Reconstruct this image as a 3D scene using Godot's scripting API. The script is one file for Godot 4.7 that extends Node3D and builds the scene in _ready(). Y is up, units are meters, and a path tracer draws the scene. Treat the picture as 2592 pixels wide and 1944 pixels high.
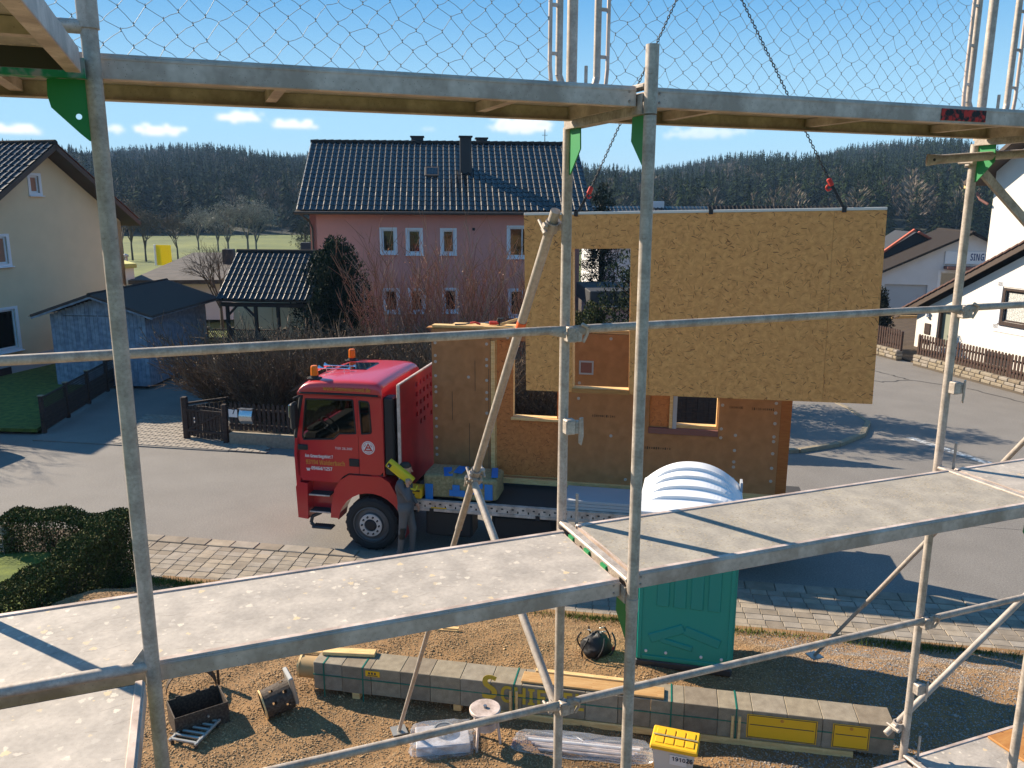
extends Node3D
# World: x right, y up, -z away from the camera; y = 0 is the gravel yard, the street lies at -0.9.
const ROAD := -0.9
var M := {}
var OFF := Vector3.ZERO
var used := {}
var rng := RandomNumberGenerator.new()

func numbered(n: String) -> String:
	if not used.has(n):
		used[n] = 0
		return n
	used[n] += 1
	return "%s_%03d" % [n, used[n]]

func thing(called: String, label: String, cat: String, at := Vector3.ZERO, turn := 0.0, group := "") -> Node3D:
	var o := Node3D.new()
	o.name = numbered(called)
	add_child(o)
	o.position = at
	o.rotation_degrees.y = turn
	tag(o, label, cat, group)
	return o

func tag(o: Node3D, label: String, cat: String, group := "") -> void:
	o.set_meta("label", label)
	o.set_meta("category", cat)
	if group != "":
		o.set_meta("group", group)

func structure(o: Node3D) -> Node3D:
	o.set_meta("kind", "structure")
	return o

func mb() -> SurfaceTool:
	var s := SurfaceTool.new()
	s.begin(Mesh.PRIMITIVE_TRIANGLES)
	return s

func put(s: SurfaceTool, called: String, m: Material, parent: Node = self) -> MeshInstance3D:
	var o := MeshInstance3D.new()
	o.mesh = s.commit()
	o.material_override = m
	o.name = numbered(called) if parent == self else called
	parent.add_child(o, true)
	return o

func inst(mesh: Mesh, called: String, m: Material, parent: Node, xf: Transform3D) -> MeshInstance3D:
	var o := MeshInstance3D.new()
	o.mesh = mesh
	o.material_override = m
	o.name = called
	parent.add_child(o, true)
	o.transform = xf
	return o

# ---- shape helpers: every face is given its outward normal ----
func tri(s: SurfaceTool, a: Vector3, b: Vector3, c: Vector3, out: Vector3) -> void:
	var n := (c - a).cross(b - a)
	if n.length_squared() < 1e-16:
		return
	n = n.normalized()
	if n.dot(out) < 0.0:
		var t := b
		b = c
		c = t
		n = -n
	for p: Vector3 in [a, b, c]:
		s.set_normal(n)
		s.add_vertex(p - OFF)

func quad(s: SurfaceTool, a: Vector3, b: Vector3, c: Vector3, d: Vector3, out: Vector3) -> void:
	tri(s, a, b, c, out)
	tri(s, a, c, d, out)

func bx(s: SurfaceTool, c: Vector3, size: Vector3, b := Basis.IDENTITY) -> void:
	var h := size * 0.5
	for ax in 3:
		for sg: float in [-1.0, 1.0]:
			var n := Vector3.ZERO
			n[ax] = sg
			var u := Vector3.ZERO
			u[(ax + 1) % 3] = h[(ax + 1) % 3]
			var w := Vector3.ZERO
			w[(ax + 2) % 3] = h[(ax + 2) % 3]
			var o := n * h[ax]
			quad(s, c + b * (o - u - w), c + b * (o + u - w), c + b * (o + u + w), c + b * (o - u + w), b * n)

# chamfered box
func cbx(s: SurfaceTool, c: Vector3, size: Vector3, ch: float, b := Basis.IDENTITY) -> void:
	var h := size * 0.5
	var i := Vector3(h.x - ch, h.y - ch, h.z - ch)
	for ax in 3:
		var a1 := (ax + 1) % 3
		var a2 := (ax + 2) % 3
		for sg: float in [-1.0, 1.0]:
			var n := Vector3.ZERO
			n[ax] = sg
			var u := Vector3.ZERO
			u[a1] = i[a1]
			var w := Vector3.ZERO
			w[a2] = i[a2]
			var o := n * h[ax]
			quad(s, c + b * (o - u - w), c + b * (o + u - w), c + b * (o + u + w), c + b * (o - u + w), b * n)
		for s1: float in [-1.0, 1.0]:
			for s2: float in [-1.0, 1.0]:
				var e := Vector3.ZERO
				e[ax] = i[ax]
				var p := Vector3.ZERO
				p[a1] = s1 * h[a1]
				p[a2] = s2 * i[a2]
				var q := Vector3.ZERO
				q[a1] = s1 * i[a1]
				q[a2] = s2 * h[a2]
				var nn := Vector3.ZERO
				nn[a1] = s1
				nn[a2] = s2
				quad(s, c + b * (p - e), c + b * (p + e), c + b * (q + e), c + b * (q - e), b * nn)
	for sx: float in [-1.0, 1.0]:
		for sy: float in [-1.0, 1.0]:
			for sz: float in [-1.0, 1.0]:
				tri(s, c + b * Vector3(sx * h.x, sy * i.y, sz * i.z), c + b * Vector3(sx * i.x, sy * h.y, sz * i.z), c + b * Vector3(sx * i.x, sy * i.y, sz * h.z), b * Vector3(sx, sy, sz))

func frame_of(d: Vector3) -> Basis:
	var y := d.normalized()
	var x := y.cross(Vector3(0, 0, 1) if absf(y.z) < 0.9 else Vector3(1, 0, 0)).normalized()
	return Basis(x, y, x.cross(y))

func tube(s: SurfaceTool, a: Vector3, b: Vector3, r: float, n := 12, r2 := -1.0, caps := true) -> void:
	if r2 < 0.0:
		r2 = r
	var f := frame_of(b - a)
	for k in n:
		var t0 := TAU * k / n
		var t1 := TAU * (k + 1) / n
		var d0 := f.x * cos(t0) + f.z * sin(t0)
		var d1 := f.x * cos(t1) + f.z * sin(t1)
		var p := [a + d0 * r, a + d1 * r, b + d1 * r2, b + d0 * r2]
		var nn := [d0, d1, d1, d0]
		for j: int in [0, 1, 2, 0, 2, 3]:
			s.set_normal(nn[j])
			s.add_vertex(p[j] - OFF)
		if caps:
			tri(s, a, a + d0 * r, a + d1 * r, a - b)
			tri(s, b, b + d0 * r2, b + d1 * r2, b - a)

func path_tube(s: SurfaceTool, pts: Array, r: float, n := 8) -> void:
	for k in pts.size() - 1:
		tube(s, pts[k], pts[k + 1], r, n, -1.0, k == 0 or k == pts.size() - 2)

# thin prism without caps, for wires and twigs
func wire(s: SurfaceTool, a: Vector3, b: Vector3, r: float, r2: float, n := 3) -> void:
	tube(s, a, b, r, n, r2, false)

# polygon (points in the local xy plane of XF) extruded from z = 0 to z = -depth
func prism(s: SurfaceTool, pts: PackedVector2Array, depth: float, xf := Transform3D.IDENTITY, skin := true) -> void:
	var idx := Geometry2D.triangulate_polygon(pts)
	for k in range(0, idx.size(), 3):
		var a := pts[idx[k]]
		var b := pts[idx[k + 1]]
		var c := pts[idx[k + 2]]
		tri(s, xf * Vector3(a.x, a.y, 0), xf * Vector3(b.x, b.y, 0), xf * Vector3(c.x, c.y, 0), xf.basis.z)
		tri(s, xf * Vector3(a.x, a.y, -depth), xf * Vector3(b.x, b.y, -depth), xf * Vector3(c.x, c.y, -depth), -xf.basis.z)
	if not skin:
		return
	var cw := Geometry2D.is_polygon_clockwise(pts)
	for k in pts.size():
		var a := pts[k]
		var b := pts[(k + 1) % pts.size()]
		var o := Vector2(b.y - a.y, a.x - b.x)
		if cw:
			o = -o
		quad(s, xf * Vector3(a.x, a.y, 0), xf * Vector3(b.x, b.y, 0), xf * Vector3(b.x, b.y, -depth), xf * Vector3(a.x, a.y, -depth), xf.basis * Vector3(o.x, o.y, 0))

# wall plate with rectangular holes, pieced from rectangles: x0..x1, y0..y1, front at z = 0, back at -depth; hole = [x0, y0, x1, y1]
func plate(s: SurfaceTool, x0: float, y0: float, x1: float, y1: float, depth: float, holes: Array, xf := Transform3D.IDENTITY) -> void:
	var xs := [x0, x1]
	var ys := [y0, y1]
	for h: Array in holes:
		for k: int in [0, 2]:
			if h[k] > x0 and h[k] < x1 and not xs.has(h[k]):
				xs.append(h[k])
			if h[k + 1] > y0 and h[k + 1] < y1 and not ys.has(h[k + 1]):
				ys.append(h[k + 1])
	xs.sort()
	ys.sort()
	for i in xs.size() - 1:
		for j in ys.size() - 1:
			var cx: float = (xs[i] + xs[i + 1]) * 0.5
			var cy: float = (ys[j] + ys[j + 1]) * 0.5
			var inside := false
			for h: Array in holes:
				if cx > h[0] and cx < h[2] and cy > h[1] and cy < h[3]:
					inside = true
			if inside:
				continue
			for z: float in [0.0, -depth]:
				quad(s, xf * Vector3(xs[i], ys[j], z), xf * Vector3(xs[i + 1], ys[j], z), xf * Vector3(xs[i + 1], ys[j + 1], z), xf * Vector3(xs[i], ys[j + 1], z), xf.basis * Vector3(0, 0, 1.0 if z == 0.0 else -1.0))
	var rects := [[x0, y0, x1, y1, 1.0]]
	for h: Array in holes:
		rects.append([maxf(h[0], x0), maxf(h[1], y0), minf(h[2], x1), minf(h[3], y1), -1.0])
	for r: Array in rects:
		var p := [Vector2(r[0], r[1]), Vector2(r[2], r[1]), Vector2(r[2], r[3]), Vector2(r[0], r[3])]
		var nn := [Vector2(0, -1), Vector2(1, 0), Vector2(0, 1), Vector2(-1, 0)]
		for k in 4:
			var a: Vector2 = p[k]
			var b: Vector2 = p[(k + 1) % 4]
			var o: Vector2 = nn[k] * float(r[4])
			quad(s, xf * Vector3(a.x, a.y, 0), xf * Vector3(b.x, b.y, 0), xf * Vector3(b.x, b.y, -depth), xf * Vector3(a.x, a.y, -depth), xf.basis * Vector3(o.x, o.y, 0))

# smooth surface through a grid of points (rows of equal length)
func surf(s: SurfaceTool, g: Array, inside: Vector3, close_u := false) -> void:
	var nv := g.size()
	var nu: int = g[0].size()
	var nrm := []
	for i in nv:
		var row := []
		for j in nu:
			var j0 := (j - 1 + nu) % nu if close_u else maxi(j - 1, 0)
			var j1 := (j + 1) % nu if close_u else mini(j + 1, nu - 1)
			var du: Vector3 = g[i][j1] - g[i][j0]
			var dv: Vector3 = g[mini(i + 1, nv - 1)][j] - g[maxi(i - 1, 0)][j]
			var n := du.cross(dv).normalized()
			if n.length_squared() < 0.5:
				n = (g[i][j] - inside).normalized()
			if n.dot(g[i][j] - inside) < 0.0:
				n = -n
			row.append(n)
		nrm.append(row)
	for i in nv - 1:
		for j in (nu if close_u else nu - 1):
			var k := (j + 1) % nu
			var p := [g[i][j], g[i][k], g[i + 1][k], g[i + 1][j]]
			var n := [nrm[i][j], nrm[i][k], nrm[i + 1][k], nrm[i + 1][j]]
			var fl: bool = ((p[2] - p[0]).cross(p[1] - p[0]) + (p[3] - p[0]).cross(p[2] - p[0])).dot(n[0] + n[1] + n[2] + n[3]) < 0.0
			for q: int in ([0, 2, 1, 0, 3, 2] if fl else [0, 1, 2, 0, 2, 3]):
				s.set_normal(n[q])
				s.add_vertex(p[q] - OFF)

# profile of (radius, height) turned round the y axis of XF
func lathe(s: SurfaceTool, prof: Array, n: int, xf := Transform3D.IDENTITY) -> void:
	for k in prof.size() - 1:
		var a: Vector2 = prof[k]
		var b: Vector2 = prof[k + 1]
		var o := Vector2(b.y - a.y, a.x - b.x).normalized()
		for j in n:
			var t0 := TAU * j / n
			var t1 := TAU * (j + 1) / n
			var d0 := Vector3(cos(t0), 0, sin(t0))
			var d1 := Vector3(cos(t1), 0, sin(t1))
			var p := [xf * (d0 * a.x + Vector3(0, a.y, 0)), xf * (d1 * a.x + Vector3(0, a.y, 0)), xf * (d1 * b.x + Vector3(0, b.y, 0)), xf * (d0 * b.x + Vector3(0, b.y, 0))]
			var nn := [xf.basis * (d0 * o.x + Vector3(0, o.y, 0)), xf.basis * (d1 * o.x + Vector3(0, o.y, 0))]
			var ns := [nn[0], nn[1], nn[1], nn[0]]
			for q: int in [0, 1, 2, 0, 2, 3]:
				s.set_normal(ns[q].normalized())
				s.add_vertex(p[q] - OFF)

func lettering(text: String, height: float, m: Material, called: String, parent: Node, at: Vector3, turn := 0.0, width := -1.0, weight := 700, font := "Droid Sans") -> MeshInstance3D:
	var f := SystemFont.new()
	f.font_names = PackedStringArray([font])
	f.font_weight = weight
	var t := TextMesh.new()
	t.font = f
	t.text = text
	t.font_size = 64
	t.pixel_size = height / 46.0
	t.depth = 0.003
	t.curve_step = 2.0
	t.horizontal_alignment = HORIZONTAL_ALIGNMENT_LEFT
	t.vertical_alignment = VERTICAL_ALIGNMENT_BOTTOM
	var o := MeshInstance3D.new()
	o.mesh = t
	o.material_override = m
	o.name = called
	parent.add_child(o, true)
	o.position = at
	o.rotation_degrees.y = turn
	if width > 0.0:
		var w := t.get_aabb().size.x
		if w > 0.0:
			o.scale.x = width / w
	return o

# foliage: many small faces in one mesh
func leaves_mesh(v: PackedVector3Array, n: PackedVector3Array, c: PackedColorArray) -> ArrayMesh:
	var a := []
	a.resize(Mesh.ARRAY_MAX)
	a[Mesh.ARRAY_VERTEX] = v
	a[Mesh.ARRAY_NORMAL] = n
	a[Mesh.ARRAY_COLOR] = c
	var am := ArrayMesh.new()
	am.add_surface_from_arrays(Mesh.PRIMITIVE_TRIANGLES, a)
	return am

class Leaves:
	var v := PackedVector3Array()
	var n := PackedVector3Array()
	var c := PackedColorArray()
	func leaf(p: Vector3, dir: Vector3, side: Vector3, col: Color) -> void:
		var nn := dir.cross(side).normalized()
		v.append_array([p - side, p + side, p + dir])
		n.append_array([nn, nn, nn])
		c.append_array([col, col, col])
	func blade(p: Vector3, dir: Vector3, side: Vector3, col: Color) -> void:
		var nn := dir.cross(side).normalized()
		var m := p + dir * 0.5
		v.append_array([p, m + side, p + dir, p, p + dir, m - side])
		for k in 6:
			n.append(nn)
			c.append(col)

func rvec() -> Vector3:
	var z := rng.randf_range(-1, 1)
	var t := rng.randf() * TAU
	var r := sqrt(1.0 - z * z)
	return Vector3(r * cos(t), z, r * sin(t))

# ---- textures and materials ----
func noise_bytes(size: int, freq: float, oct: int, sd: int, kind := FastNoiseLite.TYPE_SIMPLEX_SMOOTH) -> PackedByteArray:
	var f := FastNoiseLite.new()
	f.seed = sd
	f.frequency = freq
	f.noise_type = kind
	f.fractal_octaves = oct
	var im := f.get_seamless_image(size, size, false, false, 0.12, true)
	im.convert(Image.FORMAT_L8)
	return im.get_data()

# two-tone texture; layers = [[frequency, octaves, weight], ...]; speck: share of pixels given a random third tone
func duo(ca: Color, cb: Color, layers: Array, size := 512, contrast := 1.4, stretch := 1, speck := 0.0, cs := Color.WHITE, sd := 1) -> Image:
	var ls := []
	var tot := 0.0
	for k in layers.size():
		ls.append(noise_bytes(size, layers[k][0], layers[k][1], sd + k * 7))
		tot += layers[k][2]
	var d := PackedByteArray()
	d.resize(size * size * 3)
	var r := RandomNumberGenerator.new()
	r.seed = sd
	for y in size:
		for x in size:
			var sx := (x / stretch) if stretch > 1 else x
			var t := 0.0
			for k in ls.size():
				t += ls[k][y * size + sx] * float(layers[k][2])
			t = clampf((t / tot / 255.0 - 0.5) * contrast + 0.5, 0.0, 1.0)
			var c := ca.lerp(cb, t)
			if speck > 0.0 and r.randf() < speck:
				c = c.lerp(cs, r.randf_range(0.3, 1.0))
			var i := (y * size + x) * 3
			d[i] = int(c.r * 255.0)
			d[i + 1] = int(c.g * 255.0)
			d[i + 2] = int(c.b * 255.0)
	return Image.create_from_data(size, size, false, Image.FORMAT_RGB8, d)

func mix_px(im: Image, x: int, y: int, c: Color, a: float) -> void:
	var w := im.get_width()
	x = posmod(x, w)
	y = posmod(y, w)
	im.set_pixel(x, y, im.get_pixel(x, y).lerp(c, a))

func strand(im: Image, cx: float, cy: float, ang: float, ln: float, wd: float, c: Color, a: float) -> void:
	var d := Vector2(cos(ang), sin(ang))
	var e := Vector2(-d.y, d.x)
	var seen := {}
	for i in range(int(-ln), int(ln) + 1):
		var taper := 1.0 - pow(absf(i / maxf(ln, 1.0)), 6.0)
		for j in range(int(-wd * taper), int(wd * taper) + 1):
			var p := Vector2(cx, cy) + d * (i * 0.5) + e * (j * 0.5)
			var key := Vector2i(p)
			if not seen.has(key):
				seen[key] = 1
				mix_px(im, key.x, key.y, c, a)

func blob(im: Image, cx: float, cy: float, r: float, c: Color, a: float) -> void:
	var p0 := rng.randf() * TAU
	var e := rng.randf_range(0.5, 1.0)
	var rot := rng.randf() * PI
	var R := int(r * 1.3) + 1
	for dy in range(-R, R + 1):
		for dx in range(-R, R + 1):
			var q := Vector2(dx, dy).rotated(rot)
			q.y /= e
			var an := q.angle()
			if q.length() < r * (0.85 + 0.15 * sin(an * 3.0 + p0) + 0.12 * sin(an * 7.0 + p0 * 3.0)):
				mix_px(im, int(cx) + dx, int(cy) + dy, c, a)

func srgb(lr: float, lg: float, lb: float) -> Color:
	return Color(lr, lg, lb).linear_to_srgb()

func mat(c: Color, rough := 0.8, metal := 0.0, im: Image = null, metres := 1.0, world := false, bump := 0.0) -> StandardMaterial3D:
	var m := StandardMaterial3D.new()
	m.albedo_color = c
	m.roughness = rough
	m.metallic = metal
	m.cull_mode = BaseMaterial3D.CULL_DISABLED
	if im != null:
		m.albedo_texture = ImageTexture.create_from_image(im)
		m.uv1_triplanar = true
		m.uv1_world_triplanar = world
		m.uv1_scale = Vector3.ONE / metres
		if bump > 0.0:
			m.normal_enabled = true
			var g: Image = im.duplicate()
			g.bump_map_to_normal_map(bump)
			m.normal_texture = ImageTexture.create_from_image(g)
	return m

# same texture, other tint or finish
func vary(m: StandardMaterial3D, tint: Color, rough := -1.0) -> StandardMaterial3D:
	var k: StandardMaterial3D = m.duplicate()
	k.albedo_color = tint
	if rough >= 0.0:
		k.roughness = rough
	return k

func make_materials() -> void:
	var W := Color.WHITE
	# galvanised tube: mottled zinc with mortar and rust stains
	var galv := duo(Color(0.56, 0.54, 0.52), Color(0.75, 0.735, 0.72), [[0.012, 3, 1.0], [0.06, 3, 0.7]], 512, 1.7, 1, 0.015, Color(0.3, 0.27, 0.24), 3)
	for k in 60:
		blob(galv, rng.randf() * 512, rng.randf() * 512, rng.randf_range(1, 7), Color(0.77, 0.75, 0.71), rng.randf_range(0.2, 0.7))
	for k in 40:
		blob(galv, rng.randf() * 512, rng.randf() * 512, rng.randf_range(1, 4), Color(0.35, 0.28, 0.22), rng.randf_range(0.2, 0.6))
	M.galv = mat(Color(1.0, 0.965, 0.93), 0.55, 0.12, galv, 0.6, false, 1.2)
	M.alu = mat(Color(1.0, 0.95, 0.92), 0.5, 0.1, duo(Color(0.64, 0.60, 0.57), Color(0.82, 0.79, 0.77), [[0.008, 3, 1.0], [0.05, 2, 0.4]], 512, 1.8, 1, 0.006, Color(0.35, 0.3, 0.28), 5), 0.9)
	# walked-on deck boards with mortar splashes
	var deck := duo(Color(0.57, 0.56, 0.55), Color(0.70, 0.685, 0.67), [[0.006, 4, 1.0], [0.04, 3, 0.5]], 1024, 1.5, 1, 0.01, Color(0.4, 0.38, 0.36), 9)
	for k in 950:
		var cc: Color = [Color(0.83, 0.81, 0.77), Color(0.78, 0.76, 0.73), Color(0.8, 0.73, 0.6), Color(0.70, 0.69, 0.68)][rng.randi() % 4]
		blob(deck, rng.randf() * 1024, rng.randf() * 1024, minf(1.0 + pow(rng.randf(), 5.0) * 16.0, 14.0), cc, rng.randf_range(0.3, 0.85))
	for k in 90:
		strand(deck, rng.randf() * 1024, rng.randf() * 1024, rng.randf_range(-0.3, 0.3), rng.randf_range(20, 70), 2, Color(0.36, 0.34, 0.32), 0.35)
	M.deck = mat(Color(1.0, 0.975, 0.945), 0.75, 0.0, deck, 1.15, false, 1.5)
	# board strewn with trodden wood shavings
	var shav := duo(Color(0.52, 0.50, 0.47), Color(0.64, 0.615, 0.57), [[0.006, 4, 1.0], [0.05, 3, 0.6]], 1024, 1.5, 1, 0.01, Color(0.4, 0.36, 0.32), 12)
	var dens := noise_bytes(1024, 0.004, 3, 77)
	for k in 12000:
		var px := rng.randi() % 1024
		var py := rng.randi() % 1024
		if dens[py * 1024 + px] / 255.0 < rng.randf_range(0.3, 0.75):
			continue
		var cc: Color = [Color(0.75, 0.69, 0.56), Color(0.68, 0.61, 0.47), Color(0.6, 0.54, 0.43), Color(0.38, 0.32, 0.24)][rng.randi() % 4]
		strand(shav, px, py, rng.randf_range(-0.5, 0.6), rng.randf_range(3, 12), rng.randf_range(1, 3), cc, rng.randf_range(0.3, 0.75))
	M.shav = mat(W, 0.85, 0.0, shav, 1.15, false, 1.5)
	M.green = mat(srgb(0.01, 0.22, 0.06), 0.55)
	M.greenworn = mat(W, 0.6, 0.2, duo(Color(0.05, 0.5, 0.3), Color(0.55, 0.56, 0.53), [[0.02, 4, 1.0]], 256, 3.0, 1, 0.0, W, 15), 0.35)
	M.wire = mat(srgb(0.20, 0.24, 0.26), 0.6, 0.2)
	M.black = mat(srgb(0.012, 0.012, 0.014), 0.6)
	M.rubber = mat(srgb(0.02, 0.02, 0.021), 0.85)
	M.steel = mat(srgb(0.32, 0.32, 0.33), 0.35, 0.85)
	M.chrome = mat(srgb(0.75, 0.75, 0.77), 0.12, 1.0)
	M.dark_steel = mat(srgb(0.05, 0.052, 0.055), 0.5, 0.3)
	# OSB: overlapping strands
	var osb := duo(Color(0.81, 0.645, 0.44), Color(0.90, 0.745, 0.53), [[0.02, 3, 1.0]], 1024, 1.4, 1, 0.0, W, 21)
	for k in 5200:
		var t := rng.randf()
		var cc := Color(0.66, 0.48, 0.28).lerp(Color(0.94, 0.80, 0.57), t)
		if rng.randf() < 0.10:
			cc = Color(0.42, 0.27, 0.14)
		strand(osb, rng.randf() * 1024, rng.randf() * 1024, rng.randfn(0.0, 0.9), rng.randf_range(14, 40), rng.randf_range(2, 7), cc, rng.randf_range(0.1, 0.34))
	for k in 380:
		strand(osb, rng.randf() * 1024, rng.randf() * 1024, rng.randfn(0.3, 0.8), rng.randf_range(8, 34), rng.randf_range(1.5, 3.6), Color(0.27, 0.16, 0.08), rng.randf_range(0.4, 0.8))
	M.osb = mat(Color(1.0, 0.87, 0.72), 0.7, 0.0, osb, 2.6, false, 1.0)
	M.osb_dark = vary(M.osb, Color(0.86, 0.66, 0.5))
	# wood-fibre insulation board
	M.fibre = mat(W, 0.9, 0.0, duo(Color(0.60, 0.42, 0.26), Color(0.70, 0.50, 0.32), [[0.005, 3, 1.0], [0.12, 3, 0.8]], 512, 1.5, 1, 0.03, Color(0.42, 0.26, 0.15), 31), 0.8)
	# planed spruce: grain stretched along x
	var wood := duo(Color(0.80, 0.63, 0.40), Color(0.90, 0.77, 0.55), [[0.03, 4, 1.0], [0.2, 2, 0.5]], 512, 1.8, 8, 0.0, W, 41)
	for k in 14:
		blob(wood, rng.randf() * 512, rng.randf() * 512, rng.randf_range(3, 7), Color(0.55, 0.35, 0.18), 0.7)
	M.wood = mat(W, 0.7, 0.0, wood, 0.7)
	M.ply = vary(M.wood, Color(0.78, 0.66, 0.52))
	M.washer = mat(srgb(0.42, 0.38, 0.33), 0.6)
	# ground
	var asp := duo(Color(0.38, 0.365, 0.35), Color(0.50, 0.485, 0.465), [[0.004, 4, 0.35], [0.15, 3, 1.2]], 1024, 1.4, 1, 0.06, Color(0.62, 0.6, 0.57), 51)
	M.asphalt = mat(W, 0.9, 0.0, asp, 6.0, true, 1.0)
	M.tar = mat(srgb(0.035, 0.034, 0.034), 0.8)
	M.paint = mat(W, 0.8, 0.0, duo(Color(0.55, 0.54, 0.52), Color(0.86, 0.86, 0.84), [[0.03, 4, 1.0]], 256, 2.6, 1, 0.0, W, 53), 1.2, true)
	var gra := duo(Color(0.40, 0.295, 0.18), Color(0.60, 0.465, 0.30), [[0.006, 4, 0.5], [0.16, 3, 1.3]], 1024, 1.7, 1, 0.12, Color(0.72, 0.61, 0.48), 61)
	M.gravel = mat(W, 0.95, 0.0, gra, 3.0, true, 2.0)
	M.stone = mat(W, 0.9)
	M.stone.vertex_color_use_as_albedo = true
	M.paver = mat(W, 0.9, 0.0, duo(Color(0.49, 0.46, 0.42), Color(0.60, 0.565, 0.52), [[0.008, 4, 1.0], [0.12, 3, 0.6]], 512, 1.5, 1, 0.03, Color(0.4, 0.37, 0.33), 71), 1.4, true, 0.8)
	M.joint = mat(srgb(0.10, 0.08, 0.06), 0.95)
	M.concrete = mat(W, 0.92, 0.0, duo(Color(0.47, 0.43, 0.37), Color(0.61, 0.57, 0.50), [[0.01, 4, 1.0], [0.2, 3, 1.2]], 512, 1.7, 1, 0.08, Color(0.36, 0.33, 0.29), 73), 0.8, false, 1.5)
	M.concrete_b = vary(M.concrete, Color(0.92, 0.9, 0.88))
	M.concrete_c = vary(M.concrete, Color(1.0, 0.99, 0.96))
	M.land = mat(W, 0.95, 0.0, duo(Color(0.27, 0.32, 0.12), Color(0.43, 0.45, 0.20), [[0.004, 4, 1.0], [0.05, 4, 0.8]], 1024, 1.8, 1, 0.0, W, 81), 90.0, true)
	M.forest_floor = mat(W, 0.95, 0.0, duo(Color(0.09, 0.11, 0.08), Color(0.15, 0.17, 0.11), [[0.02, 4, 1.0]], 256, 1.6, 1, 0.0, W, 82), 60.0, true)
	M.soil = mat(W, 0.95, 0.0, duo(Color(0.20, 0.155, 0.11), Color(0.33, 0.265, 0.19), [[0.01, 4, 1.0], [0.15, 3, 1.0]], 512, 1.6, 1, 0.05, Color(0.5, 0.44, 0.34), 83), 3.0, true, 1.5)
	M.lawn = mat(W, 0.95, 0.0, duo(Color(0.22, 0.29, 0.08), Color(0.42, 0.46, 0.15), [[0.02, 4, 1.0], [0.2, 2, 0.8]], 512, 1.6, 1, 0.0, W, 85), 3.0, true)
	M.leaf = mat(W, 0.7)
	M.leaf.vertex_color_use_as_albedo = true
	M.leaf.metallic_specular = 0.2
	M.leaf.backlight_enabled = true
	M.leaf.backlight = Color(0.03, 0.035, 0.012)
	M.needle = mat(W, 0.9)
	M.needle.vertex_color_use_as_albedo = true
	M.needle.metallic_specular = 0.1
	M.twig = mat(W, 0.85)
	M.twig.vertex_color_use_as_albedo = true
	# walls
	var st := duo(Color(0.94, 0.94, 0.94), Color(1, 1, 1), [[0.006, 4, 0.6], [0.2, 3, 0.8]], 512, 1.3, 1, 0.0, W, 91)
	M.pink = mat(srgb(0.62, 0.27, 0.225), 0.9, 0.0, st, 3.0, false, 0.5)
	M.beige = vary(M.pink, srgb(0.66, 0.52, 0.34))
	M.white = vary(M.pink, srgb(0.72, 0.69, 0.63))
	M.white2 = vary(M.pink, srgb(0.62, 0.61, 0.62))
	M.greywall = vary(M.pink, srgb(0.40, 0.42, 0.45))
	M.frame_white = mat(srgb(0.66, 0.67, 0.70), 0.4)
	M.glass = mat(Color(0.03, 0.04, 0.045), 0.04)
	M.glass.metallic_specular = 0.7
	M.curtain = mat(W, 0.9, 0.0, duo(Color(0.55, 0.56, 0.55), Color(0.8, 0.8, 0.78), [[0.03, 2, 1.0]], 256, 2.0, 1, 0.0, W, 93), 0.5)
	M.blind = mat(srgb(0.35, 0.15, 0.09), 0.7)
	M.tile = mat(srgb(0.012, 0.012, 0.013), 0.26)
	M.tile.metallic_specular = 0.5
	M.tile_b = mat(srgb(0.015, 0.014, 0.014), 0.34)
	M.tile_b.metallic_specular = 0.45
	M.tile_matt = mat(srgb(0.035, 0.03, 0.028), 0.9)
	M.tile_matt.metallic_specular = 0.15
	M.tile_red = mat(srgb(0.22, 0.08, 0.045), 0.8)
	M.verge = mat(srgb(0.10, 0.05, 0.04), 0.8)
	M.chimney = mat(srgb(0.022, 0.023, 0.027), 0.7)
	M.fascia = mat(srgb(0.06, 0.04, 0.03), 0.7)
	M.brown = mat(W, 0.75, 0.0, duo(Color(0.14, 0.09, 0.07), Color(0.24, 0.16, 0.12), [[0.03, 3, 1.0]], 256, 1.5, 4, 0.0, W, 95), 0.6)
	M.picket = vary(M.brown, Color(1.1, 1.0, 0.95))
	M.shed_roof = mat(srgb(0.085, 0.065, 0.058), 0.95)
	M.shed_roof.metallic_specular = 0.1
	M.shed = mat(W, 0.85, 0.0, duo(Color(0.42, 0.46, 0.52), Color(0.54, 0.58, 0.64), [[0.02, 3, 1.0]], 256, 1.5, 1, 0.0, W, 97), 1.5)
	M.sheet = mat(W, 0.8, 0.0, duo(Color(0.21, 0.185, 0.17), Color(0.28, 0.25, 0.23), [[0.01, 3, 1.0]], 256, 1.5, 1, 0.0, W, 98), 3.0)
	# truck
	M.red = mat(srgb(0.50, 0.018, 0.026), 0.35)
	M.red.clearcoat_enabled = true
	M.red.clearcoat = 0.7
	M.red.clearcoat_roughness = 0.08
	M.redboard = mat(W, 0.5, 0.0, duo(Color(0.58, 0.09, 0.11), Color(0.68, 0.12, 0.14), [[0.01, 3, 1.0], [0.1, 3, 0.5]], 256, 1.6, 1, 0.01, Color(0.7, 0.5, 0.45), 101), 1.5)
	M.signal = mat(srgb(0.75, 0.17, 0.005), 0.25)
	M.signal.backlight_enabled = true
	M.signal.backlight = Color(0.4, 0.1, 0.0)
	M.cabin = mat(srgb(0.03, 0.034, 0.033), 0.7)
	M.cabin_grey = mat(srgb(0.16, 0.18, 0.17), 0.6)
	M.pane = mat(Color(0.02, 0.03, 0.028, 0.5), 0.02)
	M.pane.transparency = BaseMaterial3D.TRANSPARENCY_ALPHA
	M.gold = mat(srgb(0.55, 0.22, 0.03), 0.6)
	M.offwhite = mat(srgb(0.7, 0.68, 0.66), 0.6)
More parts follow.
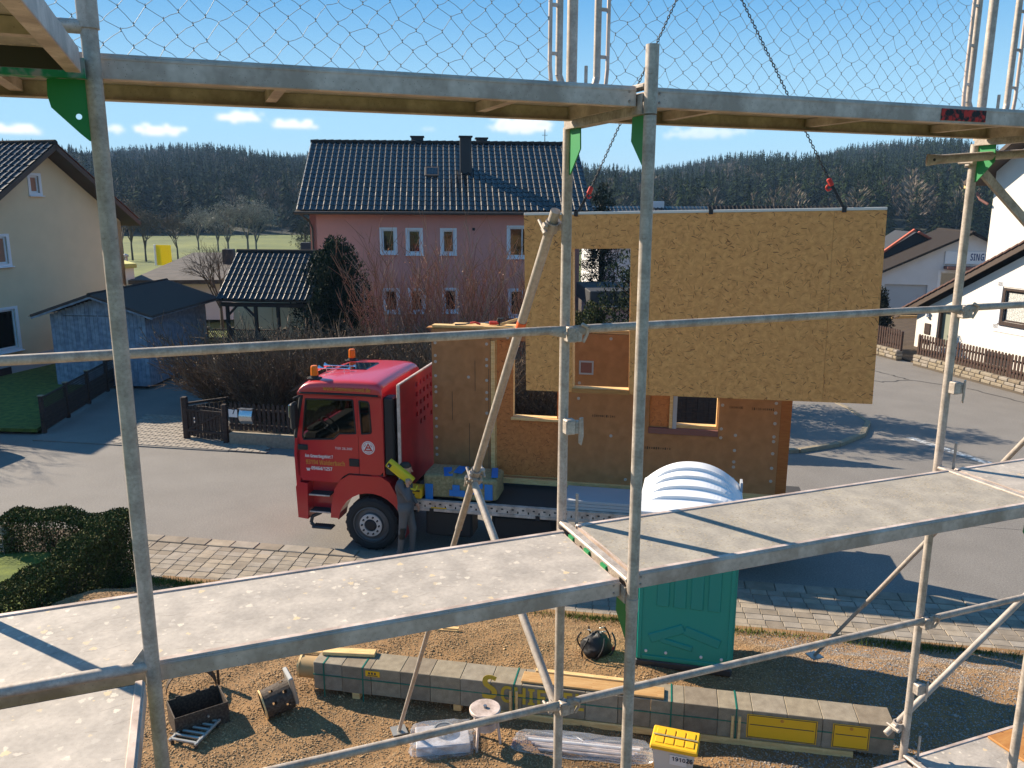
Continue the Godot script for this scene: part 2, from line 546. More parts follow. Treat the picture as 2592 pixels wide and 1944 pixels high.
	M.yellow = mat(srgb(0.74, 0.41, 0.01), 0.5)
	M.yellow_sign = mat(srgb(0.85, 0.70, 0.0), 0.5)
	M.yellow_sign.backlight_enabled = true
	M.yellow_sign.backlight = Color(0.95, 0.85, 0.05)
	M.teal = mat(srgb(0.0, 0.26, 0.205), 0.5)
	M.teal_deep = mat(srgb(0.0, 0.24, 0.20), 0.5)
	M.roofplastic = mat(srgb(0.72, 0.74, 0.77), 0.45)
	M.blue = mat(srgb(0.0, 0.16, 0.5), 0.5)
	M.wool = mat(W, 0.95, 0.0, duo(Color(0.50, 0.46, 0.33), Color(0.62, 0.57, 0.42), [[0.03, 3, 1.0]], 256, 1.6, 1, 0.0, W, 105), 0.6)
	M.film = mat(Color(0.8, 0.82, 0.86, 0.16), 0.08)
	M.film.transparency = BaseMaterial3D.TRANSPARENCY_ALPHA
	M.cardboard = mat(srgb(0.33, 0.22, 0.12), 0.85)
	M.strap = mat(srgb(0.0, 0.12, 0.085), 0.5)
	M.castiron = mat(W, 0.75, 0.3, duo(Color(0.22, 0.18, 0.15), Color(0.36, 0.32, 0.28), [[0.03, 3, 1.0]], 256, 1.8, 1, 0.0, W, 107), 0.3)
	M.zinc = mat(srgb(0.42, 0.41, 0.38), 0.4, 0.6)
	M.clearbox = mat(srgb(0.55, 0.53, 0.48), 0.4)
	M.ink = mat(srgb(0.03, 0.03, 0.05), 0.8)
	M.navy = mat(srgb(0.02, 0.05, 0.16), 0.6)
	M.skin = mat(W, 0.6)
	M.skin.vertex_color_use_as_albedo = true
	M.redpaint = mat(srgb(0.5, 0.03, 0.02), 0.7)
	M.orange = mat(srgb(0.75, 0.12, 0.03), 0.6)
	M.chain = mat(srgb(0.015, 0.014, 0.016), 0.6, 0.2)
	M.rosewood = mat(srgb(0.20, 0.085, 0.07), 0.7)

# ---------- scaffold: local x runs along the scaffold, local -z points outward from the building ----------
const SC := Vector3(0.515, 0.0, -3.213)
const SYAW := 21.03
const TR_ := 0.0242
func L(s: float, y: float, v: float) -> Vector3:
	return Vector3(s, y, -v)

func sthing(called: String, label: String, cat: String, base: Vector3, group := "") -> Node3D:
	var b := Basis(Vector3.UP, deg_to_rad(SYAW))
	OFF = base
	return thing(called, label, cat, SC + b * base, SYAW, group)

# wedge cup on a standard, facing along +x or -x
func cup(par: Node, s0: float, y: float, v: float, hooked: bool) -> void:
	var s := mb()
	cbx(s, L(s0 + 0.012, y, v - 0.045), Vector3(0.052, 0.075, 0.05), 0.006)
	cbx(s, L(s0 + 0.050, y - 0.004, v - 0.05), Vector3(0.028, 0.066, 0.03), 0.005)
	var c := put(s, "wedge_cup", M.galv, par)
	s = mb()
	if hooked:
		path_tube(s, [L(s0 + 0.055, y + 0.05, v - 0.07), L(s0 + 0.085, y + 0.035, v - 0.075), L(s0 + 0.09, y, v - 0.06), L(s0 + 0.075, y - 0.04, v - 0.05)], 0.009, 6)
	else:
		prism(s, PackedVector2Array([Vector2(-0.012, 0.045), Vector2(0.014, 0.045), Vector2(0.02, -0.05), Vector2(0.004, -0.095), Vector2(-0.014, -0.08)]), 0.008, Transform3D(Basis(Vector3.UP, 0.5), L(s0 + 0.066, y, v - 0.07)))
	put(s, "wedge", M.galv, c)

func coupler(par: Node, p: Vector3, dir: Vector3) -> void:
	var s := mb()
	var f := frame_of(dir)
	var xf := Transform3D(f, p)
	lathe(s, [Vector2(0.026, -0.026), Vector2(0.034, -0.026), Vector2(0.034, 0.026), Vector2(0.026, 0.026)], 14, xf)
	cbx(s, p + f.x * 0.045, Vector3(0.03, 0.042, 0.03), 0.005, f)
	cbx(s, p - f.x * 0.04 + f.z * 0.012, Vector3(0.024, 0.046, 0.034), 0.005, f)
	tube(s, p - f.x * 0.05 - f.z * 0.045, p - f.x * 0.05 + f.z * 0.055, 0.008, 6)
	tube(s, p - f.x * 0.05 + f.z * 0.04, p - f.x * 0.05 + f.z * 0.056, 0.014, 6)
	tube(s, p + f.x * 0.05 - f.z * 0.05, p + f.x * 0.05 + f.z * 0.045, 0.008, 6)
	put(s, "coupler", M.galv, par)

# perforated corner plate of a frame, hanging under a transom at standard v0 and reaching towards dirv
func gusset(par: Node, s0: float, ytop: float, v0: float, dirv: float, m: Material) -> void:
	var s := mb()
	var pts := PackedVector2Array([Vector2(0.02, 0.0), Vector2(0.13, 0.0), Vector2(0.135, -0.09), Vector2(0.035, -0.195), Vector2(0.02, -0.2)])
	for k in pts.size():
		pts[k].x *= dirv
	# local xy plane of the plate: x = outward (v), y up; plate normal along s
	prism(s, pts, 0.006, Transform3D(Basis(Vector3(0, 0, -1), Vector3.UP, Vector3(1, 0, 0)), L(s0 + 0.003, ytop, v0)))
	put(s, "gusset_plate", m, par)

func frame(s0: float, label: String, decks: Array) -> Node3D:
	var f := sthing("scaffold_tower", label, "scaffolding", L(s0, -0.02, 0), "scaffold frames along the wall")
	var s := mb()
	tube(s, L(s0, 0.05, 0), L(s0, 5.885, 0), TR_, 20)
	tube(s, L(s0, 5.89, 0), L(s0, 6.135, 0), TR_ + 0.001, 20)
	tube(s, L(s0, 3.86, 0), L(s0, 3.92, 0), TR_ + 0.0022, 20)
	put(s, "inner_standard", M.galv, f)
	s = mb()
	tube(s, L(s0, 0.05, 0.73), L(s0, 5.90, 0.73), TR_, 20)
	put(s, "outer_standard", M.galv, f)
	s = mb()
	tube(s, L(s0 + 0.012, 5.92, 0.73), L(s0 + 0.012, 7.95, 0.73), TR_, 18)
	put(s, "guard_post", M.galv, f)
	s = mb()
	for v: float in [0.0, 0.73]:
		bx(s, L(s0, -0.01, v), Vector3(0.15, 0.02, 0.15))
		tube(s, L(s0, 0.0, v), L(s0, 0.16, v), 0.018, 10)
	put(s, "base_plate", M.galv, f)
	for y: float in decks:
		s = mb()
		# U-shaped transom
		bx(s, L(s0, y - 0.095, 0.365), Vector3(0.056, 0.008, 0.70))
		bx(s, L(s0 - 0.026, y - 0.060, 0.365), Vector3(0.005, 0.07, 0.70))
		bx(s, L(s0 + 0.026, y - 0.060, 0.365), Vector3(0.005, 0.07, 0.70))
		cbx(s, L(s0, y + 0.004, 0.365), Vector3(0.046, 0.02, 0.70), 0.006)
		put(s, "transom", M.galv, f)
		gusset(f, s0, y - 0.10, 0.0, 1.0, M.green if s0 < 0.1 else M.greenworn)
		gusset(f, s0, y - 0.10, 0.73, -1.0, M.green)
		s = mb()
		tube(s, L(s0 + 0.05, y - 0.02, 0.66), L(s0 + 0.05, y + 0.17, 0.66), 0.008, 8)
		put(s, "lock_pin", M.galv, f)
		s = mb()
		for k in 3:
			bx(s, L(s0 - 0.034, y - 0.012, 0.2 + k * 0.17), Vector3(0.012, 0.03, 0.05))
		put(s, "green_hook", M.green, f)
	for y: float in [4.955, 2.965]:
		cup(f, s0, y, 0.73, true)
	for y: float in [4.5, 2.5]:
		cup(f, s0, y, 0.73, false)
	OFF = Vector3.ZERO
	return f

# deck unit: board in an aluminium frame. along = true runs along the scaffold
func deck(label: String, s0: float, s1: float, y: float, v0: float, v1: float, m: Material, along := true) -> Node3D:
	var d := sthing("scaffold_deck", label, "scaffold deck", L((s0 + s1) * 0.5, y - 0.07, (v0 + v1) * 0.5), "scaffold decks")
	var c := L((s0 + s1) * 0.5, y, (v0 + v1) * 0.5)
	var ls := s1 - s0
	var lv := v1 - v0
	var s := mb()
	bx(s, c + Vector3(0, -0.007, 0), Vector3(ls - 0.03, 0.010, lv - 0.03))
	put(s, "deck_board", m, d)
	# side rails: hollow profiles with a raised lip and a foot flange
	for k: float in [-1.0, 1.0]:
		s = mb()
		if along:
			var z := c.z + k * (lv * 0.5 - 0.006)
			cbx(s, Vector3(c.x, y - 0.036, z), Vector3(ls, 0.066, 0.012), 0.003)
			cbx(s, Vector3(c.x, y - 0.001, z - k * 0.012), Vector3(ls, 0.010, 0.026), 0.003)
			cbx(s, Vector3(c.x, y - 0.068, z - k * 0.014), Vector3(ls, 0.006, 0.04), 0.002)
			bx(s, Vector3(c.x, y - 0.012, z + k * 0.0065), Vector3(ls - 0.004, 0.004, 0.003))
		else:
			var x := c.x + k * (ls * 0.5 - 0.006)
			cbx(s, Vector3(x, y - 0.036, c.z), Vector3(0.012, 0.066, lv), 0.003)
			cbx(s, Vector3(x - k * 0.012, y - 0.001, c.z), Vector3(0.026, 0.010, lv), 0.003)
			cbx(s, Vector3(x - k * 0.014, y - 0.068, c.z), Vector3(0.04, 0.006, lv), 0.002)
		put(s, "side_rail", M.alu, d)
	var nr := 3
	for k in nr:
		s = mb()
		var t := (k + 0.5) / nr - 0.5
		if along:
			bx(s, c + Vector3(t * ls, -0.033, 0), Vector3(0.04, 0.038, lv - 0.04))
		else:
			bx(s, c + Vector3(0, -0.033, t * lv), Vector3(ls - 0.04, 0.038, 0.04))
		put(s, "cross_rib", M.alu, d)
	for k: float in [-1.0, 1.0]:
		s = mb()
		if along:
			bx(s, c + Vector3(k * (ls * 0.5 - 0.01), -0.036, 0), Vector3(0.008, 0.062, lv - 0.026))
			for j: float in [-1.0, 1.0]:
				for h: float in [0.018, 0.052]:
					for e: float in [-1.0, 1.0]:
						tube(s, Vector3(c.x + k * (ls * 0.5 - 0.03), y - h, c.z + e * lv * 0.5), Vector3(c.x + k * (ls * 0.5 - 0.03), y - h, c.z + e * (lv * 0.5 + 0.003)), 0.005, 6)
		else:
			bx(s, c + Vector3(0, -0.036, k * (lv * 0.5 - 0.01)), Vector3(ls - 0.026, 0.062, 0.008))
		put(s, "end_cap", M.dark_steel if not along else M.alu, d)
	OFF = Vector3.ZERO
	return d

func guard_rail(label: String, s0: float, s1: float, y: float) -> void:
	var g := sthing("guard_rail", label, "guard rail", L(s0, y, 0.68), "horizontal guard rails of the scaffold")
	var s := mb()
	tube(s, L(s0 + 0.10, y, 0.675), L(s1 - 0.10, y, 0.675), 0.0205, 16)
	put(s, "rail_tube", M.galv, g)
	for e: Array in [[s0, 1.0], [s1, -1.0]]:
		s = mb()
		var k: float = e[1]
		var grid := []
		for i in 5:
			var t := i / 4.0
			var row := []
			for j in 14:
				var a := TAU * j / 14.0
				row.append(L(float(e[0]) + k * (0.11 - 0.09 * t), y - 0.012 * t + sin(a) * lerpf(0.0205, 0.030, t), 0.675 + cos(a) * lerpf(0.0205, 0.006, t)))
			grid.append(row)
		surf(s, grid, L(float(e[0]) + k * 0.06, y, 0.675), true)
		tube(s, L(float(e[0]) + k * 0.03, y - 0.014, 0.655), L(float(e[0]) + k * 0.03, y - 0.014, 0.69), 0.009, 8)
		put(s, "flattened_end", M.galv, g)
	OFF = Vector3.ZERO

# guard panel: two bent side posts, edge bars and a wire netting
func net_panel(label: String, s0: float, s1: float, sd: int) -> void:
	var y0 := 6.0
	var y1 := 7.0
	var g := sthing("guard_net_panel", label, "safety net", L((s0 + s1) * 0.5, y0, 0.73), "wire guard panels above the upper decks")
	for e: Array in [[s0, 1.0], [s1, -1.0]]:
		var k: float = e[1]
		var x: float = e[0]
		var s := mb()
		path_tube(s, [L(x - k * 0.012, y0 - 0.03, 0.70), L(x - k * 0.012, y0 + 0.06, 0.70), L(x + k * 0.008, y0 + 0.12, 0.71), L(x + k * 0.008, y1, 0.71)], 0.017, 8)
		put(s, "side_post", M.galv, g)
		s = mb()
		path_tube(s, [L(x + k * 0.05, y0 - 0.03, 0.70), L(x + k * 0.05, y0 + 0.09, 0.70), L(x + k * 0.056, y0 + 0.16, 0.70), L(x + k * 0.056, y1, 0.70)], 0.010, 6)
		for j in 5:
			bx(s, L(x + k * 0.032, y0 + 0.21 + j * 0.2, 0.705), Vector3(0.045, 0.014, 0.01))
		put(s, "edge_bar", M.alu, g)
	# netting: diamonds of twisted wire, irregular
	var r := RandomNumberGenerator.new()
	r.seed = sd
	var s2 := mb()
	var cw := 0.098
	var chh := 0.046
	var nx := int((s1 - s0 - 0.12) / cw)
	var ny := int((y1 - y0) / chh) + 1
	var P := {}
	for j in ny + 1:
		for i in nx * 2 + 1:
			if (i + j) % 2 == 0:
				P[Vector2i(i, j)] = L(s0 + 0.06 + i * (s1 - s0 - 0.12) / (nx * 2.0) + r.randfn(0, 0.006), y0 - 0.015 + j * chh + r.randfn(0, 0.006), 0.70 + r.randfn(0, 0.004))
	for key: Vector2i in P:
		for dx: int in [-1, 1]:
			var k2 := key + Vector2i(dx, 1)
			if not P.has(k2):
				continue
			var a: Vector3 = P[key]
			var b: Vector3 = P[k2]
			var up := Vector3(0, 0.011, 0)
			var q := [a, a + up * 0.55 + Vector3(dx * 0.004, 0, 0), a.lerp(b, 0.5) + Vector3(r.randfn(0, 0.003), r.randfn(0, 0.003), 0), b - up * 0.55 - Vector3(dx * 0.004, 0, 0), b]
			for t in 4:
				wire(s2, q[t], q[t + 1], 0.0011, 0.0011, 4)
		if r.randf() < 0.9:
			var c: Vector3 = P[key]
			wire(s2, c + Vector3(0, -0.006, 0), c + Vector3(0, 0.009, 0), 0.0019, 0.0019, 5)
	put(s2, "netting", M.wire, g)
	OFF = Vector3.ZERO

func build_scaffold() -> void:
	frame(0.0, "galvanised scaffold frame in the middle, standing left of the green toilet", [5.99, 3.99, 1.99])
	frame(2.53, "galvanised scaffold frame standing at the right, before the white houses", [5.99, 3.99, 1.99])
	frame(5.06, "rightmost galvanised scaffold frame, beyond the decks on the right", [5.99, 3.99, 1.99])
	# corner frame at the left
	var c := sthing("scaffold_tower", "thick leaning galvanised scaffold standard at the left corner of the scaffold", "scaffolding", L(-1.873, 0, 0), "scaffold frames along the wall")
	var s := mb()
	tube(s, L(-1.873, -0.0, 0), L(-1.873, 6.06, 0), TR_, 20)
	tube(s, L(-1.873, 6.05, 0), L(-1.873, 8.0, 0), TR_ + 0.005, 20)
	put(s, "inner_standard", M.galv, c)
	s = mb()
	tube(s, L(-2.585, 0.0, 0.73), L(-2.585, 8.0, 0.73), TR_, 18)
	put(s, "outer_standard", M.galv, c)
	s = mb()
	tube(s, L(-2.60, 0.0, 0.0), L(-2.60, 8.0, 0.0), TR_, 18)
	put(s, "outer_standard", M.galv, c)
	s = mb()
	tube(s, L(-1.875, 4.005, 0.0), L(-2.6, 4.005, 0.0), 0.0205, 16)
	put(s, "transom", M.galv, c)
	s = mb()
	prism(s, PackedVector2Array([Vector2(-0.02, -0.02), Vector2(-0.075, -0.02), Vector2(-0.02, 0.05)]), 0.006, Transform3D(Basis.IDENTITY, L(-1.873, 4.03, -0.004)))
	put(s, "gusset_plate", M.galv, c)
	s = mb()
	tube(s, L(-1.875, 6.055, 0.0), L(-2.0, 6.055, 0.0), 0.0205, 14)
	put(s, "stub_tube", M.galv, c)
	s = mb()
	# U transom of the upper arm and its green corner plate with a round hole
	bx(s, L(-2.24, 5.935, -0.02), Vector3(0.70, 0.055, 0.05))
	put(s, "transom", M.greenworn, c)
	s = mb()
	var pl := [Vector2(-1.875, 5.915), Vector2(-1.995, 5.915), Vector2(-2.0, 5.835), Vector2(-1.905, 5.738), Vector2(-1.875, 5.722)]
	var hc := Vector2(-1.922, 5.804)
	var seg := 20
	for k in seg:
		# ring between the hole and the outline
		var a0 := TAU * k / seg
		var a1 := TAU * (k + 1) / seg
		var o := []
		for a: float in [a0, a1]:
			var d := Vector2(cos(a), sin(a))
			var best := 1.0
			for j in pl.size():
				var h: Variant = Geometry2D.segment_intersects_segment(hc, hc + d, pl[j], pl[(j + 1) % pl.size()])
				if h != null:
					best = minf(best, hc.distance_to(h))
			o.append(hc + d * best)
		var i0 := hc + Vector2(cos(a0), sin(a0)) * 0.0085
		var i1 := hc + Vector2(cos(a1), sin(a1)) * 0.0085
		for z: float in [0.0, 0.006]:
			quad(s, Vector3(i0.x, i0.y, z), Vector3(o[0].x, o[0].y, z), Vector3(o[1].x, o[1].y, z), Vector3(i1.x, i1.y, z), Vector3(0, 0, z - 0.003))
		quad(s, Vector3(i0.x, i0.y, 0), Vector3(i1.x, i1.y, 0), Vector3(i1.x, i1.y, 0.006), Vector3(i0.x, i0.y, 0.006), Vector3(hc.x - i0.x, hc.y - i0.y, 0))
	put(s, "gusset_plate", M.green, c).set_meta("label", "bright green corner plate with a round hole")
	OFF = Vector3.ZERO
	# decks
	deck("upper scaffold deck crossing the sky on the left of the middle frame", -2.60, -0.035, 5.99, 0.045, 0.645, M.deck)
	var ud := deck("upper scaffold deck on the right carrying a small red and black sticker", 0.035, 2.495, 5.99, 0.045, 0.645, M.deck)
	deck("upper scaffold deck at the far right edge beyond the right frame", 2.565, 5.02, 5.99, 0.045, 0.645, M.deck)
	deck("middle deck on the left, pale and spattered with mortar drops", -2.60, -0.035, 3.985, 0.045, 0.645, M.deck)
	deck("middle deck on the right, strewn with wood shavings, in front of the toilet", 0.035, 2.495, 4.005, 0.045, 0.645, M.shav)
	deck("middle deck at the far right edge, beyond the right frame", 2.565, 5.02, 4.005, 0.045, 0.645, M.deck)
	deck("lowest deck at the bottom right corner with a loose plywood sheet on it", 2.565, 5.02, 1.99, 0.045, 0.70, M.deck)
	deck("lowest deck below the stack of concrete blocks, mostly under the picture edge", 0.035, 2.495, 1.99, 0.045, 0.70, M.deck)
	deck("cracked whitish deck of the side arm in the bottom left corner", -2.52, -1.895, 3.985, -2.6, -0.055, M.deck, false)
	deck("upper deck of the side arm seen from below in the top left corner", -2.52, -1.895, 5.985, -2.6, -0.10, M.deck, false)
	# sticker on the upper right deck
	s = mb()
	var b := Basis(Vector3.UP, deg_to_rad(SYAW))
	OFF = L((0.035 + 2.495) * 0.5, 5.92, 0.345)
	cbx(s, L(1.63, 5.954, 0.042), Vector3(0.27, 0.05, 0.002), 0.0008)
	put(s, "sticker", mat(Color.WHITE, 0.7, 0.0, duo(Color(0.08, 0.07, 0.09), Color(0.75, 0.16, 0.13), [[0.03, 3, 1.0]], 128, 3.5, 1, 0.0, Color.WHITE, 201), 0.16), ud)
	OFF = Vector3.ZERO
	# rails
	guard_rail("grey guard rail crossing the left half above the red truck cab", -2.6, 0.0, 4.98)
	guard_rail("grey guard rail crossing in front of the hanging board wall", 0.0, 2.53, 4.98)
	guard_rail("short visible guard rail before the white house at the right edge", 2.53, 5.06, 4.98)
	guard_rail("low guard rail rising in front of the wrapped packages on the gravel", -2.6, 0.0, 2.998)
	guard_rail("low guard rail running across the green toilet", 0.0, 2.53, 2.998)
	guard_rail("low guard rail at the right edge before the shaded pavement", 2.53, 5.06, 2.998)
	net_panel("wire net guard panel against the sky at the upper left", -2.5, -0.052, 5)
	net_panel("wire net guard panel against the sky right of the middle posts", 0.12, 2.42, 6)
	net_panel("wire net guard panel cut off by the right picture edge", 2.70, 5.0, 7)
	# raking tubes
	var rk := sthing("raking_tube", "long raking tube slanting left from the middle frame down to the gravel", "scaffold tube", L(0.05, 0, 4.93), "raking tubes of the scaffold")
	s = mb()
	tube(s, L(-0.05, 5.53, 0.745), L(-0.02, 3.3, 2.44), 0.0242, 16)
	put(s, "upper_tube", M.galv, rk)
	s = mb()
	tube(s, L(-0.022, 3.42, 2.35), L(0.05, 0.02, 4.93), 0.0205, 14)
	put(s, "lower_tube", M.galv, rk)
	s = mb()
	bx(s, L(0.05, 0.012, 4.94), Vector3(0.16, 0.012, 0.16))
	put(s, "foot_plate", M.zinc, rk)
	s = mb()
	tube(s, L(-0.041, 4.955, 1.18), L(-0.041, 4.915, 1.21), 0.0262, 14)
	put(s, "orange_tape", M.orange, rk)
	coupler(rk, L(-0.05, 5.46, 0.79), L(-0.05, 5.53, 0.745) - L(-0.02, 3.3, 2.44))
	coupler(rk, L(-0.03, 3.86, 2.01), L(-0.05, 5.53, 0.745) - L(-0.02, 3.3, 2.44))
	OFF = Vector3.ZERO
	var tt := sthing("tie_tube", "short tube joining the raking tube back to the middle frame", "scaffold tube", L(-0.01, 2.94, 0.78))
	s = mb()
	tube(s, L(-0.01, 2.93, 0.72), L(-0.045, 3.82, 2.05), 0.0242, 16)
	put(s, "tube", M.galv, tt)
	coupler(tt, L(-0.01, 2.95, 0.75), L(0, 1, 0))
	coupler(tt, L(-0.045, 3.80, 2.02), L(-0.035, 0.89, 1.33))
	OFF = Vector3.ZERO
	rk = sthing("raking_tube", "raking tube slanting down behind the toilet shadow at the right", "scaffold tube", L(5.31, 0, 4.557), "raking tubes of the scaffold")
	s = mb()
	tube(s, L(5.1, 5.4, 0.8), L(5.268, 1.08, 3.81), 0.0242, 14)
	put(s, "upper_tube", M.galv, rk)
	s = mb()
	tube(s, L(5.26, 1.3, 3.66), L(5.31, 0.02, 4.557), 0.0205, 14)
	put(s, "lower_tube", M.galv, rk)
	s = mb()
	bx(s, L(5.31, 0.012, 4.56), Vector3(0.16, 0.012, 0.16))
	put(s, "foot_plate", M.zinc, rk)
	OFF = Vector3.ZERO
	var br := sthing("diagonal_brace", "tube brace rising to the right picture edge from the foot of the right frame", "scaffold tube", L(2.47, 2.2, 0.80))
	s = mb()
	tube(s, L(2.42, 2.13, 0.79), L(5.0, 3.9, 0.79), 0.0205, 14)
	put(s, "tube", M.galv, br)
	coupler(br, L(2.50, 2.19, 0.77), L(0, 1, 0))
	OFF = Vector3.ZERO
	var st := sthing("console_tube", "short tube with a pinched end under the upper deck at the right", "scaffold tube", L(2.08, 5.8, 0.62))
	s = mb()
	tube(s, L(2.16, 5.805, 0.62), L(3.4, 5.895, 0.62), 0.0242, 16)
	put(s, "tube", M.galv, st)
	s = mb()
	var grid := []
	for i in 5:
		var t := i / 4.0
		var row := []
		for j in 14:
			var a := TAU * j / 14.0
			row.append(L(2.16 - 0.10 * t, 5.805 - 0.007 * t + sin(a) * lerpf(0.0242, 0.032, t), 0.62 + cos(a) * lerpf(0.0242, 0.006, t)))
		grid.append(row)
	surf(s, grid, L(2.11, 5.80, 0.62), true)
	put(s, "pinched_end", M.galv, st)
	s = mb()
	tube(s, L(2.10, 5.80, 0.605), L(2.10, 5.80, 0.64), 0.008, 8)
	put(s, "bolt_hole", M.black, st)
	OFF = Vector3.ZERO
	var kb := sthing("knee_brace", "dark flat strut slanting down from the upper deck across the white house", "scaffold tube", L(2.50, 5.79, 0.70))
	s = mb()
	bx(s, (L(2.48, 5.83, 0.72) + L(3.6, 5.05, 0.72)) * 0.5, Vector3(0.05, 1.365, 0.02), frame_of(L(3.6, 5.05, 0.72) - L(2.48, 5.83, 0.72)))
	put(s, "strut", M.galv, kb)
	coupler(kb, L(2.53, 5.80, 0.74), Vector3.UP)
	OFF = Vector3.ZERO
	var pw := sthing("plywood_sheet", "small brown plywood sheet lying on the lowest deck", "plywood", L(3.7, 1.99, 0.45))
	s = mb()
	cbx(s, L(3.75, 2.004, 0.44), Vector3(1.1, 0.018, 0.42), 0.003)
	put(s, "panel", M.ply, pw)
	s = mb()
	cbx(s, L(3.75, 2.021, 0.30), Vector3(1.0, 0.012, 0.04), 0.003)
	put(s, "batten", M.wood, pw)
	OFF = Vector3.ZERO

# ---------- ground ----------
const RO := Vector3(-3.2, 0.0, -14.45)
const RYAW := -10.0
func R(x: float, z: float, y := 0.0) -> Vector3:
	return RO + Basis(Vector3.UP, deg_to_rad(RYAW)) * Vector3(x, 0, z) + Vector3(0, y, 0)

func yard_h(z: float) -> float:
	return lerpf(-0.745, 0.0, smoothstep(1.7, 4.3, z))

func yard_n(x: float, z: float) -> float:
	return (0.016 * sin(x * 2.3 + z * 1.7) + 0.012 * sin(x * 5.1 - z * 3.3) + 0.008 * sin(x * 11.0 + z * 7.0)) * smoothstep(1.7, 2.3, z)

func sheet(called: String, pts: Array, y: float, m: Material, thick := 0.12) -> MeshInstance3D:
	var p := PackedVector2Array()
	for q: Vector2 in pts:
		p.append(Vector2(q.x, -q.y))
	var s := mb()
	prism(s, p, thick, Transform3D(Basis(Vector3(1, 0, 0), Vector3(0, 0, -1), Vector3(0, 1, 0)), Vector3(0, y, 0)))
	var o := put(s, called, m)
	structure(o)
	return o

func w2(v: Vector3) -> Vector2:
	return Vector2(v.x, v.z)

# hill height over the valley as seen from the camera: az in degrees right of forward, d metres
func hill_y(az: float, d: float) -> float:
	var tab := [[-50, 3.2], [-36, 3.3], [-25, 3.55], [-15, 3.55], [-8, 3.2], [0, 2.9], [5, 2.65], [10, 2.75], [17, 3.3], [22, 3.75], [27, 3.85], [31, 3.5], [50, 3.2]]
	var el := 3.2
	for k in tab.size() - 1:
		if az >= tab[k][0] and az <= tab[k + 1][0]:
			var t: float = smoothstep(0.0, 1.0, (az - tab[k][0]) / (tab[k + 1][0] - tab[k][0]))
			el = lerpf(tab[k][1], tab[k + 1][1], t)
	var near := lerpf(205.0, 190.0, smoothstep(-4.0, 10.0, az))
	var top := tan(deg_to_rad(el - 0.35)) * 760.0 - 9.0
	var t2 := clampf((d - near) / (760.0 - near), 0.0, 1.25)
	var h := top * (1.0 - pow(1.0 - minf(t2, 1.0), 1.7))
	if t2 > 1.0:
		h -= (t2 - 1.0) * 60.0
	h += 3.5 * sin(az * 0.55 + d * 0.013) * smoothstep(0.1, 0.5, t2)
	return h

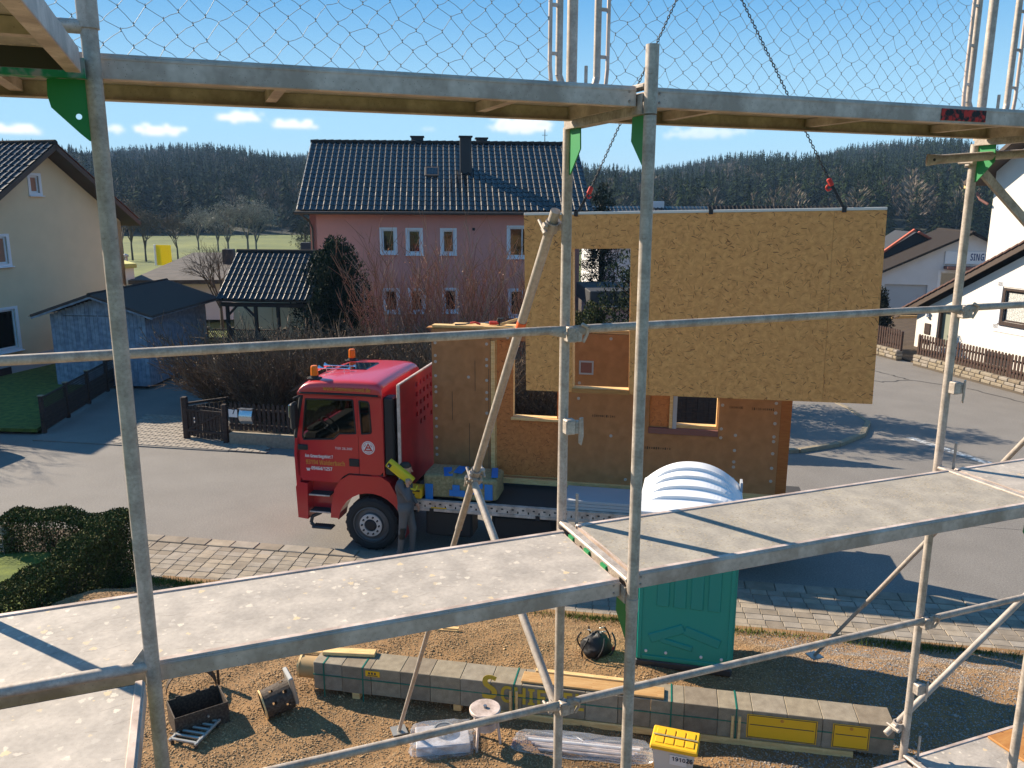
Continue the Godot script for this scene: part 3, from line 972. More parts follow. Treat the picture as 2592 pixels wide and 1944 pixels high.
func build_ground() -> void:
	# land reaching past the ridge
	var s := mb()
	var rows := []
	var rad := [0.0, 20.0, 60.0, 110.0, 160.0, 200.0, 240.0, 280.0, 320.0, 360.0, 400.0, 450.0, 500.0, 560.0, 620.0, 680.0, 740.0, 800.0, 900.0, 1100.0, 1600.0, 3000.0]
	for d: float in rad:
		var row := []
		for k in 181:
			var az := k * 2.0 - 180.0
			var a := deg_to_rad(az)
			var y := -1.08
			if d > 150.0:
				var az2 := clampf(az, -50.0, 50.0)
				y = -1.08 + hill_y(az2, d)
			row.append(Vector3(sin(a) * d, y, -cos(a) * d))
		rows.append(row)
	surf(s, rows.slice(0, 6), Vector3(0, -5000, 0))
	structure(put(s, "ground", M.land))
	s = mb()
	surf(s, rows.slice(5), Vector3(0, -5000, 0))
	structure(put(s, "hills", M.forest_floor))
	# asphalt
	sheet("road", [w2(R(-60, 0.0)), w2(R(60, 0.0)), w2(R(60, -6.2)), w2(R(11.5, -6.2)), w2(R(-60, -6.6))], ROAD, M.asphalt)
	sheet("side_road", [Vector2(4, -17), Vector2(40, -10), Vector2(40, -24), Vector2(18.4, -28.6), Vector2(16.5, -36.3), Vector2(15.5, -44), Vector2(18, -75), Vector2(9, -75), Vector2(10.0, -30), Vector2(6.5, -22)], ROAD + 0.004, M.asphalt)
	# tar-filled cracks and worn paint
	var tm := mb()
	for cr: Array in [[Vector2(14.2, -33.5), Vector2(14.9, -31.6), Vector2(15.2, -30.6), Vector2(16.6, -29.2), Vector2(17.4, -26.8)], [Vector2(15.2, -30.6), Vector2(14.0, -30.2), Vector2(13.0, -31.0)]]:
		for k in cr.size() - 1:
			var a: Vector2 = cr[k]
			var b: Vector2 = cr[k + 1]
			for q in 6:
				var p0 := a.lerp(b, q / 6.0) + Vector2(sin(q * 2.1), cos(q * 1.7)) * 0.07
				var p1 := a.lerp(b, (q + 1) / 6.0) + Vector2(sin((q + 1) * 2.1), cos((q + 1) * 1.7)) * 0.07
				var n := (p1 - p0).orthogonal().normalized() * 0.035
				quad(tm, Vector3(p0.x - n.x, ROAD + 0.009, p0.y - n.y), Vector3(p1.x - n.x, ROAD + 0.009, p1.y - n.y), Vector3(p1.x + n.x, ROAD + 0.009, p1.y + n.y), Vector3(p0.x + n.x, ROAD + 0.009, p0.y + n.y), Vector3.UP)
	structure(put(tm, "road_crack", M.tar))
	for mk: Array in [[Vector2(11.4, -22.6), Vector2(12.6, -19.4), 0.28], [Vector2(10.5, -17.6), Vector2(11.3, -17.0), 0.2]]:
		var pm := mb()
		var a: Vector2 = mk[0]
		var b: Vector2 = mk[1]
		var n := (b - a).orthogonal().normalized() * float(mk[2]) * 0.5
		for k in 5:
			var p0 := a.lerp(b, k / 5.0)
			var p1 := a.lerp(b, (k + 0.93) / 5.0)
			quad(pm, Vector3(p0.x - n.x, ROAD + 0.009, p0.y - n.y), Vector3(p1.x - n.x, ROAD + 0.009, p1.y - n.y), Vector3(p1.x + n.x, ROAD + 0.009, p1.y + n.y), Vector3(p0.x + n.x, ROAD + 0.009, p0.y + n.y), Vector3.UP)
		structure(put(pm, "road_marking", M.paint))
	# pavement corner behind the truck with its curved kerb
	var cur := [Vector2(6.6, -21.0), Vector2(7.7, -21.1), Vector2(9.0, -21.7), Vector2(10.1, -22.7), Vector2(10.8, -24.0), Vector2(10.9, -25.6), Vector2(10.6, -28.0), Vector2(10.4, -34.0)]
	var pc := cur.duplicate()
	pc.append(Vector2(3.0, -34.0))
	pc.append(Vector2(3.0, -21.2))
	sheet("pavement_corner", pc, -0.80, M.asphalt, 0.2)
	var kb := thing("kerb", "curved pale kerb round the shaded pavement corner behind the truck", "kerb", Vector3(8.5, ROAD, -22))
	structure(kb)
	for k in cur.size() - 1:
		var a: Vector2 = cur[k]
		var b: Vector2 = cur[k + 1]
		var nseg := maxi(1, int(a.distance_to(b) / 1.0))
		for q in nseg:
			var p0 := a.lerp(b, q / float(nseg))
			var p1 := a.lerp(b, (q + 1.0) / nseg)
			s = mb()
			OFF = Vector3(8.5, ROAD, -22)
			var d := (p1 - p0)
			cbx(s, Vector3((p0.x + p1.x) * 0.5, -0.845, (p0.y + p1.y) * 0.5), Vector3(d.length() - 0.01, 0.12, 0.16), 0.015, Basis(Vector3.UP, -d.angle()))
			put(s, "kerb_stone", M.concrete_c, kb)
			OFF = Vector3.ZERO
	# pavement along the near edge of the street
	var pv := thing("pavement", "paved strip between gravel yard and street", "pavement", R(0, 0, ROAD), RYAW)
	structure(pv)
	s = mb()
	prism(s, PackedVector2Array([Vector2(-30, -0.0), Vector2(30, -0.0), Vector2(30, -1.75), Vector2(-30, -1.75)]), 0.12, Transform3D(Basis(Vector3(1, 0, 0), Vector3(0, 0, -1), Vector3(0, 1, 0)), Vector3(0, 0.085, 0)))
	put(s, "bedding", M.joint, pv)
	# kerb row of larger slabs, then pavers in rows across
	var var_mats := [M.paver, vary(M.paver, Color(0.95, 0.94, 0.92)), vary(M.paver, Color(1.04, 1.02, 0.98)), vary(M.paver, Color(0.9, 0.88, 0.85))]
	s = mb()
	cbx(s, Vector3.ZERO, Vector3(0.488, 0.10, 0.288), 0.012)
	var slab := s.commit()
	s = mb()
	cbx(s, Vector3.ZERO, Vector3(0.262, 0.08, 0.172), 0.006)
	var pav := s.commit()
	var rest := mb()
	for k in range(-34, 34):
		var x := k * 0.5 + 0.1
		var xf := Transform3D(Basis(Vector3.UP, rng.randfn(0, 0.004)) * Basis(Vector3.RIGHT, rng.randfn(0, 0.006)), Vector3(x, 0.06 + rng.randfn(0, 0.003), 0.15))
		if x > -6.0 and x < 12.5:
			inst(slab, "kerb_slab", var_mats[rng.randi() % 4], pv, xf)
		else:
			cbx(rest, xf.origin, Vector3(0.488, 0.10, 0.288), 0.012)
	for j in 8:
		for k in range(-64, 64):
			var x := k * 0.27 + 0.02 * j
			var z := 0.392 + j * 0.18
			if x < -5.2 + j * 0.15:
				continue
			var xf := Transform3D(Basis(Vector3.UP, rng.randfn(0, 0.004)) * Basis(Vector3.RIGHT, rng.randfn(0, 0.008)), Vector3(x, 0.058 + rng.randfn(0, 0.003) + 0.002 * j, z))
			if (x > -5.3 and x < 0.4) or (x > 7.0 and x < 12.2):
				inst(pav, "paving_stone", var_mats[rng.randi() % 4], pv, xf)
			else:
				cbx(rest, xf.origin, Vector3(0.262, 0.08, 0.172), 0.006)
	put(rest, "paving_stone", M.paver, pv).set_meta("kind", "stuff")
	s = mb()
	for k in range(-9, 16):
		cbx(s, Vector3(k * 1.0 + 0.3, 0.075, 1.80), Vector3(0.99, 0.14, 0.08), 0.008)
	put(s, "edging_stone", M.concrete_c, pv)
	# gravel yard
	s = mb()
	rows = []
	for j in 111:
		var z := 1.72 + pow(j / 110.0, 1.2) * 13.0
		var row := []
		for i in 181:
			var x := -2.6 + i * 0.1
			row.append(R(x, z, yard_h(z) + yard_n(x, z) - 0.006))
		rows.append(row)
	surf(s, rows, Vector3(0, -50, 0))
	structure(put(s, "gravel_yard", M.gravel))
	# loose stones
	s = mb()
	for k in 8:
		pass
	var sm := mb()
	var q := []
	for i in 4:
		var row := []
		for j in 6:
			var a := TAU * j / 6.0
			var rr: float = [0.05, 1.0, 0.75, 0.05][i]
			row.append(Vector3(cos(a) * rr, [-0.5, -0.1, 0.5, 0.62][i], sin(a) * rr))
		q.append(row)
	surf(sm, q, Vector3.ZERO, true)
	var stone_mesh := sm.commit()
	var mm := MultiMesh.new()
	mm.transform_format = MultiMesh.TRANSFORM_3D
	mm.use_colors = true
	mm.mesh = stone_mesh
	var N := 190000
	mm.instance_count = N
	for k in N:
		var z := 1.8 + pow(rng.randf(), 0.8) * 8.0
		var x := rng.randf_range(-2.6, 11.5)
		var p := R(x, z, yard_h(z))
		var sz := rng.randf_range(0.006, 0.012) * (1.0 if rng.randf() < 0.97 else rng.randf_range(1.3, 2.2))
		p.y += yard_n(x, z) - 0.004
		var b := Basis(rvec(), rng.randf() * TAU).scaled(Vector3(sz, sz * rng.randf_range(0.5, 0.9), sz * rng.randf_range(0.7, 1.2)))
		mm.set_instance_transform(k, Transform3D(b, p))
		var g := rng.randf_range(0.14, 0.42)
		# stones turn greyer in the right-hand third, except along one strip
		var grey := smoothstep(6.3, 8.0, x + 0.5 * sin(z * 1.3)) * (1.0 - 0.8 * smoothstep(0.35, 0.0, absf(z - 3.2 - 0.1 * x + 0.8)))
		mm.set_instance_color(k, Color(g * 1.06, g * 0.70, g * 0.36).lerp(Color(g * 0.8, g * 0.74, g * 0.68), grey))
	var mi := MultiMeshInstance3D.new()
	mi.multimesh = mm
	mi.material_override = M.stone
	mi.name = "gravel_stones"
	add_child(mi)
	mi.set_meta("kind", "stuff")
	mi.set_meta("label", "loose brown gravel stones covering the yard")
	mi.set_meta("category", "gravel")
	# grass tufts along the pavement edge
	var lv := Leaves.new()
	for k in 16000:
		var x := rng.randf_range(-5.2, 12.0)
		var z := 1.86 + absf(rng.randfn(0, 0.14))
		var dens := 0.5 + 0.5 * sin(x * 2.1) * sin(x * 0.73 + 1.0)
		if x < -1.2:
			dens = 1.2
			z = 1.9 + absf(rng.randfn(0, 0.22))
		if rng.randf() > dens * 0.8:
			continue
		var p := R(x, z, yard_h(z))
		var h := rng.randf_range(0.03, 0.09)
		var d := (Vector3.UP + rvec() * 0.6) * h
		var g := rng.randf_range(0.5, 1.3)
		lv.leaf(p, d, rvec().cross(d).normalized() * 0.006, Color(0.10 * g, 0.14 * g, 0.03 * g))
	var gr := inst(leaves_mesh(lv.v, lv.n, lv.c), "grass", M.leaf, self, Transform3D.IDENTITY)
	gr.set_meta("kind", "stuff")
	gr.set_meta("label", "thin green grass along the pavement edge")
	gr.set_meta("category", "grass")
	# soil bed between the hedge and the pavement, lawn behind the hedge, garden ground beyond the street
	sheet("soil_bed", [w2(R(-9.5, 0.1)), w2(R(-4.4, 0.1)), w2(R(-3.6, 1.6)), w2(R(-2.4, 1.9)), w2(R(-2.4, 9.0)), w2(R(-9.0, 9.0)), w2(R(-12, 6.0))], -0.78, M.soil, 0.1)
	sheet("lawn", [Vector2(-20, -12.9), Vector2(-6.95, -12.9), Vector2(-7.3, -7.0), Vector2(-20, -7)], -0.18, M.lawn, 0.7)
	sheet("garden_ground", [Vector2(-8.1, -21.9), Vector2(5, -19.9), Vector2(6.2, -21.2), Vector2(10.0, -30), Vector2(9, -60), Vector2(-10.2, -60), Vector2(-9.6, -30)], -0.82, M.soil, 0.1)
	sheet("drive", [Vector2(-13.4, -22.0), Vector2(-7.6, -21.0), Vector2(-9.2, -27), Vector2(-10.1, -36.5), Vector2(-15.5, -36.5), Vector2(-14.4, -28)], -0.87, M.asphalt, 0.1)
	sheet("front_lawn", [Vector2(-40, -24.5), Vector2(-13.6, -22.6), Vector2(-14.6, -28), Vector2(-16, -40), Vector2(-40, -40)], -0.72, M.lawn, 0.1)
	sheet("house_yard", [Vector2(18.6, -27.8), Vector2(16.2, -37.5), Vector2(16.0, -60), Vector2(40, -60), Vector2(40, -26)], -0.83, M.soil, 0.1)
	# brick pavers in the mouth of the drive
	s = mb()
	for j in 20:
		for i in 21:
			var p := Vector3(-11.0 + i * 0.215 + (0.1 if j % 2 == 0 else 0.0) - j * 0.02, -0.868, -21.75 - j * 0.16 + i * 0.042)
			cbx(s, p, Vector3(0.2, 0.03, 0.145), 0.006, Basis(Vector3.UP, deg_to_rad(-11.0)))
	var dp := put(s, "drive_pavers", M.paver)
	dp.set_meta("kind", "stuff")
	dp.set_meta("label", "small beige paving bricks in the mouth of the drive")
	dp.set_meta("category", "pavers")

# ---------- things on the gravel ----------
func build_yard() -> void:
	# chimney block stack
	var A := Vector3(-2.28, 0.0, -8.5)
	var B := Vector3(3.89, 0.0, -7.34)
	var yaw := rad_to_deg(-atan2(B.z - A.z, B.x - A.x))
	var ln := A.distance_to(B)
	var t := thing("block_stack", "long row of grey concrete chimney blocks strapped together on battens", "concrete blocks", A, yaw)
	var n := 18
	var w := ln / n
	for x: float in [0.5, 1.7]:
		var sq := mb()
		cbx(sq, Vector3(x, 0.04, -0.17), Vector3(0.09, 0.08, 0.30), 0.004)
		put(sq, "batten", M.wood, t)
	for k in n:
		var s := mb()
		cbx(s, Vector3((k + 0.5) * w, 0.255, -0.17 + rng.randfn(0, 0.002)), Vector3(w - 0.004, 0.335, 0.335), 0.005)
		put(s, "block", [M.concrete, M.concrete_b, M.concrete_c][(k * 7 + k / 3) % 3], t)
	for b: Array in [[2.1, 3.9], [4.3, 5.9]]:
		for z: float in [-0.04, -0.30]:
			var s := mb()
			cbx(s, Vector3((b[0] + b[1]) * 0.5, 0.04, z), Vector3(b[1] - b[0], 0.08, 0.09), 0.004)
			put(s, "batten", M.wood, t)
	for b: Array in [[2.75, 0.055, 3.9, 0.1], [1.9, 0.06, 3.95, 0.0]]:
		pass
	for q: Array in [[0.13, 0.0], [0.60, 0.0], [2.35, 1.0], [4.05, 0.0], [4.72, 1.0]]:
		var s := mb()
		var x: float = q[0]
		bx(s, Vector3(x, 0.4255, -0.17), Vector3(0.016, 0.004, 0.345))
		bx(s, Vector3(x, 0.21, 0.001), Vector3(0.016, 0.43, 0.004))
		put(s, "strap", M.strap, t)
		if q[1] > 0.5:
			for e: float in [-0.035, 0.035]:
				s = mb()
				cbx(s, Vector3(x + e, 0.22, 0.012), Vector3(0.028, 0.26, 0.02), 0.003)
				put(s, "corner_slat", M.wood, t)
	var s := mb()
	bx(s, Vector3(ln * 0.5, 0.275, 0.002), Vector3(ln, 0.012, 0.004))
	bx(s, Vector3(0, 0.275, -0.17), Vector3(0.004, 0.012, 0.34))
	put(s, "strap", M.strap, t)
	s = mb()
	bx(s, Vector3(0.72, 0.36, 0.0015), Vector3(0.17, 0.07, 0.003))
	put(s, "sticker", M.yellow, t)
	s = mb()
	for k in 3:
		bx(s, Vector3(0.68 + k * 0.035, 0.365, 0.0045), Vector3(0.02, 0.025, 0.002))
	bx(s, Vector3(0.72, 0.338, 0.0045), Vector3(0.12, 0.008, 0.002))
	put(s, "sticker_print", M.ink, t)
	# big yellow lettering, faded
	var faded := mat(srgb(0.52, 0.34, 0.03), 0.85)
	lettering("S", 0.28, faded, "lettering", t, Vector3(1.98, 0.125, 0.002))
	lettering("CHIEDEL", 0.2, faded, "lettering", t, Vector3(2.19, 0.125, 0.002), 0.0, 0.92)
	for sg: Array in [[5.18, 0.70], [5.86, 0.36]]:
		s = mb()
		var cx: float = sg[0]
		var ww: float = sg[1]
		cbx(s, Vector3(cx, 0.25, 0.003), Vector3(ww, 0.27, 0.004), 0.0015)
		var pl := put(s, "yellow_label", M.yellow, t)
		s = mb()
		for e: Array in [[0.0, 0.125, ww - 0.02, 0.006], [0.0, -0.125, ww - 0.02, 0.006], [-(ww * 0.5 - 0.012), 0.0, 0.006, 0.25], [ww * 0.5 - 0.012, 0.0, 0.006, 0.25], [0.0, 0.02, ww - 0.06, 0.008]]:
			bx(s, Vector3(cx + e[0], 0.25 + e[1], 0.0065), Vector3(e[2], e[3], 0.002))
		put(s, "label_border", M.ink, pl)
		s = mb()
		tube(s, Vector3(cx, 0.345, 0.004), Vector3(cx, 0.345, 0.009), 0.018, 10)
		put(s, "label_dot", M.gold, pl)
	# planks on top
	var p1 := thing("loose_plank", "short thick pale plank lying across the left end of the blocks", "plank", A + Basis(Vector3.UP, deg_to_rad(yaw)) * Vector3(0.35, 0.4275, -0.25), yaw + 6.0, "planks on the blocks")
	s = mb()
	cbx(s, Vector3(0, 0.02, 0), Vector3(0.62, 0.04, 0.12), 0.004)
	put(s, "plank", M.wood, p1)
	s = mb()
	cbx(s, Vector3(-0.42, -0.02, -0.05), Vector3(0.3, 0.03, 0.09), 0.004)
	put(s, "offcut", M.wood, p1)
	var p2 := thing("loose_plank", "long flat pale plank lying on the middle of the blocks", "plank", A + Basis(Vector3.UP, deg_to_rad(yaw)) * Vector3(3.2, 0.4275, -0.15), yaw - 1.0, "planks on the blocks")
	s = mb()
	cbx(s, Vector3(0, 0.012, 0.02), Vector3(1.55, 0.024, 0.2), 0.004)
	put(s, "plank", vary(M.wood, Color(0.82, 0.78, 0.74)), p2)
	s = mb()
	cbx(s, Vector3(-0.1, 0.016, -0.13), Vector3(1.1, 0.032, 0.06), 0.004)
	put(s, "batten", M.wood, p2)
	# clay flue pipe at the left end
	var fp := thing("flue_pipe", "ochre flue pipe with a collar, poking out of the left end of the blocks", "pipe", A + Basis(Vector3.UP, deg_to_rad(yaw)) * Vector3(-0.01, 0.26, -0.17), yaw)
	var ochre := mat(srgb(0.42, 0.27, 0.12), 0.75)
	s = mb()
	lathe(s, [Vector2(0.10, 0.0), Vector2(0.13, 0.0), Vector2(0.13, 0.2), Vector2(0.10, 0.2), Vector2(0.10, 0.0)], 22, Transform3D(Basis(Vector3.BACK, PI / 2), Vector3(0, 0, 0)))
	put(s, "pipe", ochre, fp)
	s = mb()
	lathe(s, [Vector2(0.10, 0.19), Vector2(0.15, 0.19), Vector2(0.15, 0.215), Vector2(0.10, 0.215)], 6, Transform3D(Basis(Vector3.BACK, PI / 2), Vector3(0, 0, 0)))
	put(s, "end_collar", M.wood, fp)
	# small plank on the gravel
	var gp := thing("small_offcut", "small pale wood offcut on the gravel under the middle deck", "offcut", Vector3(-0.86, -0.03, -10.05), -8.0)
	s = mb()
	cbx(s, Vector3(0, 0.02, 0), Vector3(0.3, 0.025, 0.1), 0.003)
	cbx(s, Vector3(0.05, 0.04, 0.0), Vector3(0.22, 0.02, 0.06), 0.003)
	put(s, "wood", M.wood, gp)
	# black tool harness bag
	var bg := thing("tool_bag", "black tool bag with straps slumped on the gravel left of the toilet", "bag", Vector3(1.08, -0.02, -9.45), 15.0)
	s = mb()
	var g := []
	for i in 7:
		var row := []
		var v := i / 6.0
		for j in 16:
			var a := TAU * j / 16.0
			var r: float = (0.17 + 0.02 * sin(a * 3.0 + i)) * [0.7, 1.0, 1.05, 0.98, 0.85, 0.7, 0.1][i]
			row.append(Vector3(cos(a) * r * 1.15, 0.3 * v + 0.02 * sin(a * 2.0 + i * 2.0), sin(a) * r * 0.85))
		g.append(row)
	surf(s, g, Vector3(0, 0.12, 0), true)
	put(s, "bag_body", M.black, bg)
	for k in 6:
		s = mb()
		var pts := []
		var a0 := k * 1.05 + 0.3
		for i in 7:
			var tt := i / 6.0
			pts.append(Vector3(cos(a0 + tt * 0.5) * (0.2 + 0.05 * sin(tt * PI)), 0.28 * (1.0 - tt) + 0.02, sin(a0 + tt * 0.5) * (0.17 + 0.05 * sin(tt * PI))))
		path_tube(s, pts, 0.012, 5)
		put(s, "strap", M.dark_steel if k % 3 == 0 else M.black, bg)
	s = mb()
	for k in 5:
		cbx(s, Vector3(0.1 * cos(k * 1.9), 0.3 + 0.01 * k, 0.08 * sin(k * 1.9)), Vector3(0.05, 0.012, 0.02), 0.003, Basis(Vector3.UP, k * 1.1))
	put(s, "buckle", M.zinc, bg)
	s = mb()
	cbx(s, Vector3(0.19, 0.1, 0.1), Vector3(0.02, 0.06, 0.025), 0.004)
	put(s, "tag", M.redpaint, bg)
	build_toilet()
	# cast-iron open box
	var fb := thing("metal_trough", "dark rectangular metal box standing open on the gravel", "metal box", Vector3(-3.43, -0.01, -8.0), 34.0)
	s = mb()
	for e: Array in [[0.0, 0.19, 0.56, 0.012], [0.0, -0.19, 0.56, 0.012]]:
		cbx(s, Vector3(e[0], 0.13, e[1]), Vector3(e[2], 0.26, e[3]), 0.003)
	for x: float in [-0.274, 0.274]:
		cbx(s, Vector3(x, 0.13, 0), Vector3(0.012, 0.26, 0.368), 0.003)
	put(s, "wall", M.castiron, fb)
	s = mb()
	bx(s, Vector3(0, 0.02, 0), Vector3(0.54, 0.01, 0.36))
	put(s, "bottom", M.castiron, fb)
	s = mb()
	for x: float in [-0.16, 0.05, 0.2]:
		cbx(s, Vector3(x, 0.255, -0.19), Vector3(0.05, 0.05, 0.016), 0.003)
	cbx(s, Vector3(-0.25, 0.05, 0.22), Vector3(0.02, 0.1, 0.05), 0.003)
	put(s, "lug", M.castiron, fb)
	s = mb()
	tube(s, Vector3(0.06, 0.17, 0.19), Vector3(0.06, 0.17, 0.215), 0.012, 8)
	put(s, "knob", M.zinc, fb)
	# pale cast grate lying in front
	var gt := thing("grate", "pale slotted grate lying tilted in front of the metal box", "grate", Vector3(-3.37, 0.03, -7.74), 76.0)
	gt.scale = Vector3(1.12, 1.0, 0.95)
	s = mb()
	for z: float in [-0.16, 0.16]:
		cbx(s, Vector3(0, 0.05, z), Vector3(0.40, 0.03, 0.03), 0.005)
	put(s, "frame_bar", M.zinc, gt)
	for k in 6:
		s = mb()
		cbx(s, Vector3(-0.17 + k * 0.068, 0.052, 0), Vector3(0.024, 0.026, 0.36), 0.005)
		put(s, "bar", M.zinc, gt)
	s = mb()
	for k in 3:
		cbx(s, Vector3(-0.1 + k * 0.1, 0.05, -0.2), Vector3(0.02, 0.02, 0.08), 0.004)
	for x: float in [-0.17, 0.17]:
		for z: float in [-0.15, 0.15]:
			bx(s, Vector3(x, 0.005, z), Vector3(0.025, 0.07, 0.025))
	put(s, "lug", M.castiron, gt)
	# curved inspection flap: dark bent sheet behind the box
	var ar := thing("bent_sheet", "dark curved metal strip standing behind the metal box", "metal strip", Vector3(-3.75, 0.0, -8.62), 20.0)
	s = mb()
	for k in 12:
		var a0 := PI * (0.02 + k * 0.08)
		var a1 := PI * (0.02 + (k + 1) * 0.08)
		var q0 := Vector3(cos(a0) * 0.28, sin(a0) * 0.3, 0)
		var q1 := Vector3(cos(a1) * 0.28, sin(a1) * 0.3, 0)
		quad(s, q0 + Vector3(0, 0, 0.07), q1 + Vector3(0, 0, 0.07), q1 - Vector3(0, 0, 0.07), q0 - Vector3(0, 0, 0.07), q0)
		quad(s, q0 * 0.96 + Vector3(0, 0, 0.07), q1 * 0.96 + Vector3(0, 0, 0.07), q1 * 0.96 - Vector3(0, 0, 0.07), q0 * 0.96 - Vector3(0, 0, 0.07), -q0)
		quad(s, q0 + Vector3(0, 0, 0.07), q1 + Vector3(0, 0, 0.07), q1 * 0.96 + Vector3(0, 0, 0.07), q0 * 0.96 + Vector3(0, 0, 0.07), Vector3.BACK)
	put(s, "curved_strip", M.castiron, ar)
	s = mb()
	cbx(s, Vector3(0.3, 0.16, 0), Vector3(0.03, 0.32, 0.06), 0.004)
	put(s, "upright", M.castiron, ar)
	# perforated metal bucket lying on its side
	var bk := thing("perforated_bucket", "round perforated metal basket lying on its side with a square foot plate", "metal basket", Vector3(-2.74, 0.165, -8.06), 30.0)
	s = mb()
	var ax := Transform3D(Basis(Vector3.BACK, -PI / 2 + 0.18), Vector3.ZERO)
	var rows := []
	var seg := 28
	for i in 8:
		var row := []
		for j in seg:
			var a := TAU * j / seg
			row.append(ax * Vector3(cos(a) * (0.155 + 0.002 * i), i * 0.045, sin(a) * (0.155 + 0.002 * i)))
		rows.append(row)
	# leave real holes in two rings
	for i in 7:
		for j in seg:
			if (i == 2 and j % 4 == 0) or (i == 5 and j % 4 == 2):
				continue
			var q := [rows[i][j], rows[i][(j + 1) % seg], rows[i + 1][(j + 1) % seg], rows[i + 1][j]]
			var o: Vector3 = q[0] + q[2] - ax * Vector3(0, i * 0.09 + 0.045, 0)
			quad(s, q[0], q[1], q[2], q[3], o)
	put(s, "drum", M.castiron, bk)
	s = mb()
	lathe(s, [Vector2(0.15, -0.005), Vector2(0.165, -0.005), Vector2(0.165, 0.012), Vector2(0.15, 0.012)], 24, ax)
	put(s, "rim", M.wood, bk)
	s = mb()
	tube(s, ax * Vector3(0, 0.03, 0), ax * Vector3(0, 0.036, 0), 0.15, 22)
	put(s, "bottom", M.castiron, bk)
	s = mb()
	cbx(s, ax * Vector3(-0.08, 0.34, 0), Vector3(0.34, 0.05, 0.28), 0.01, ax.basis)
	put(s, "foot_plate", M.zinc, bk)
	# wrapped square steel plate parcel
	var wp := thing("wrapped_parcel", "flat square steel part wrapped in clear film on the gravel", "parcel", Vector3(-0.72, 0.0, -7.62), 8.0)
	s = mb()
	cbx(s, Vector3(0, 0.06, 0), Vector3(0.56, 0.11, 0.36), 0.008)
	put(s, "steel_plate", vary(M.alu, Color(0.95, 0.97, 1.0)), wp)
	s = mb()
	lathe(s, [Vector2(0.07, 0.115), Vector2(0.11, 0.115), Vector2(0.11, 0.16), Vector2(0.095, 0.16), Vector2(0.095, 0.118)], 20, Transform3D(Basis.IDENTITY, Vector3(0.02, 0, -0.05)))
	put(s, "collar", M.zinc, wp)
	crumple("film", wp, Vector3(0, 0.065, 0), Vector3(0.66, 0.15, 0.46), 0.03, 31)
	# steel tripod stool (chimney part)
	var sl := thing("steel_tripod", "small round steel tripod standing in front of the yellow lettering", "tripod", Vector3(-0.27, 0.0, -7.62), 20.0)
	s = mb()
	lathe(s, [Vector2(0.0, 0.44), Vector2(0.155, 0.44), Vector2(0.165, 0.43), Vector2(0.165, 0.405), Vector2(0.0, 0.405)], 26)
	put(s, "top_plate", M.alu, sl)
	s = mb()
	tube(s, Vector3(0, 0.44, 0), Vector3(0, 0.465, 0), 0.02, 10)
	put(s, "stud", M.steel, sl)
	s = mb()
	lathe(s, [Vector2(0.11, 0.22), Vector2(0.125, 0.22), Vector2(0.125, 0.30), Vector2(0.11, 0.30), Vector2(0.11, 0.22)], 24)
	put(s, "ring", M.alu, sl)
	for k in 3:
		s = mb()
		var a := TAU * k / 3.0 + 0.4
		var top := Vector3(cos(a) * 0.115, 0.41, sin(a) * 0.115)
		var bot := Vector3(cos(a) * 0.16, 0.0, sin(a) * 0.16)
		bx(s, (top + bot) * 0.5, Vector3(0.022, top.distance_to(bot), 0.03), frame_of(top - bot))
		put(s, "leg", M.alu, sl)
	# wrapped rods
	var wr := thing("wrapped_rods", "bundle of rods in crumpled clear film behind the yellow box", "bundle", Vector3(0.75, 0.0, -7.52), -9.0)
	for k in 5:
		s = mb()
		tube(s, Vector3(-0.62 + 0.04 * k, 0.03 + 0.012 * (k % 2), -0.1 + k * 0.045), Vector3(0.62 - 0.03 * k, 0.03 + 0.012 * (k % 2), -0.1 + k * 0.045), 0.016, 8)
		put(s, "rod", M.alu if k != 1 else M.offwhite, wr)
	crumple("film", wp if false else wr, Vector3(0, 0.05, 0), Vector3(1.42, 0.11, 0.3), 0.03, 47)
	s = mb()
	lathe(s, [Vector2(0.0, -0.02), Vector2(0.035, -0.01), Vector2(0.03, 0.015), Vector2(0.0, 0.02)], 10, Transform3D(Basis(Vector3.BACK, PI / 2), Vector3(-0.72, 0.04, 0.03)))
	put(s, "end_plug", M.rosewood, wr)
	# clear box with yellow lid
	var yb := thing("lidded_box", "plastic box with a bright yellow ribbed lid and paper label", "storage box", Vector3(1.66, 0.0, -7.30), -18.0)
	s = mb()
	var pr := []
	for i in 2:
		var f: float = [0.86, 1.0][i]
		pr.append([Vector3(-0.21 * f, i * 0.27, -0.15 * f), Vector3(0.21 * f, i * 0.27, -0.15 * f), Vector3(0.21 * f, i * 0.27, 0.15 * f), Vector3(-0.21 * f, i * 0.27, 0.15 * f)])
	for j in 4:
		var a: Vector3 = pr[0][j]
		var b: Vector3 = pr[0][(j + 1) % 4]
		quad(s, a, b, pr[1][(j + 1) % 4], pr[1][j], (a + b) * Vector3(1, 0, 1))
	quad(s, pr[0][0], pr[0][1], pr[0][2], pr[0][3], Vector3.DOWN)
	put(s, "tub", M.clearbox, yb)
	s = mb()
	cbx(s, Vector3(0, 0.285, 0), Vector3(0.47, 0.055, 0.34), 0.012)
	put(s, "lid", M.yellow, yb)
	for k in 8:
		s = mb()
		cbx(s, Vector3(-0.15 + (k % 4) * 0.1, 0.316, -0.07 + (k / 4) * 0.14), Vector3(0.085, 0.012, 0.10), 0.004)
		put(s, "lid_rib", M.yellow, yb)
	s = mb()
	cbx(s, Vector3(0, 0.324, 0), Vector3(0.44, 0.006, 0.022), 0.002)
	put(s, "tape", M.wool, yb)
	s = mb()
	bx(s, Vector3(0.05, 0.17, 0.148), Vector3(0.17, 0.11, 0.003), Basis(Vector3.RIGHT, 0.08))
	put(s, "paper_label", M.offwhite, yb)
	lettering("191026", 0.045, M.ink, "label_text", yb, Vector3(-0.015, 0.15, 0.152))

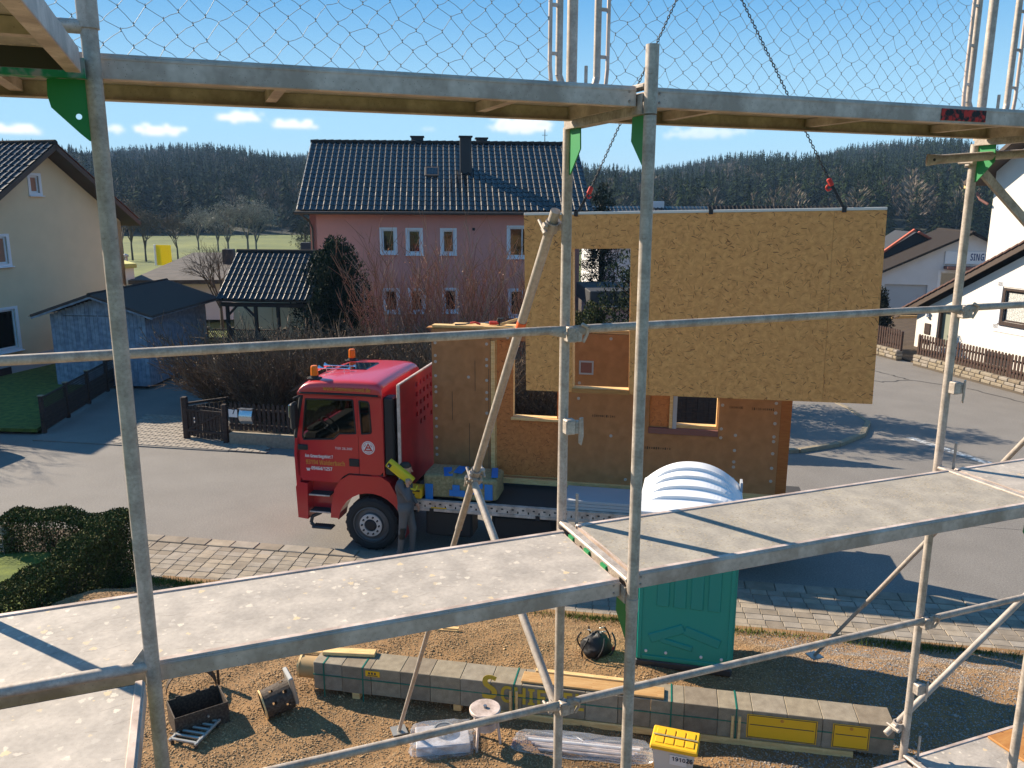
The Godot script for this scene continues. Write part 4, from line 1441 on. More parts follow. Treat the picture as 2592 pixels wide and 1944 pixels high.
# crumpled film around a block
func crumple(called: String, par: Node, c: Vector3, size: Vector3, amt: float, sd: int) -> void:
	var r := RandomNumberGenerator.new()
	r.seed = sd
	var s := mb()
	var g := []
	for i in 13:
		var row := []
		var v := i / 12.0
		for j in 26:
			var a := TAU * j / 26.0
			var dx := cos(a)
			var dz := sin(a)
			var k := 1.0 / maxf(absf(dx), absf(dz))
			k = minf(k, 1.28)
			var rr: float = [0.15, 0.5, 0.8, 0.97, 1.03, 1.03, 1.0, 0.97, 0.93, 0.8, 0.55, 0.3, 0.02][i]
			var y: float = [-0.48, -0.5, -0.5, -0.45, -0.3, -0.1, 0.15, 0.35, 0.46, 0.5, 0.52, 0.55, 0.55][i]
			row.append(c + Vector3(dx * k * rr * size.x * 0.5, y * size.y, dz * k * rr * size.z * 0.5) + Vector3(r.randfn(0, amt * 0.4), r.randf() * amt * (0.6 if i > 3 else 0.0), r.randfn(0, amt * 0.4)))
		g.append(row)
	for i in 12:
		for j in 26:
			var q := (j + 1) % 26
			quad(s, g[i][j], g[i][q], g[i + 1][q], g[i + 1][j], g[i][j] + g[i + 1][q] - c * 2.0)
	put(s, called, M.film, par)

func build_toilet() -> void:
	var t := thing("portable_toilet", "green portable toilet cabin with a white vaulted roof on the gravel", "portable toilet", Vector3(1.54, 0.0, -9.16), -13.2)
	var w := 1.14
	var d := 1.15
	var h := 2.02
	var s := mb()
	cbx(s, Vector3(w / 2, 0.05, -d / 2), Vector3(w + 0.02, 0.1, d + 0.02), 0.02)
	put(s, "skid_base", M.dark_steel, t)
	# walls
	var fr := [[Vector3(0, 0, 0), Vector3(w, 0, 0), Vector3(0, 0, 1)], [Vector3(w, 0, 0), Vector3(w, 0, -d), Vector3(1, 0, 0)], [Vector3(w, 0, -d), Vector3(0, 0, -d), Vector3(0, 0, -1)], [Vector3(0, 0, -d), Vector3(0, 0, 0), Vector3(-1, 0, 0)]]
	for f: Array in fr:
		var o: Vector3 = f[0]
		var x: Vector3 = (f[1] - f[0]).normalized()
		var lw: float = f[0].distance_to(f[1])
		var xf := Transform3D(Basis(x, Vector3.UP, f[2]), o)
		s = mb()
		plate(s, 0.002, 0.1, lw - 0.002, h, 0.03, [], xf)
		var wl := put(s, "wall", M.teal, t)
		s = mb()
		for e: float in [0.035, lw - 0.035]:
			cbx(s, xf * Vector3(e, (h + 0.1) / 2, 0.004), Vector3(0.05, h - 0.12, 0.02), 0.006, xf.basis)
		cbx(s, xf * Vector3(lw / 2, 0.14, 0.004), Vector3(lw - 0.14, 0.05, 0.02), 0.006, xf.basis)
		cbx(s, xf * Vector3(lw / 2, h - 0.05, 0.004), Vector3(lw - 0.14, 0.05, 0.02), 0.006, xf.basis)
		put(s, "edge_rib", M.teal, wl)
		s = mb()
		for k in 4:
			cbx(s, xf * Vector3(0.30 + k * 0.20, 1.33, 0.006), Vector3(0.15, 1.0, 0.022), 0.010, xf.basis)
		put(s, "pressed_panel", M.teal_deep, wl)
		s = mb()
		for k: float in [-1.0, 1.0]:
			cbx(s, xf * Vector3(lw / 2 + k * 0.21, 0.48, 0.006), Vector3(0.44, 0.12, 0.02), 0.009, xf.basis * Basis(Vector3.BACK, -k * 0.32 if k > 0 else 0.42))
		cbx(s, xf * Vector3(lw * 0.42, 0.35, 0.006), Vector3(0.4, 0.07, 0.02), 0.009, xf.basis * Basis(Vector3.BACK, -0.2))
		put(s, "cross_rib", M.teal_deep, wl)
		s = mb()
		for e: float in [0.12, 0.36, 0.78, 1.02]:
			tube(s, xf * Vector3(e, 0.22, 0.0), xf * Vector3(e, 0.22, 0.012), 0.018, 10)
			tube(s, xf * Vector3(e, 0.22, 0.012), xf * Vector3(e, 0.22, 0.016), 0.009, 8)
		put(s, "rivet", M.offwhite, wl)
	# vaulted roof: arched ridges step back up from the front edge
	s = mb()
	var g := []
	for i in 61:
		var v := i / 60.0
		var row := []
		for j in 29:
			var u := j / 28.0
			var arch := 1.0 - pow(absf(u * 2.0 - 1.0), 2.2)
			var z := 0.04 - v * (d + 0.08)
			var rise := 0.27 * smoothstep(0.0, 0.8, v)
			row.append(Vector3(-0.03 + u * (w + 0.06), h + 0.02 + arch * rise, z))
		g.append(row)
	surf(s, g, Vector3(w / 2, 0, -d / 2))
	for j in 28:
		for i: int in [0, 60]:
			quad(s, g[i][j], g[i][j + 1], Vector3(g[i][j + 1].x, h, g[i][j + 1].z), Vector3(g[i][j].x, h, g[i][j].z), Vector3(0, 0, 1.0 if i == 0 else -1.0))
	var rf := put(s, "vaulted_roof", M.roofplastic, t)
	# stepped arches: an upright front edge and a tread falling back into the vault
	for e: int in [16, 25, 34, 43]:
		s = mb()
		for j in range(2, 26):
			var pts := []
			for k: Array in [[j, e], [j + 1, e]]:
				var base: Vector3 = g[k[1]][k[0]]
				var back: Vector3 = g[k[1] + 7][k[0]]
				var lift := 0.038 * smoothstep(2.0, 6.0, float(k[0])) * smoothstep(26.0, 22.0, float(k[0]))
				pts.append([base, base + Vector3(0, lift, 0), back + Vector3(0, 0.002, 0)])
			quad(s, pts[0][0], pts[1][0], pts[1][1], pts[0][1], Vector3(0, 0, 1))
			quad(s, pts[0][1], pts[1][1], pts[1][2], pts[0][2], Vector3.UP)
		put(s, "roof_step", M.roofplastic, rf)
	s = mb()
	for z: float in [0.04, -d - 0.04]:
		cbx(s, Vector3(w / 2, h, z), Vector3(w + 0.08, 0.05, 0.03), 0.008)
	for x: float in [-0.03, w + 0.03]:
		cbx(s, Vector3(x, h, -d / 2), Vector3(0.03, 0.05, d + 0.05), 0.008)
	put(s, "roof_rim", M.roofplastic, rf)
	s = mb()
	lathe(s, [Vector2(0.05, 0.0), Vector2(0.062, 0.03), Vector2(0.05, 0.07), Vector2(0.035, 0.075), Vector2(0.035, 0.0)], 16, Transform3D(Basis.IDENTITY, Vector3(w - 0.12, h + 0.05, -0.12)))
	put(s, "vent_cap", M.greywall, rf)
	s = mb()
	prism(s, PackedVector2Array([Vector2(0, 0), Vector2(0.2, 0.0), Vector2(0.2, 0.13), Vector2(0.04, 0.13)]), 0.03, Transform3D(Basis(Vector3(0, 0, -1), Vector3.UP, Vector3(1, 0, 0)), Vector3(w + 0.05, h, -d + 0.25)))
	put(s, "corner_bracket", M.blue if false else M.greywall, rf)

# plate of any outline with holes (front z = 0, back z = -depth)
func panel(s: SurfaceTool, outer: PackedVector2Array, holes: Array, depth: float, xf := Transform3D.IDENTITY) -> void:
	var lo := INF
	var hi := -INF
	for p in outer:
		lo = minf(lo, p.x)
		hi = maxf(hi, p.x)
	var cuts := [lo - 1.0]
	for h: PackedVector2Array in holes:
		var c := 0.0
		for p in h:
			c += p.x / h.size()
		cuts.append(c)
	cuts.append(hi + 1.0)
	cuts.sort()
	for k in cuts.size() - 1:
		var x0: float = cuts[k]
		var x1: float = cuts[k + 1]
		if x1 - x0 < 1e-4:
			continue
		var box := PackedVector2Array([Vector2(x0, -100), Vector2(x1, -100), Vector2(x1, 100), Vector2(x0, 100)])
		var pieces := Geometry2D.intersect_polygons(outer, box)
		for h: PackedVector2Array in holes:
			var nx: Array[PackedVector2Array] = []
			for p in pieces:
				nx.append_array(Geometry2D.clip_polygons(p, h))
			pieces = nx
		for p in pieces:
			prism(s, p, depth, xf, false)
	var loops := [outer]
	loops.append_array(holes)
	for i in loops.size():
		var lp: PackedVector2Array = loops[i]
		var cw := Geometry2D.is_polygon_clockwise(lp)
		for k in lp.size():
			var a := lp[k]
			var b := lp[(k + 1) % lp.size()]
			var o := Vector2(b.y - a.y, a.x - b.x)
			if cw != (i > 0):
				o = -o
			quad(s, xf * Vector3(a.x, a.y, 0), xf * Vector3(b.x, b.y, 0), xf * Vector3(b.x, b.y, -depth), xf * Vector3(a.x, a.y, -depth), xf.basis * Vector3(o.x, o.y, 0))

func pv2(a: Array) -> PackedVector2Array:
	var p := PackedVector2Array()
	for k in range(0, a.size(), 2):
		p.append(Vector2(a[k], a[k + 1]))
	return p

func rect(x0: float, y0: float, x1: float, y1: float) -> PackedVector2Array:
	return PackedVector2Array([Vector2(x0, y0), Vector2(x1, y0), Vector2(x1, y1), Vector2(x0, y1)])

const TO := Vector3(-2.67, ROAD, -14.61)
const TYAW := -11.0
func T(x: float, y: float, z: float) -> Vector3:
	return TO + Basis(Vector3.UP, deg_to_rad(TYAW)) * Vector3(x, y, z)

func wheel(t: Node, x: float, z: float) -> void:
	var ax := Transform3D(Basis(Vector3.RIGHT, PI / 2), Vector3(x, 0.525, z))   # local y -> +z
	var s := mb()
	lathe(s, [Vector2(0.34, -0.30), Vector2(0.47, -0.30), Vector2(0.515, -0.26), Vector2(0.525, -0.15), Vector2(0.515, -0.04), Vector2(0.47, -0.005), Vector2(0.40, 0.004), Vector2(0.36, -0.012), Vector2(0.34, -0.03)], 44, ax)
	for k in 44:
		if k % 2 == 0:
			var a := TAU * k / 44.0
			bx(s, Vector3(x + cos(a) * 0.523, 0.525 + sin(a) * 0.523, z - 0.15), Vector3(0.012, 0.05, 0.22), Basis(Vector3.BACK, a))
	var w := put(s, "wheel", M.rubber, t)
	s = mb()
	lathe(s, [Vector2(0.345, -0.03), Vector2(0.355, 0.0), Vector2(0.335, 0.006), Vector2(0.325, -0.03), Vector2(0.30, -0.05), Vector2(0.24, -0.04), Vector2(0.215, 0.012), Vector2(0.13, 0.02), Vector2(0.125, -0.03), Vector2(0.0, -0.035)], 40, ax)
	put(s, "rim", mat(srgb(0.10, 0.10, 0.105), 0.5, 0.3), w)
	s = mb()
	lathe(s, [Vector2(0.225, 0.005), Vector2(0.22, 0.022), Vector2(0.125, 0.028), Vector2(0.12, 0.0)], 36, ax)
	put(s, "nut_ring", mat(srgb(0.5, 0.5, 0.51), 0.4, 0.3), w)
	s = mb()
	for k in 10:
		var a := TAU * k / 10.0
		var p := Vector3(x + cos(a) * 0.17, 0.525 + sin(a) * 0.17, z)
		tube(s, p, p + Vector3(0, 0, 0.055), 0.022, 8, 0.018)
	put(s, "wheel_nut", M.dark_steel, w)
	s = mb()
	lathe(s, [Vector2(0.115, -0.03), Vector2(0.11, 0.02), Vector2(0.09, 0.035), Vector2(0.0, 0.035)], 24, ax)
	put(s, "hub", M.black, w)

func build_truck() -> void:
	var t := thing("flatbed_truck", "red flatbed truck with two orange beacons on the cab roof, loaded with wall panels", "truck", TO, TYAW)
	var W := 2.3
	var win := pv2([-1.20, 2.93, -0.27, 2.95, -0.235, 2.31, -0.56, 2.29, -0.68, 2.18, -1.28, 2.14, -1.30, 2.2])
	var win2 := pv2([-0.15, 2.94, 0.02, 2.93, 0.045, 2.88, 0.07, 2.36, 0.05, 2.33, -0.12, 2.31])
	var door := pv2([-1.34, 1.33, -0.62, 1.33, -0.52, 1.46, -0.40, 1.53, -0.195, 1.53, -0.195, 3.02, -1.24, 3.02, -1.40, 2.25, -1.44, 1.85, -1.43, 1.45])
	var quarter := pv2([-0.187, 1.53, 0.22, 1.53, 0.30, 1.62, 0.28, 3.05, -0.187, 3.02])
	for side in 2:
		var z := 0.0 if side == 0 else -W + 0.035
		var xf := Transform3D(Basis.IDENTITY, Vector3(0, 0, z))
		var s := mb()
		panel(s, door, [win], 0.035, xf)
		var d := put(s, "door", M.red, t)
		s = mb()
		panel(s, quarter, [win2], 0.035, xf)
		put(s, "quarter_panel", M.red, t)
		s = mb()
		prism(s, win, 0.004, Transform3D(Basis.IDENTITY, Vector3(0, 0, z - 0.018)))
		put(s, "door_window", M.pane, d)
		s = mb()
		prism(s, win2, 0.004, Transform3D(Basis.IDENTITY, Vector3(0, 0, z - 0.018)))
		put(s, "side_window", M.pane, t)
		# rubber surround of the windows
		s = mb()
		var zz := z + (0.002 if side == 0 else -0.037)
		for lp: PackedVector2Array in [win, win2]:
			for k in lp.size():
				var a := lp[k]
				var b := lp[(k + 1) % lp.size()]
				tube(s, Vector3(a.x, a.y, zz), Vector3(b.x, b.y, zz), 0.014, 6)
		put(s, "window_seal", M.black, t)
		s = mb()
		cbx(s, Vector3(-0.285, 1.745, z + (0.008 if side == 0 else -0.043)), Vector3(0.20, 0.15, 0.03), 0.01)
		put(s, "door_handle", M.black, d)
		s = mb()
		cbx(s, Vector3(-1.30, 1.99, z + (0.012 if side == 0 else -0.047)), Vector3(0.20, 0.11, 0.04), 0.015)
		put(s, "side_lamp", M.black, d)
		# black trim over the door
		s = mb()
		cbx(s, Vector3(-0.55, 3.045, z + (0.0 if side == 0 else -0.035)), Vector3(1.55, 0.035, 0.03), 0.01)
		put(s, "gutter_trim", M.black, t)
	# roof
	var s := mb()
	var g := []
	var ex := [-1.37, -1.33, -1.25, -1.12, -0.9, -0.6, -0.3, 0.0, 0.15, 0.24, 0.29, 0.305]
	var ey := [-0.16, -0.07, 0.0, 0.045, 0.07, 0.085, 0.09, 0.085, 0.07, 0.03, -0.04, -0.16]
	var ez := [0.0, 0.004, 0.015, 0.04, 0.09, 0.18, 0.35, 0.7, 1.15, 1.6, 1.95, 2.12, 2.21, 2.26, 2.285, 2.296, 2.3]
	var ed := [3.06, 3.12, 3.16, 3.185, 3.205, 3.215, 3.225, 3.23, 3.235, 3.23, 3.225, 3.215, 3.205, 3.185, 3.16, 3.12, 3.06]
	for i in ex.size():
		var row := []
		for j in ez.size():
			var y: float = ed[j] + ey[i] * clampf((ed[j] - 3.04) / 0.15, 0.0, 1.0)
			row.append(Vector3(ex[i], maxf(y, 3.04), -ez[j]))
		g.append(row)
	surf(s, g, Vector3(-0.5, 2.0, -1.15))
	for j in ez.size() - 1:
		for e: int in [0, ex.size() - 1]:
			quad(s, g[e][j], g[e][j + 1], Vector3(ex[e], 3.0, -ez[j + 1]), Vector3(ex[e], 3.0, -ez[j]), Vector3(-1.0 if e == 0 else 1.0, 0, 0))
	for e: float in [0.0, -W]:
		quad(s, Vector3(-1.37, 3.0, e), Vector3(0.305, 3.0, e), Vector3(0.305, 3.06, e), Vector3(-1.37, 3.06, e), Vector3(0, 0, 1.0 if e == 0.0 else -1.0))
	put(s, "cab_roof", M.red, t)
	s = mb()
	cbx(s, Vector3(-0.68, 3.315, -1.35), Vector3(0.62, 0.03, 0.72), 0.012, Basis(Vector3.BACK, 0.03))
	put(s, "roof_hatch", M.glass, t)
	# front: grille panel, windscreen, pillars
	s = mb()
	prism(s, pv2([-1.47, 1.0, -1.40, 1.0, -1.36, 2.16, -1.46, 2.16, -1.49, 1.85]), W, Transform3D(Basis.IDENTITY, Vector3.ZERO))
	put(s, "front_panel", M.red, t)
	s = mb()
	quad(s, Vector3(-1.455, 2.17, -0.12), Vector3(-1.455, 2.17, -W + 0.12), Vector3(-1.29, 3.0, -W + 0.15), Vector3(-1.29, 3.0, -0.15), Vector3(-1, 0.2, 0))
	put(s, "windscreen", M.pane, t)
	for e: float in [-0.06, -W + 0.06]:
		s = mb()
		cbx(s, Vector3(-1.37, 2.58, e), Vector3(0.10, 0.90, 0.12), 0.03, Basis(Vector3.BACK, -0.19))
		put(s, "pillar", M.black, t)
	s = mb()
	bx(s, Vector3(-1.33, 3.02, -W / 2), Vector3(0.06, 0.05, W - 0.02))
	put(s, "windscreen_header", M.red, t)
	s = mb()
	for k in 5:
		cbx(s, Vector3(-1.495, 1.1 + k * 0.15, -W / 2), Vector3(0.02, 0.09, 1.5), 0.008)
	put(s, "grille_bar", M.black, t)
	# sun visor
	s = mb()
	prism(s, pv2([-1.62, 3.02, -1.30, 3.24, -1.30, 3.22, -1.60, 2.99]), 1.9, Transform3D(Basis.IDENTITY, Vector3(0, 0, -0.2)))
	put(s, "sun_visor", M.black, t)
	# rear wall, floor and inside
	s = mb()
	plate(s, -W + 0.02, 1.5, -0.02, 3.03, 0.03, [], Transform3D(Basis(Vector3(0, 0, 1), Vector3.UP, Vector3(-1, 0, 0)), Vector3(0.27, 0, 0)))
	put(s, "rear_wall", M.red, t)
	s = mb()
	bx(s, Vector3(0.225, 2.25, -W / 2), Vector3(0.03, 1.5, W - 0.12))
	bx(s, Vector3(-0.55, 3.0, -W / 2), Vector3(1.5, 0.02, W - 0.1))
	for e: float in [-0.05, -W + 0.05]:
		bx(s, Vector3(-0.75, 1.8, e), Vector3(1.1, 0.62, 0.02))
	bx(s, Vector3(-1.355, 1.8, -W / 2), Vector3(0.02, 0.7, W - 0.12))
	put(s, "cab_lining", M.cabin, t)
	s = mb()
	bx(s, Vector3(-0.55, 1.44, -W / 2), Vector3(1.62, 0.16, W - 0.1))
	bx(s, Vector3(-0.55, 1.2, -W / 2), Vector3(1.5, 0.36, 1.2))
	put(s, "cab_floor", M.cabin, t)
	s = mb()
	cbx(s, Vector3(-1.20, 2.02, -W / 2), Vector3(0.36, 0.42, W - 0.16), 0.08)
	cbx(s, Vector3(-1.28, 2.25, -0.55), Vector3(0.18, 0.1, 0.5), 0.04)
	put(s, "dashboard", M.cabin, t)
	s = mb()
	lathe(s, [Vector2(0.20, -0.014), Vector2(0.225, 0.0), Vector2(0.20, 0.014), Vector2(0.185, 0.0), Vector2(0.20, -0.014)], 28, Transform3D(Basis(Vector3.BACK, -0.75), Vector3(-0.98, 2.30, -0.55)))
	tube(s, Vector3(-1.13, 2.16, -0.55), Vector3(-0.98, 2.30, -0.55), 0.03, 8)
	for k in 3:
		var a := TAU * k / 3.0 + 0.5
		tube(s, Vector3(-0.985, 2.29, -0.55), Transform3D(Basis(Vector3.BACK, -0.75), Vector3(-0.98, 2.30, -0.55)) * Vector3(cos(a) * 0.2, 0, sin(a) * 0.2), 0.014, 6)
	put(s, "steering_wheel", M.cabin_grey, t)
	for e: float in [-0.55, -1.75]:
		s = mb()
		cbx(s, Vector3(-0.35, 1.86, e), Vector3(0.5, 0.18, 0.5), 0.06)
		cbx(s, Vector3(-0.10, 2.3, e), Vector3(0.16, 0.8, 0.48), 0.06, Basis(Vector3.BACK, -0.12))
		put(s, "seat", M.cabin, t)
	# bumper, steps, fender
	s = mb()
	prism(s, pv2([-1.46, 0.58, -1.26, 0.56, -1.24, 1.28, -1.40, 1.30, -1.48, 1.2]), W + 0.06, Transform3D(Basis.IDENTITY, Vector3(0, 0, 0.03)))
	put(s, "bumper", M.red, t)
	s = mb()
	prism(s, pv2([-1.26, 0.70, -0.72, 0.70, -0.62, 1.32, -1.30, 1.32]), 0.03, Transform3D(Basis.IDENTITY, Vector3(0, 0, -0.22)))
	put(s, "step_panel", M.red, t)
	for e: Array in [[-1.02, 1.05, 0.42], [-1.02, 0.71, 0.42]]:
		s = mb()
		cbx(s, Vector3(e[0], e[1], -0.11), Vector3(e[2], 0.035, 0.22), 0.008)
		for k in 10:
			for j in 3:
				bx(s, Vector3(e[0] - 0.19 + k * 0.042, e[1] + 0.022, -0.17 + j * 0.06), Vector3(0.014, 0.012, 0.02))
		put(s, "step", M.dark_steel, t)
		s = mb()
		cbx(s, Vector3(e[0], e[1] - 0.002, 0.005), Vector3(e[2], 0.03, 0.012), 0.004)
		put(s, "step_edge", M.alu, t)
	s = mb()
	cbx(s, Vector3(-0.99, 0.40, -0.05), Vector3(0.42, 0.05, 0.2), 0.02)
	for k in 9:
		for j in 3:
			bx(s, Vector3(-1.16 + k * 0.042, 0.43, -0.11 + j * 0.06), Vector3(0.014, 0.012, 0.02))
	path_tube(s, [Vector3(-1.18, 0.40, -0.05), Vector3(-1.24, 0.46, -0.05), Vector3(-1.22, 0.58, -0.08), Vector3(-1.05, 0.66, -0.1)], 0.035, 8)
	put(s, "low_step", M.dark_steel, t)
	var arch := [-0.80, 0.62, -0.78, 0.85, -0.70, 1.20, -0.58, 1.38, -0.40, 1.50, 0.24, 1.50, 0.40, 1.40, 0.56, 1.10, 0.64, 0.70, 0.66, 0.30, 0.60, 0.30]
	for k in 15:
		var a := deg_to_rad(-8.0 + k * 13.0)
		arch.append_array([cos(a) * 0.645 - 0.0, 0.52 + sin(a) * 0.645])
	arch.append_array([-0.66, 0.62])
	for e: float in [0.02, -W + 0.38]:
		s = mb()
		prism(s, pv2(arch), 0.40, Transform3D(Basis.IDENTITY, Vector3(0, 0, e)))
		put(s, "fender", M.red, t)
	for e: Array in [[0.0, 0.0], [0.0, -2.0], [4.75, -0.05], [4.75, -2.0], [6.1, -0.05], [6.1, -2.0]]:
		wheel(t, e[0], e[1])
	# mirrors
	for e: Array in [[0.10, 1.0], [-W - 0.10, -1.0]]:
		s = mb()
		cbx(s, Vector3(-1.40, 2.62, e[0]), Vector3(0.10, 0.52, 0.22), 0.04)
		path_tube(s, [Vector3(-1.32, 2.98, e[0] - e[1] * 0.12), Vector3(-1.40, 2.95, e[0])], 0.02, 6)
		var mr := put(s, "mirror", M.black, t)
		s = mb()
		cbx(s, Vector3(-1.455, 2.72, e[0]), Vector3(0.04, 0.26, 0.18), 0.018)
		put(s, "mirror_cap", M.chrome, mr)
	# beacons and air horns
	for e: Array in [[-1.10, -0.22], [-1.10, -2.08]]:
		s = mb()
		cbx(s, Vector3(e[0], 3.28, e[1]), Vector3(0.24, 0.05, 0.16), 0.015)
		tube(s, Vector3(e[0], 3.29, e[1]), Vector3(e[0], 3.34, e[1]), 0.075, 16)
		var b := put(s, "beacon", M.black, t)
		s = mb()
		lathe(s, [Vector2(0.07, 3.34), Vector2(0.072, 3.36), Vector2(0.066, 3.50), Vector2(0.055, 3.525), Vector2(0.0, 3.53)], 20, Transform3D(Basis.IDENTITY, Vector3(e[0], 0, e[1])))
		put(s, "amber_dome", M.signal, b)
	for e: Array in [[-0.80, 0.0], [-1.08, 0.12]]:
		s = mb()
		var h := Vector3(-1.17, 3.36, e[0] - 0.0)
		tube(s, h, h + Vector3(0.5, 0.0, -0.02), 0.012, 8)
		lathe(s, [Vector2(0.012, 0.0), Vector2(0.02, 0.06), Vector2(0.055, 0.12)], 16, Transform3D(Basis(Vector3.BACK, PI / 2), h + Vector3(0.02, 0, 0)))
		lathe(s, [Vector2(0.0, 0.0), Vector2(0.03, 0.0), Vector2(0.03, 0.04), Vector2(0.0, 0.04)], 12, Transform3D(Basis(Vector3.BACK, PI / 2), h + Vector3(0.54, 0, -0.02)))
		for k: float in [0.06, 0.42]:
			tube(s, h + Vector3(k, -0.08, 0), h + Vector3(k, 0, 0), 0.01, 6)
		put(s, "air_horn", M.chrome, t)
	# signwriting
	lettering("www.zimmerei-roesl.de", 0.075, M.gold, "web_address", t, Vector3(-0.84, 3.085, 0.006), 0.0, 0.92)
	lettering("TGS 26.360", 0.045, M.offwhite, "model_text", t, Vector3(-0.66, 1.97, 0.003), 0.0, 0.34, 400)
	lettering("Am Gewerbegebiet 7", 0.062, M.offwhite, "address_text", t, Vector3(-1.27, 1.775, 0.003), 0.0, 0.56)
	lettering("93194 Walderbach", 0.09, M.gold, "address_text", t, Vector3(-1.26, 1.63, 0.003), 0.0, 0.78)
	lettering("09464/1257", 0.068, M.offwhite, "phone_text", t, Vector3(-1.155, 1.53, 0.003), 0.0, 0.42)
	s = mb()
	cbx(s, Vector3(-1.215, 1.548, 0.004), Vector3(0.06, 0.03, 0.004), 0.001)
	cbx(s, Vector3(-1.215, 1.575, 0.004), Vector3(0.085, 0.014, 0.004), 0.001)
	put(s, "phone_symbol", M.offwhite, t)
	# round company emblem: white ring, white field, red triangle
	var ec := Transform3D(Basis(Vector3.RIGHT, PI / 2), Vector3(0.0, 2.05, 0.0))
	s = mb()
	lathe(s, [Vector2(0.128, 0.0), Vector2(0.128, 0.003), Vector2(0.112, 0.003), Vector2(0.112, 0.0)], 36, ec)
	lathe(s, [Vector2(0.102, 0.0), Vector2(0.102, 0.003), Vector2(0.0, 0.003)], 36, ec)
	var em := put(s, "emblem", M.offwhite, t)
	s = mb()
	panel(s, pv2([-0.085, 1.99, 0.085, 1.99, 0.0, 2.145]), [pv2([-0.045, 2.012, 0.045, 2.012, 0.0, 2.10])], 0.002, Transform3D(Basis.IDENTITY, Vector3(0, 0, 0.0055)))
	bx(s, Vector3(0, 2.038, 0.0045), Vector3(0.08, 0.012, 0.002))
	bx(s, Vector3(0, 1.972, 0.0045), Vector3(0.07, 0.01, 0.002))
	for k: float in [-1.0, 1.0]:
		bx(s, Vector3(k * 0.062, 2.09, 0.0045), Vector3(0.012, 0.06, 0.002), Basis(Vector3.BACK, k * 0.6))
		tube(s, Vector3(k * 0.014, 2.058, 0.004), Vector3(k * 0.014, 2.058, 0.0056), 0.012, 10)
	put(s, "emblem_mark", M.redpaint, em)
	# black side fairing behind the cab
	s = mb()
	cbx(s, Vector3(0.40, 2.27, -0.18), Vector3(0.20, 1.5, 0.3), 0.03)
	bx(s, Vector3(0.40, 2.2, -1.15), Vector3(0.12, 1.4, 1.6))
	put(s, "air_duct", M.black, t)
	# red headboard with square holes
	var holes := []
	for i in 5:
		for j in 5:
			if (i == 0 and j == 0) or (i == 4 and j == 1) or (i == 3 and j == 0):
				continue
			var cx := -1.1 - i * 0.24
			var cy := 2.25 + j * 0.2
			holes.append(rect(cx - 0.06, cy - 0.05, cx + 0.06, cy + 0.05))
	s = mb()
	var hx := Transform3D(Basis(Vector3(0, 0, 1), Vector3.UP, Vector3(-1, 0, 0)), Vector3(0.58, 0, 0))
	var xs := [-2.45]
	panel(s, rect(-2.45, 1.1, -0.05, 3.26), holes, 0.03, hx)
	put(s, "headboard", M.redboard, t)
	s = mb()
	cbx(s, Vector3(0.60, 2.17, -0.035), Vector3(0.06, 2.2, 0.04), 0.008)
	cbx(s, Vector3(0.60, 3.265, -1.24), Vector3(0.05, 0.03, 2.42), 0.006)
	put(s, "headboard_edge", M.alu, t)
	s = mb()
	for q: Array in [[-0.28, 3.02], [-0.38, 3.0], [-0.42, 2.0], [-0.6, 2.02], [-0.85, 1.96], [-0.3, 2.52]]:
		bx(s, Vector3(0.562, q[1], q[0]), Vector3(0.003, 0.02, 0.06))
	put(s, "scuff", M.offwhite, t)
	# chassis and bed
	s = mb()
	for z: float in [-0.75, -1.55]:
		bx(s, Vector3(3.8, 0.78, z), Vector3(8.6, 0.26, 0.09))
	for x: float in [1.2, 2.2, 3.2, 4.3, 5.4, 6.6, 7.8]:
		bx(s, Vector3(x, 0.90, -1.15), Vector3(0.08, 0.08, 2.3))
	cbx(s, Vector3(1.5, 0.62, -0.35), Vector3(0.9, 0.5, 0.5), 0.04)
	cbx(s, Vector3(2.9, 0.6, -0.4), Vector3(1.2, 0.55, 0.5), 0.08)
	put(s, "chassis", M.black, t)
	s = mb()
	cbx(s, Vector3(1.72, 0.55, -0.09), Vector3(0.07, 0.06, 0.02), 0.004)
	put(s, "marker_lamp", M.orange, t)
	s = mb()
	bx(s, Vector3(4.35, 1.02, -1.18), Vector3(7.4, 0.08, 2.26))
	put(s, "load_floor", mat(srgb(0.035, 0.033, 0.032), 0.8), t)
	s = mb()
	var sl := []
	for k in 74:
		var x := 0.75 + k * 0.098
		if k % 2 == 0:
			sl.append([x, 1.01, x + 0.045, 1.04])
		else:
			sl.append([x + 0.01, 0.955, x + 0.035, 1.0])
	plate(s, 0.66, 0.94, 8.05, 1.08, 0.008, sl, Transform3D(Basis.IDENTITY, Vector3(0, 0, -0.03)))
	bx(s, Vector3(4.355, 0.915, -0.04), Vector3(7.39, 0.05, 0.06))
	bx(s, Vector3(4.355, 1.083, -0.07), Vector3(7.39, 0.008, 0.09))
	put(s, "side_rail", M.alu, t)
	s = mb()
	bx(s, Vector3(1.33, 0.955, -0.0285), Vector3(0.3, 0.025, 0.003))
	put(s, "yellow_plate", M.yellow, t)
	build_load()
	build_hanging()

func washers(par: Node, pts: Array, z: float) -> void:
	for p: Vector2 in pts:
		var s := mb()
		lathe(s, [Vector2(0.012, 0.001), Vector2(0.012, 0.004), Vector2(0.026, 0.005), Vector2(0.03, 0.0)], 14, Transform3D(Basis(Vector3.RIGHT, PI / 2), Vector3(p.x, p.y, z)))
		tube(s, Vector3(p.x, p.y, z), Vector3(p.x, p.y, z + 0.002), 0.012, 8)
		put(s, "washer", M.washer, par)

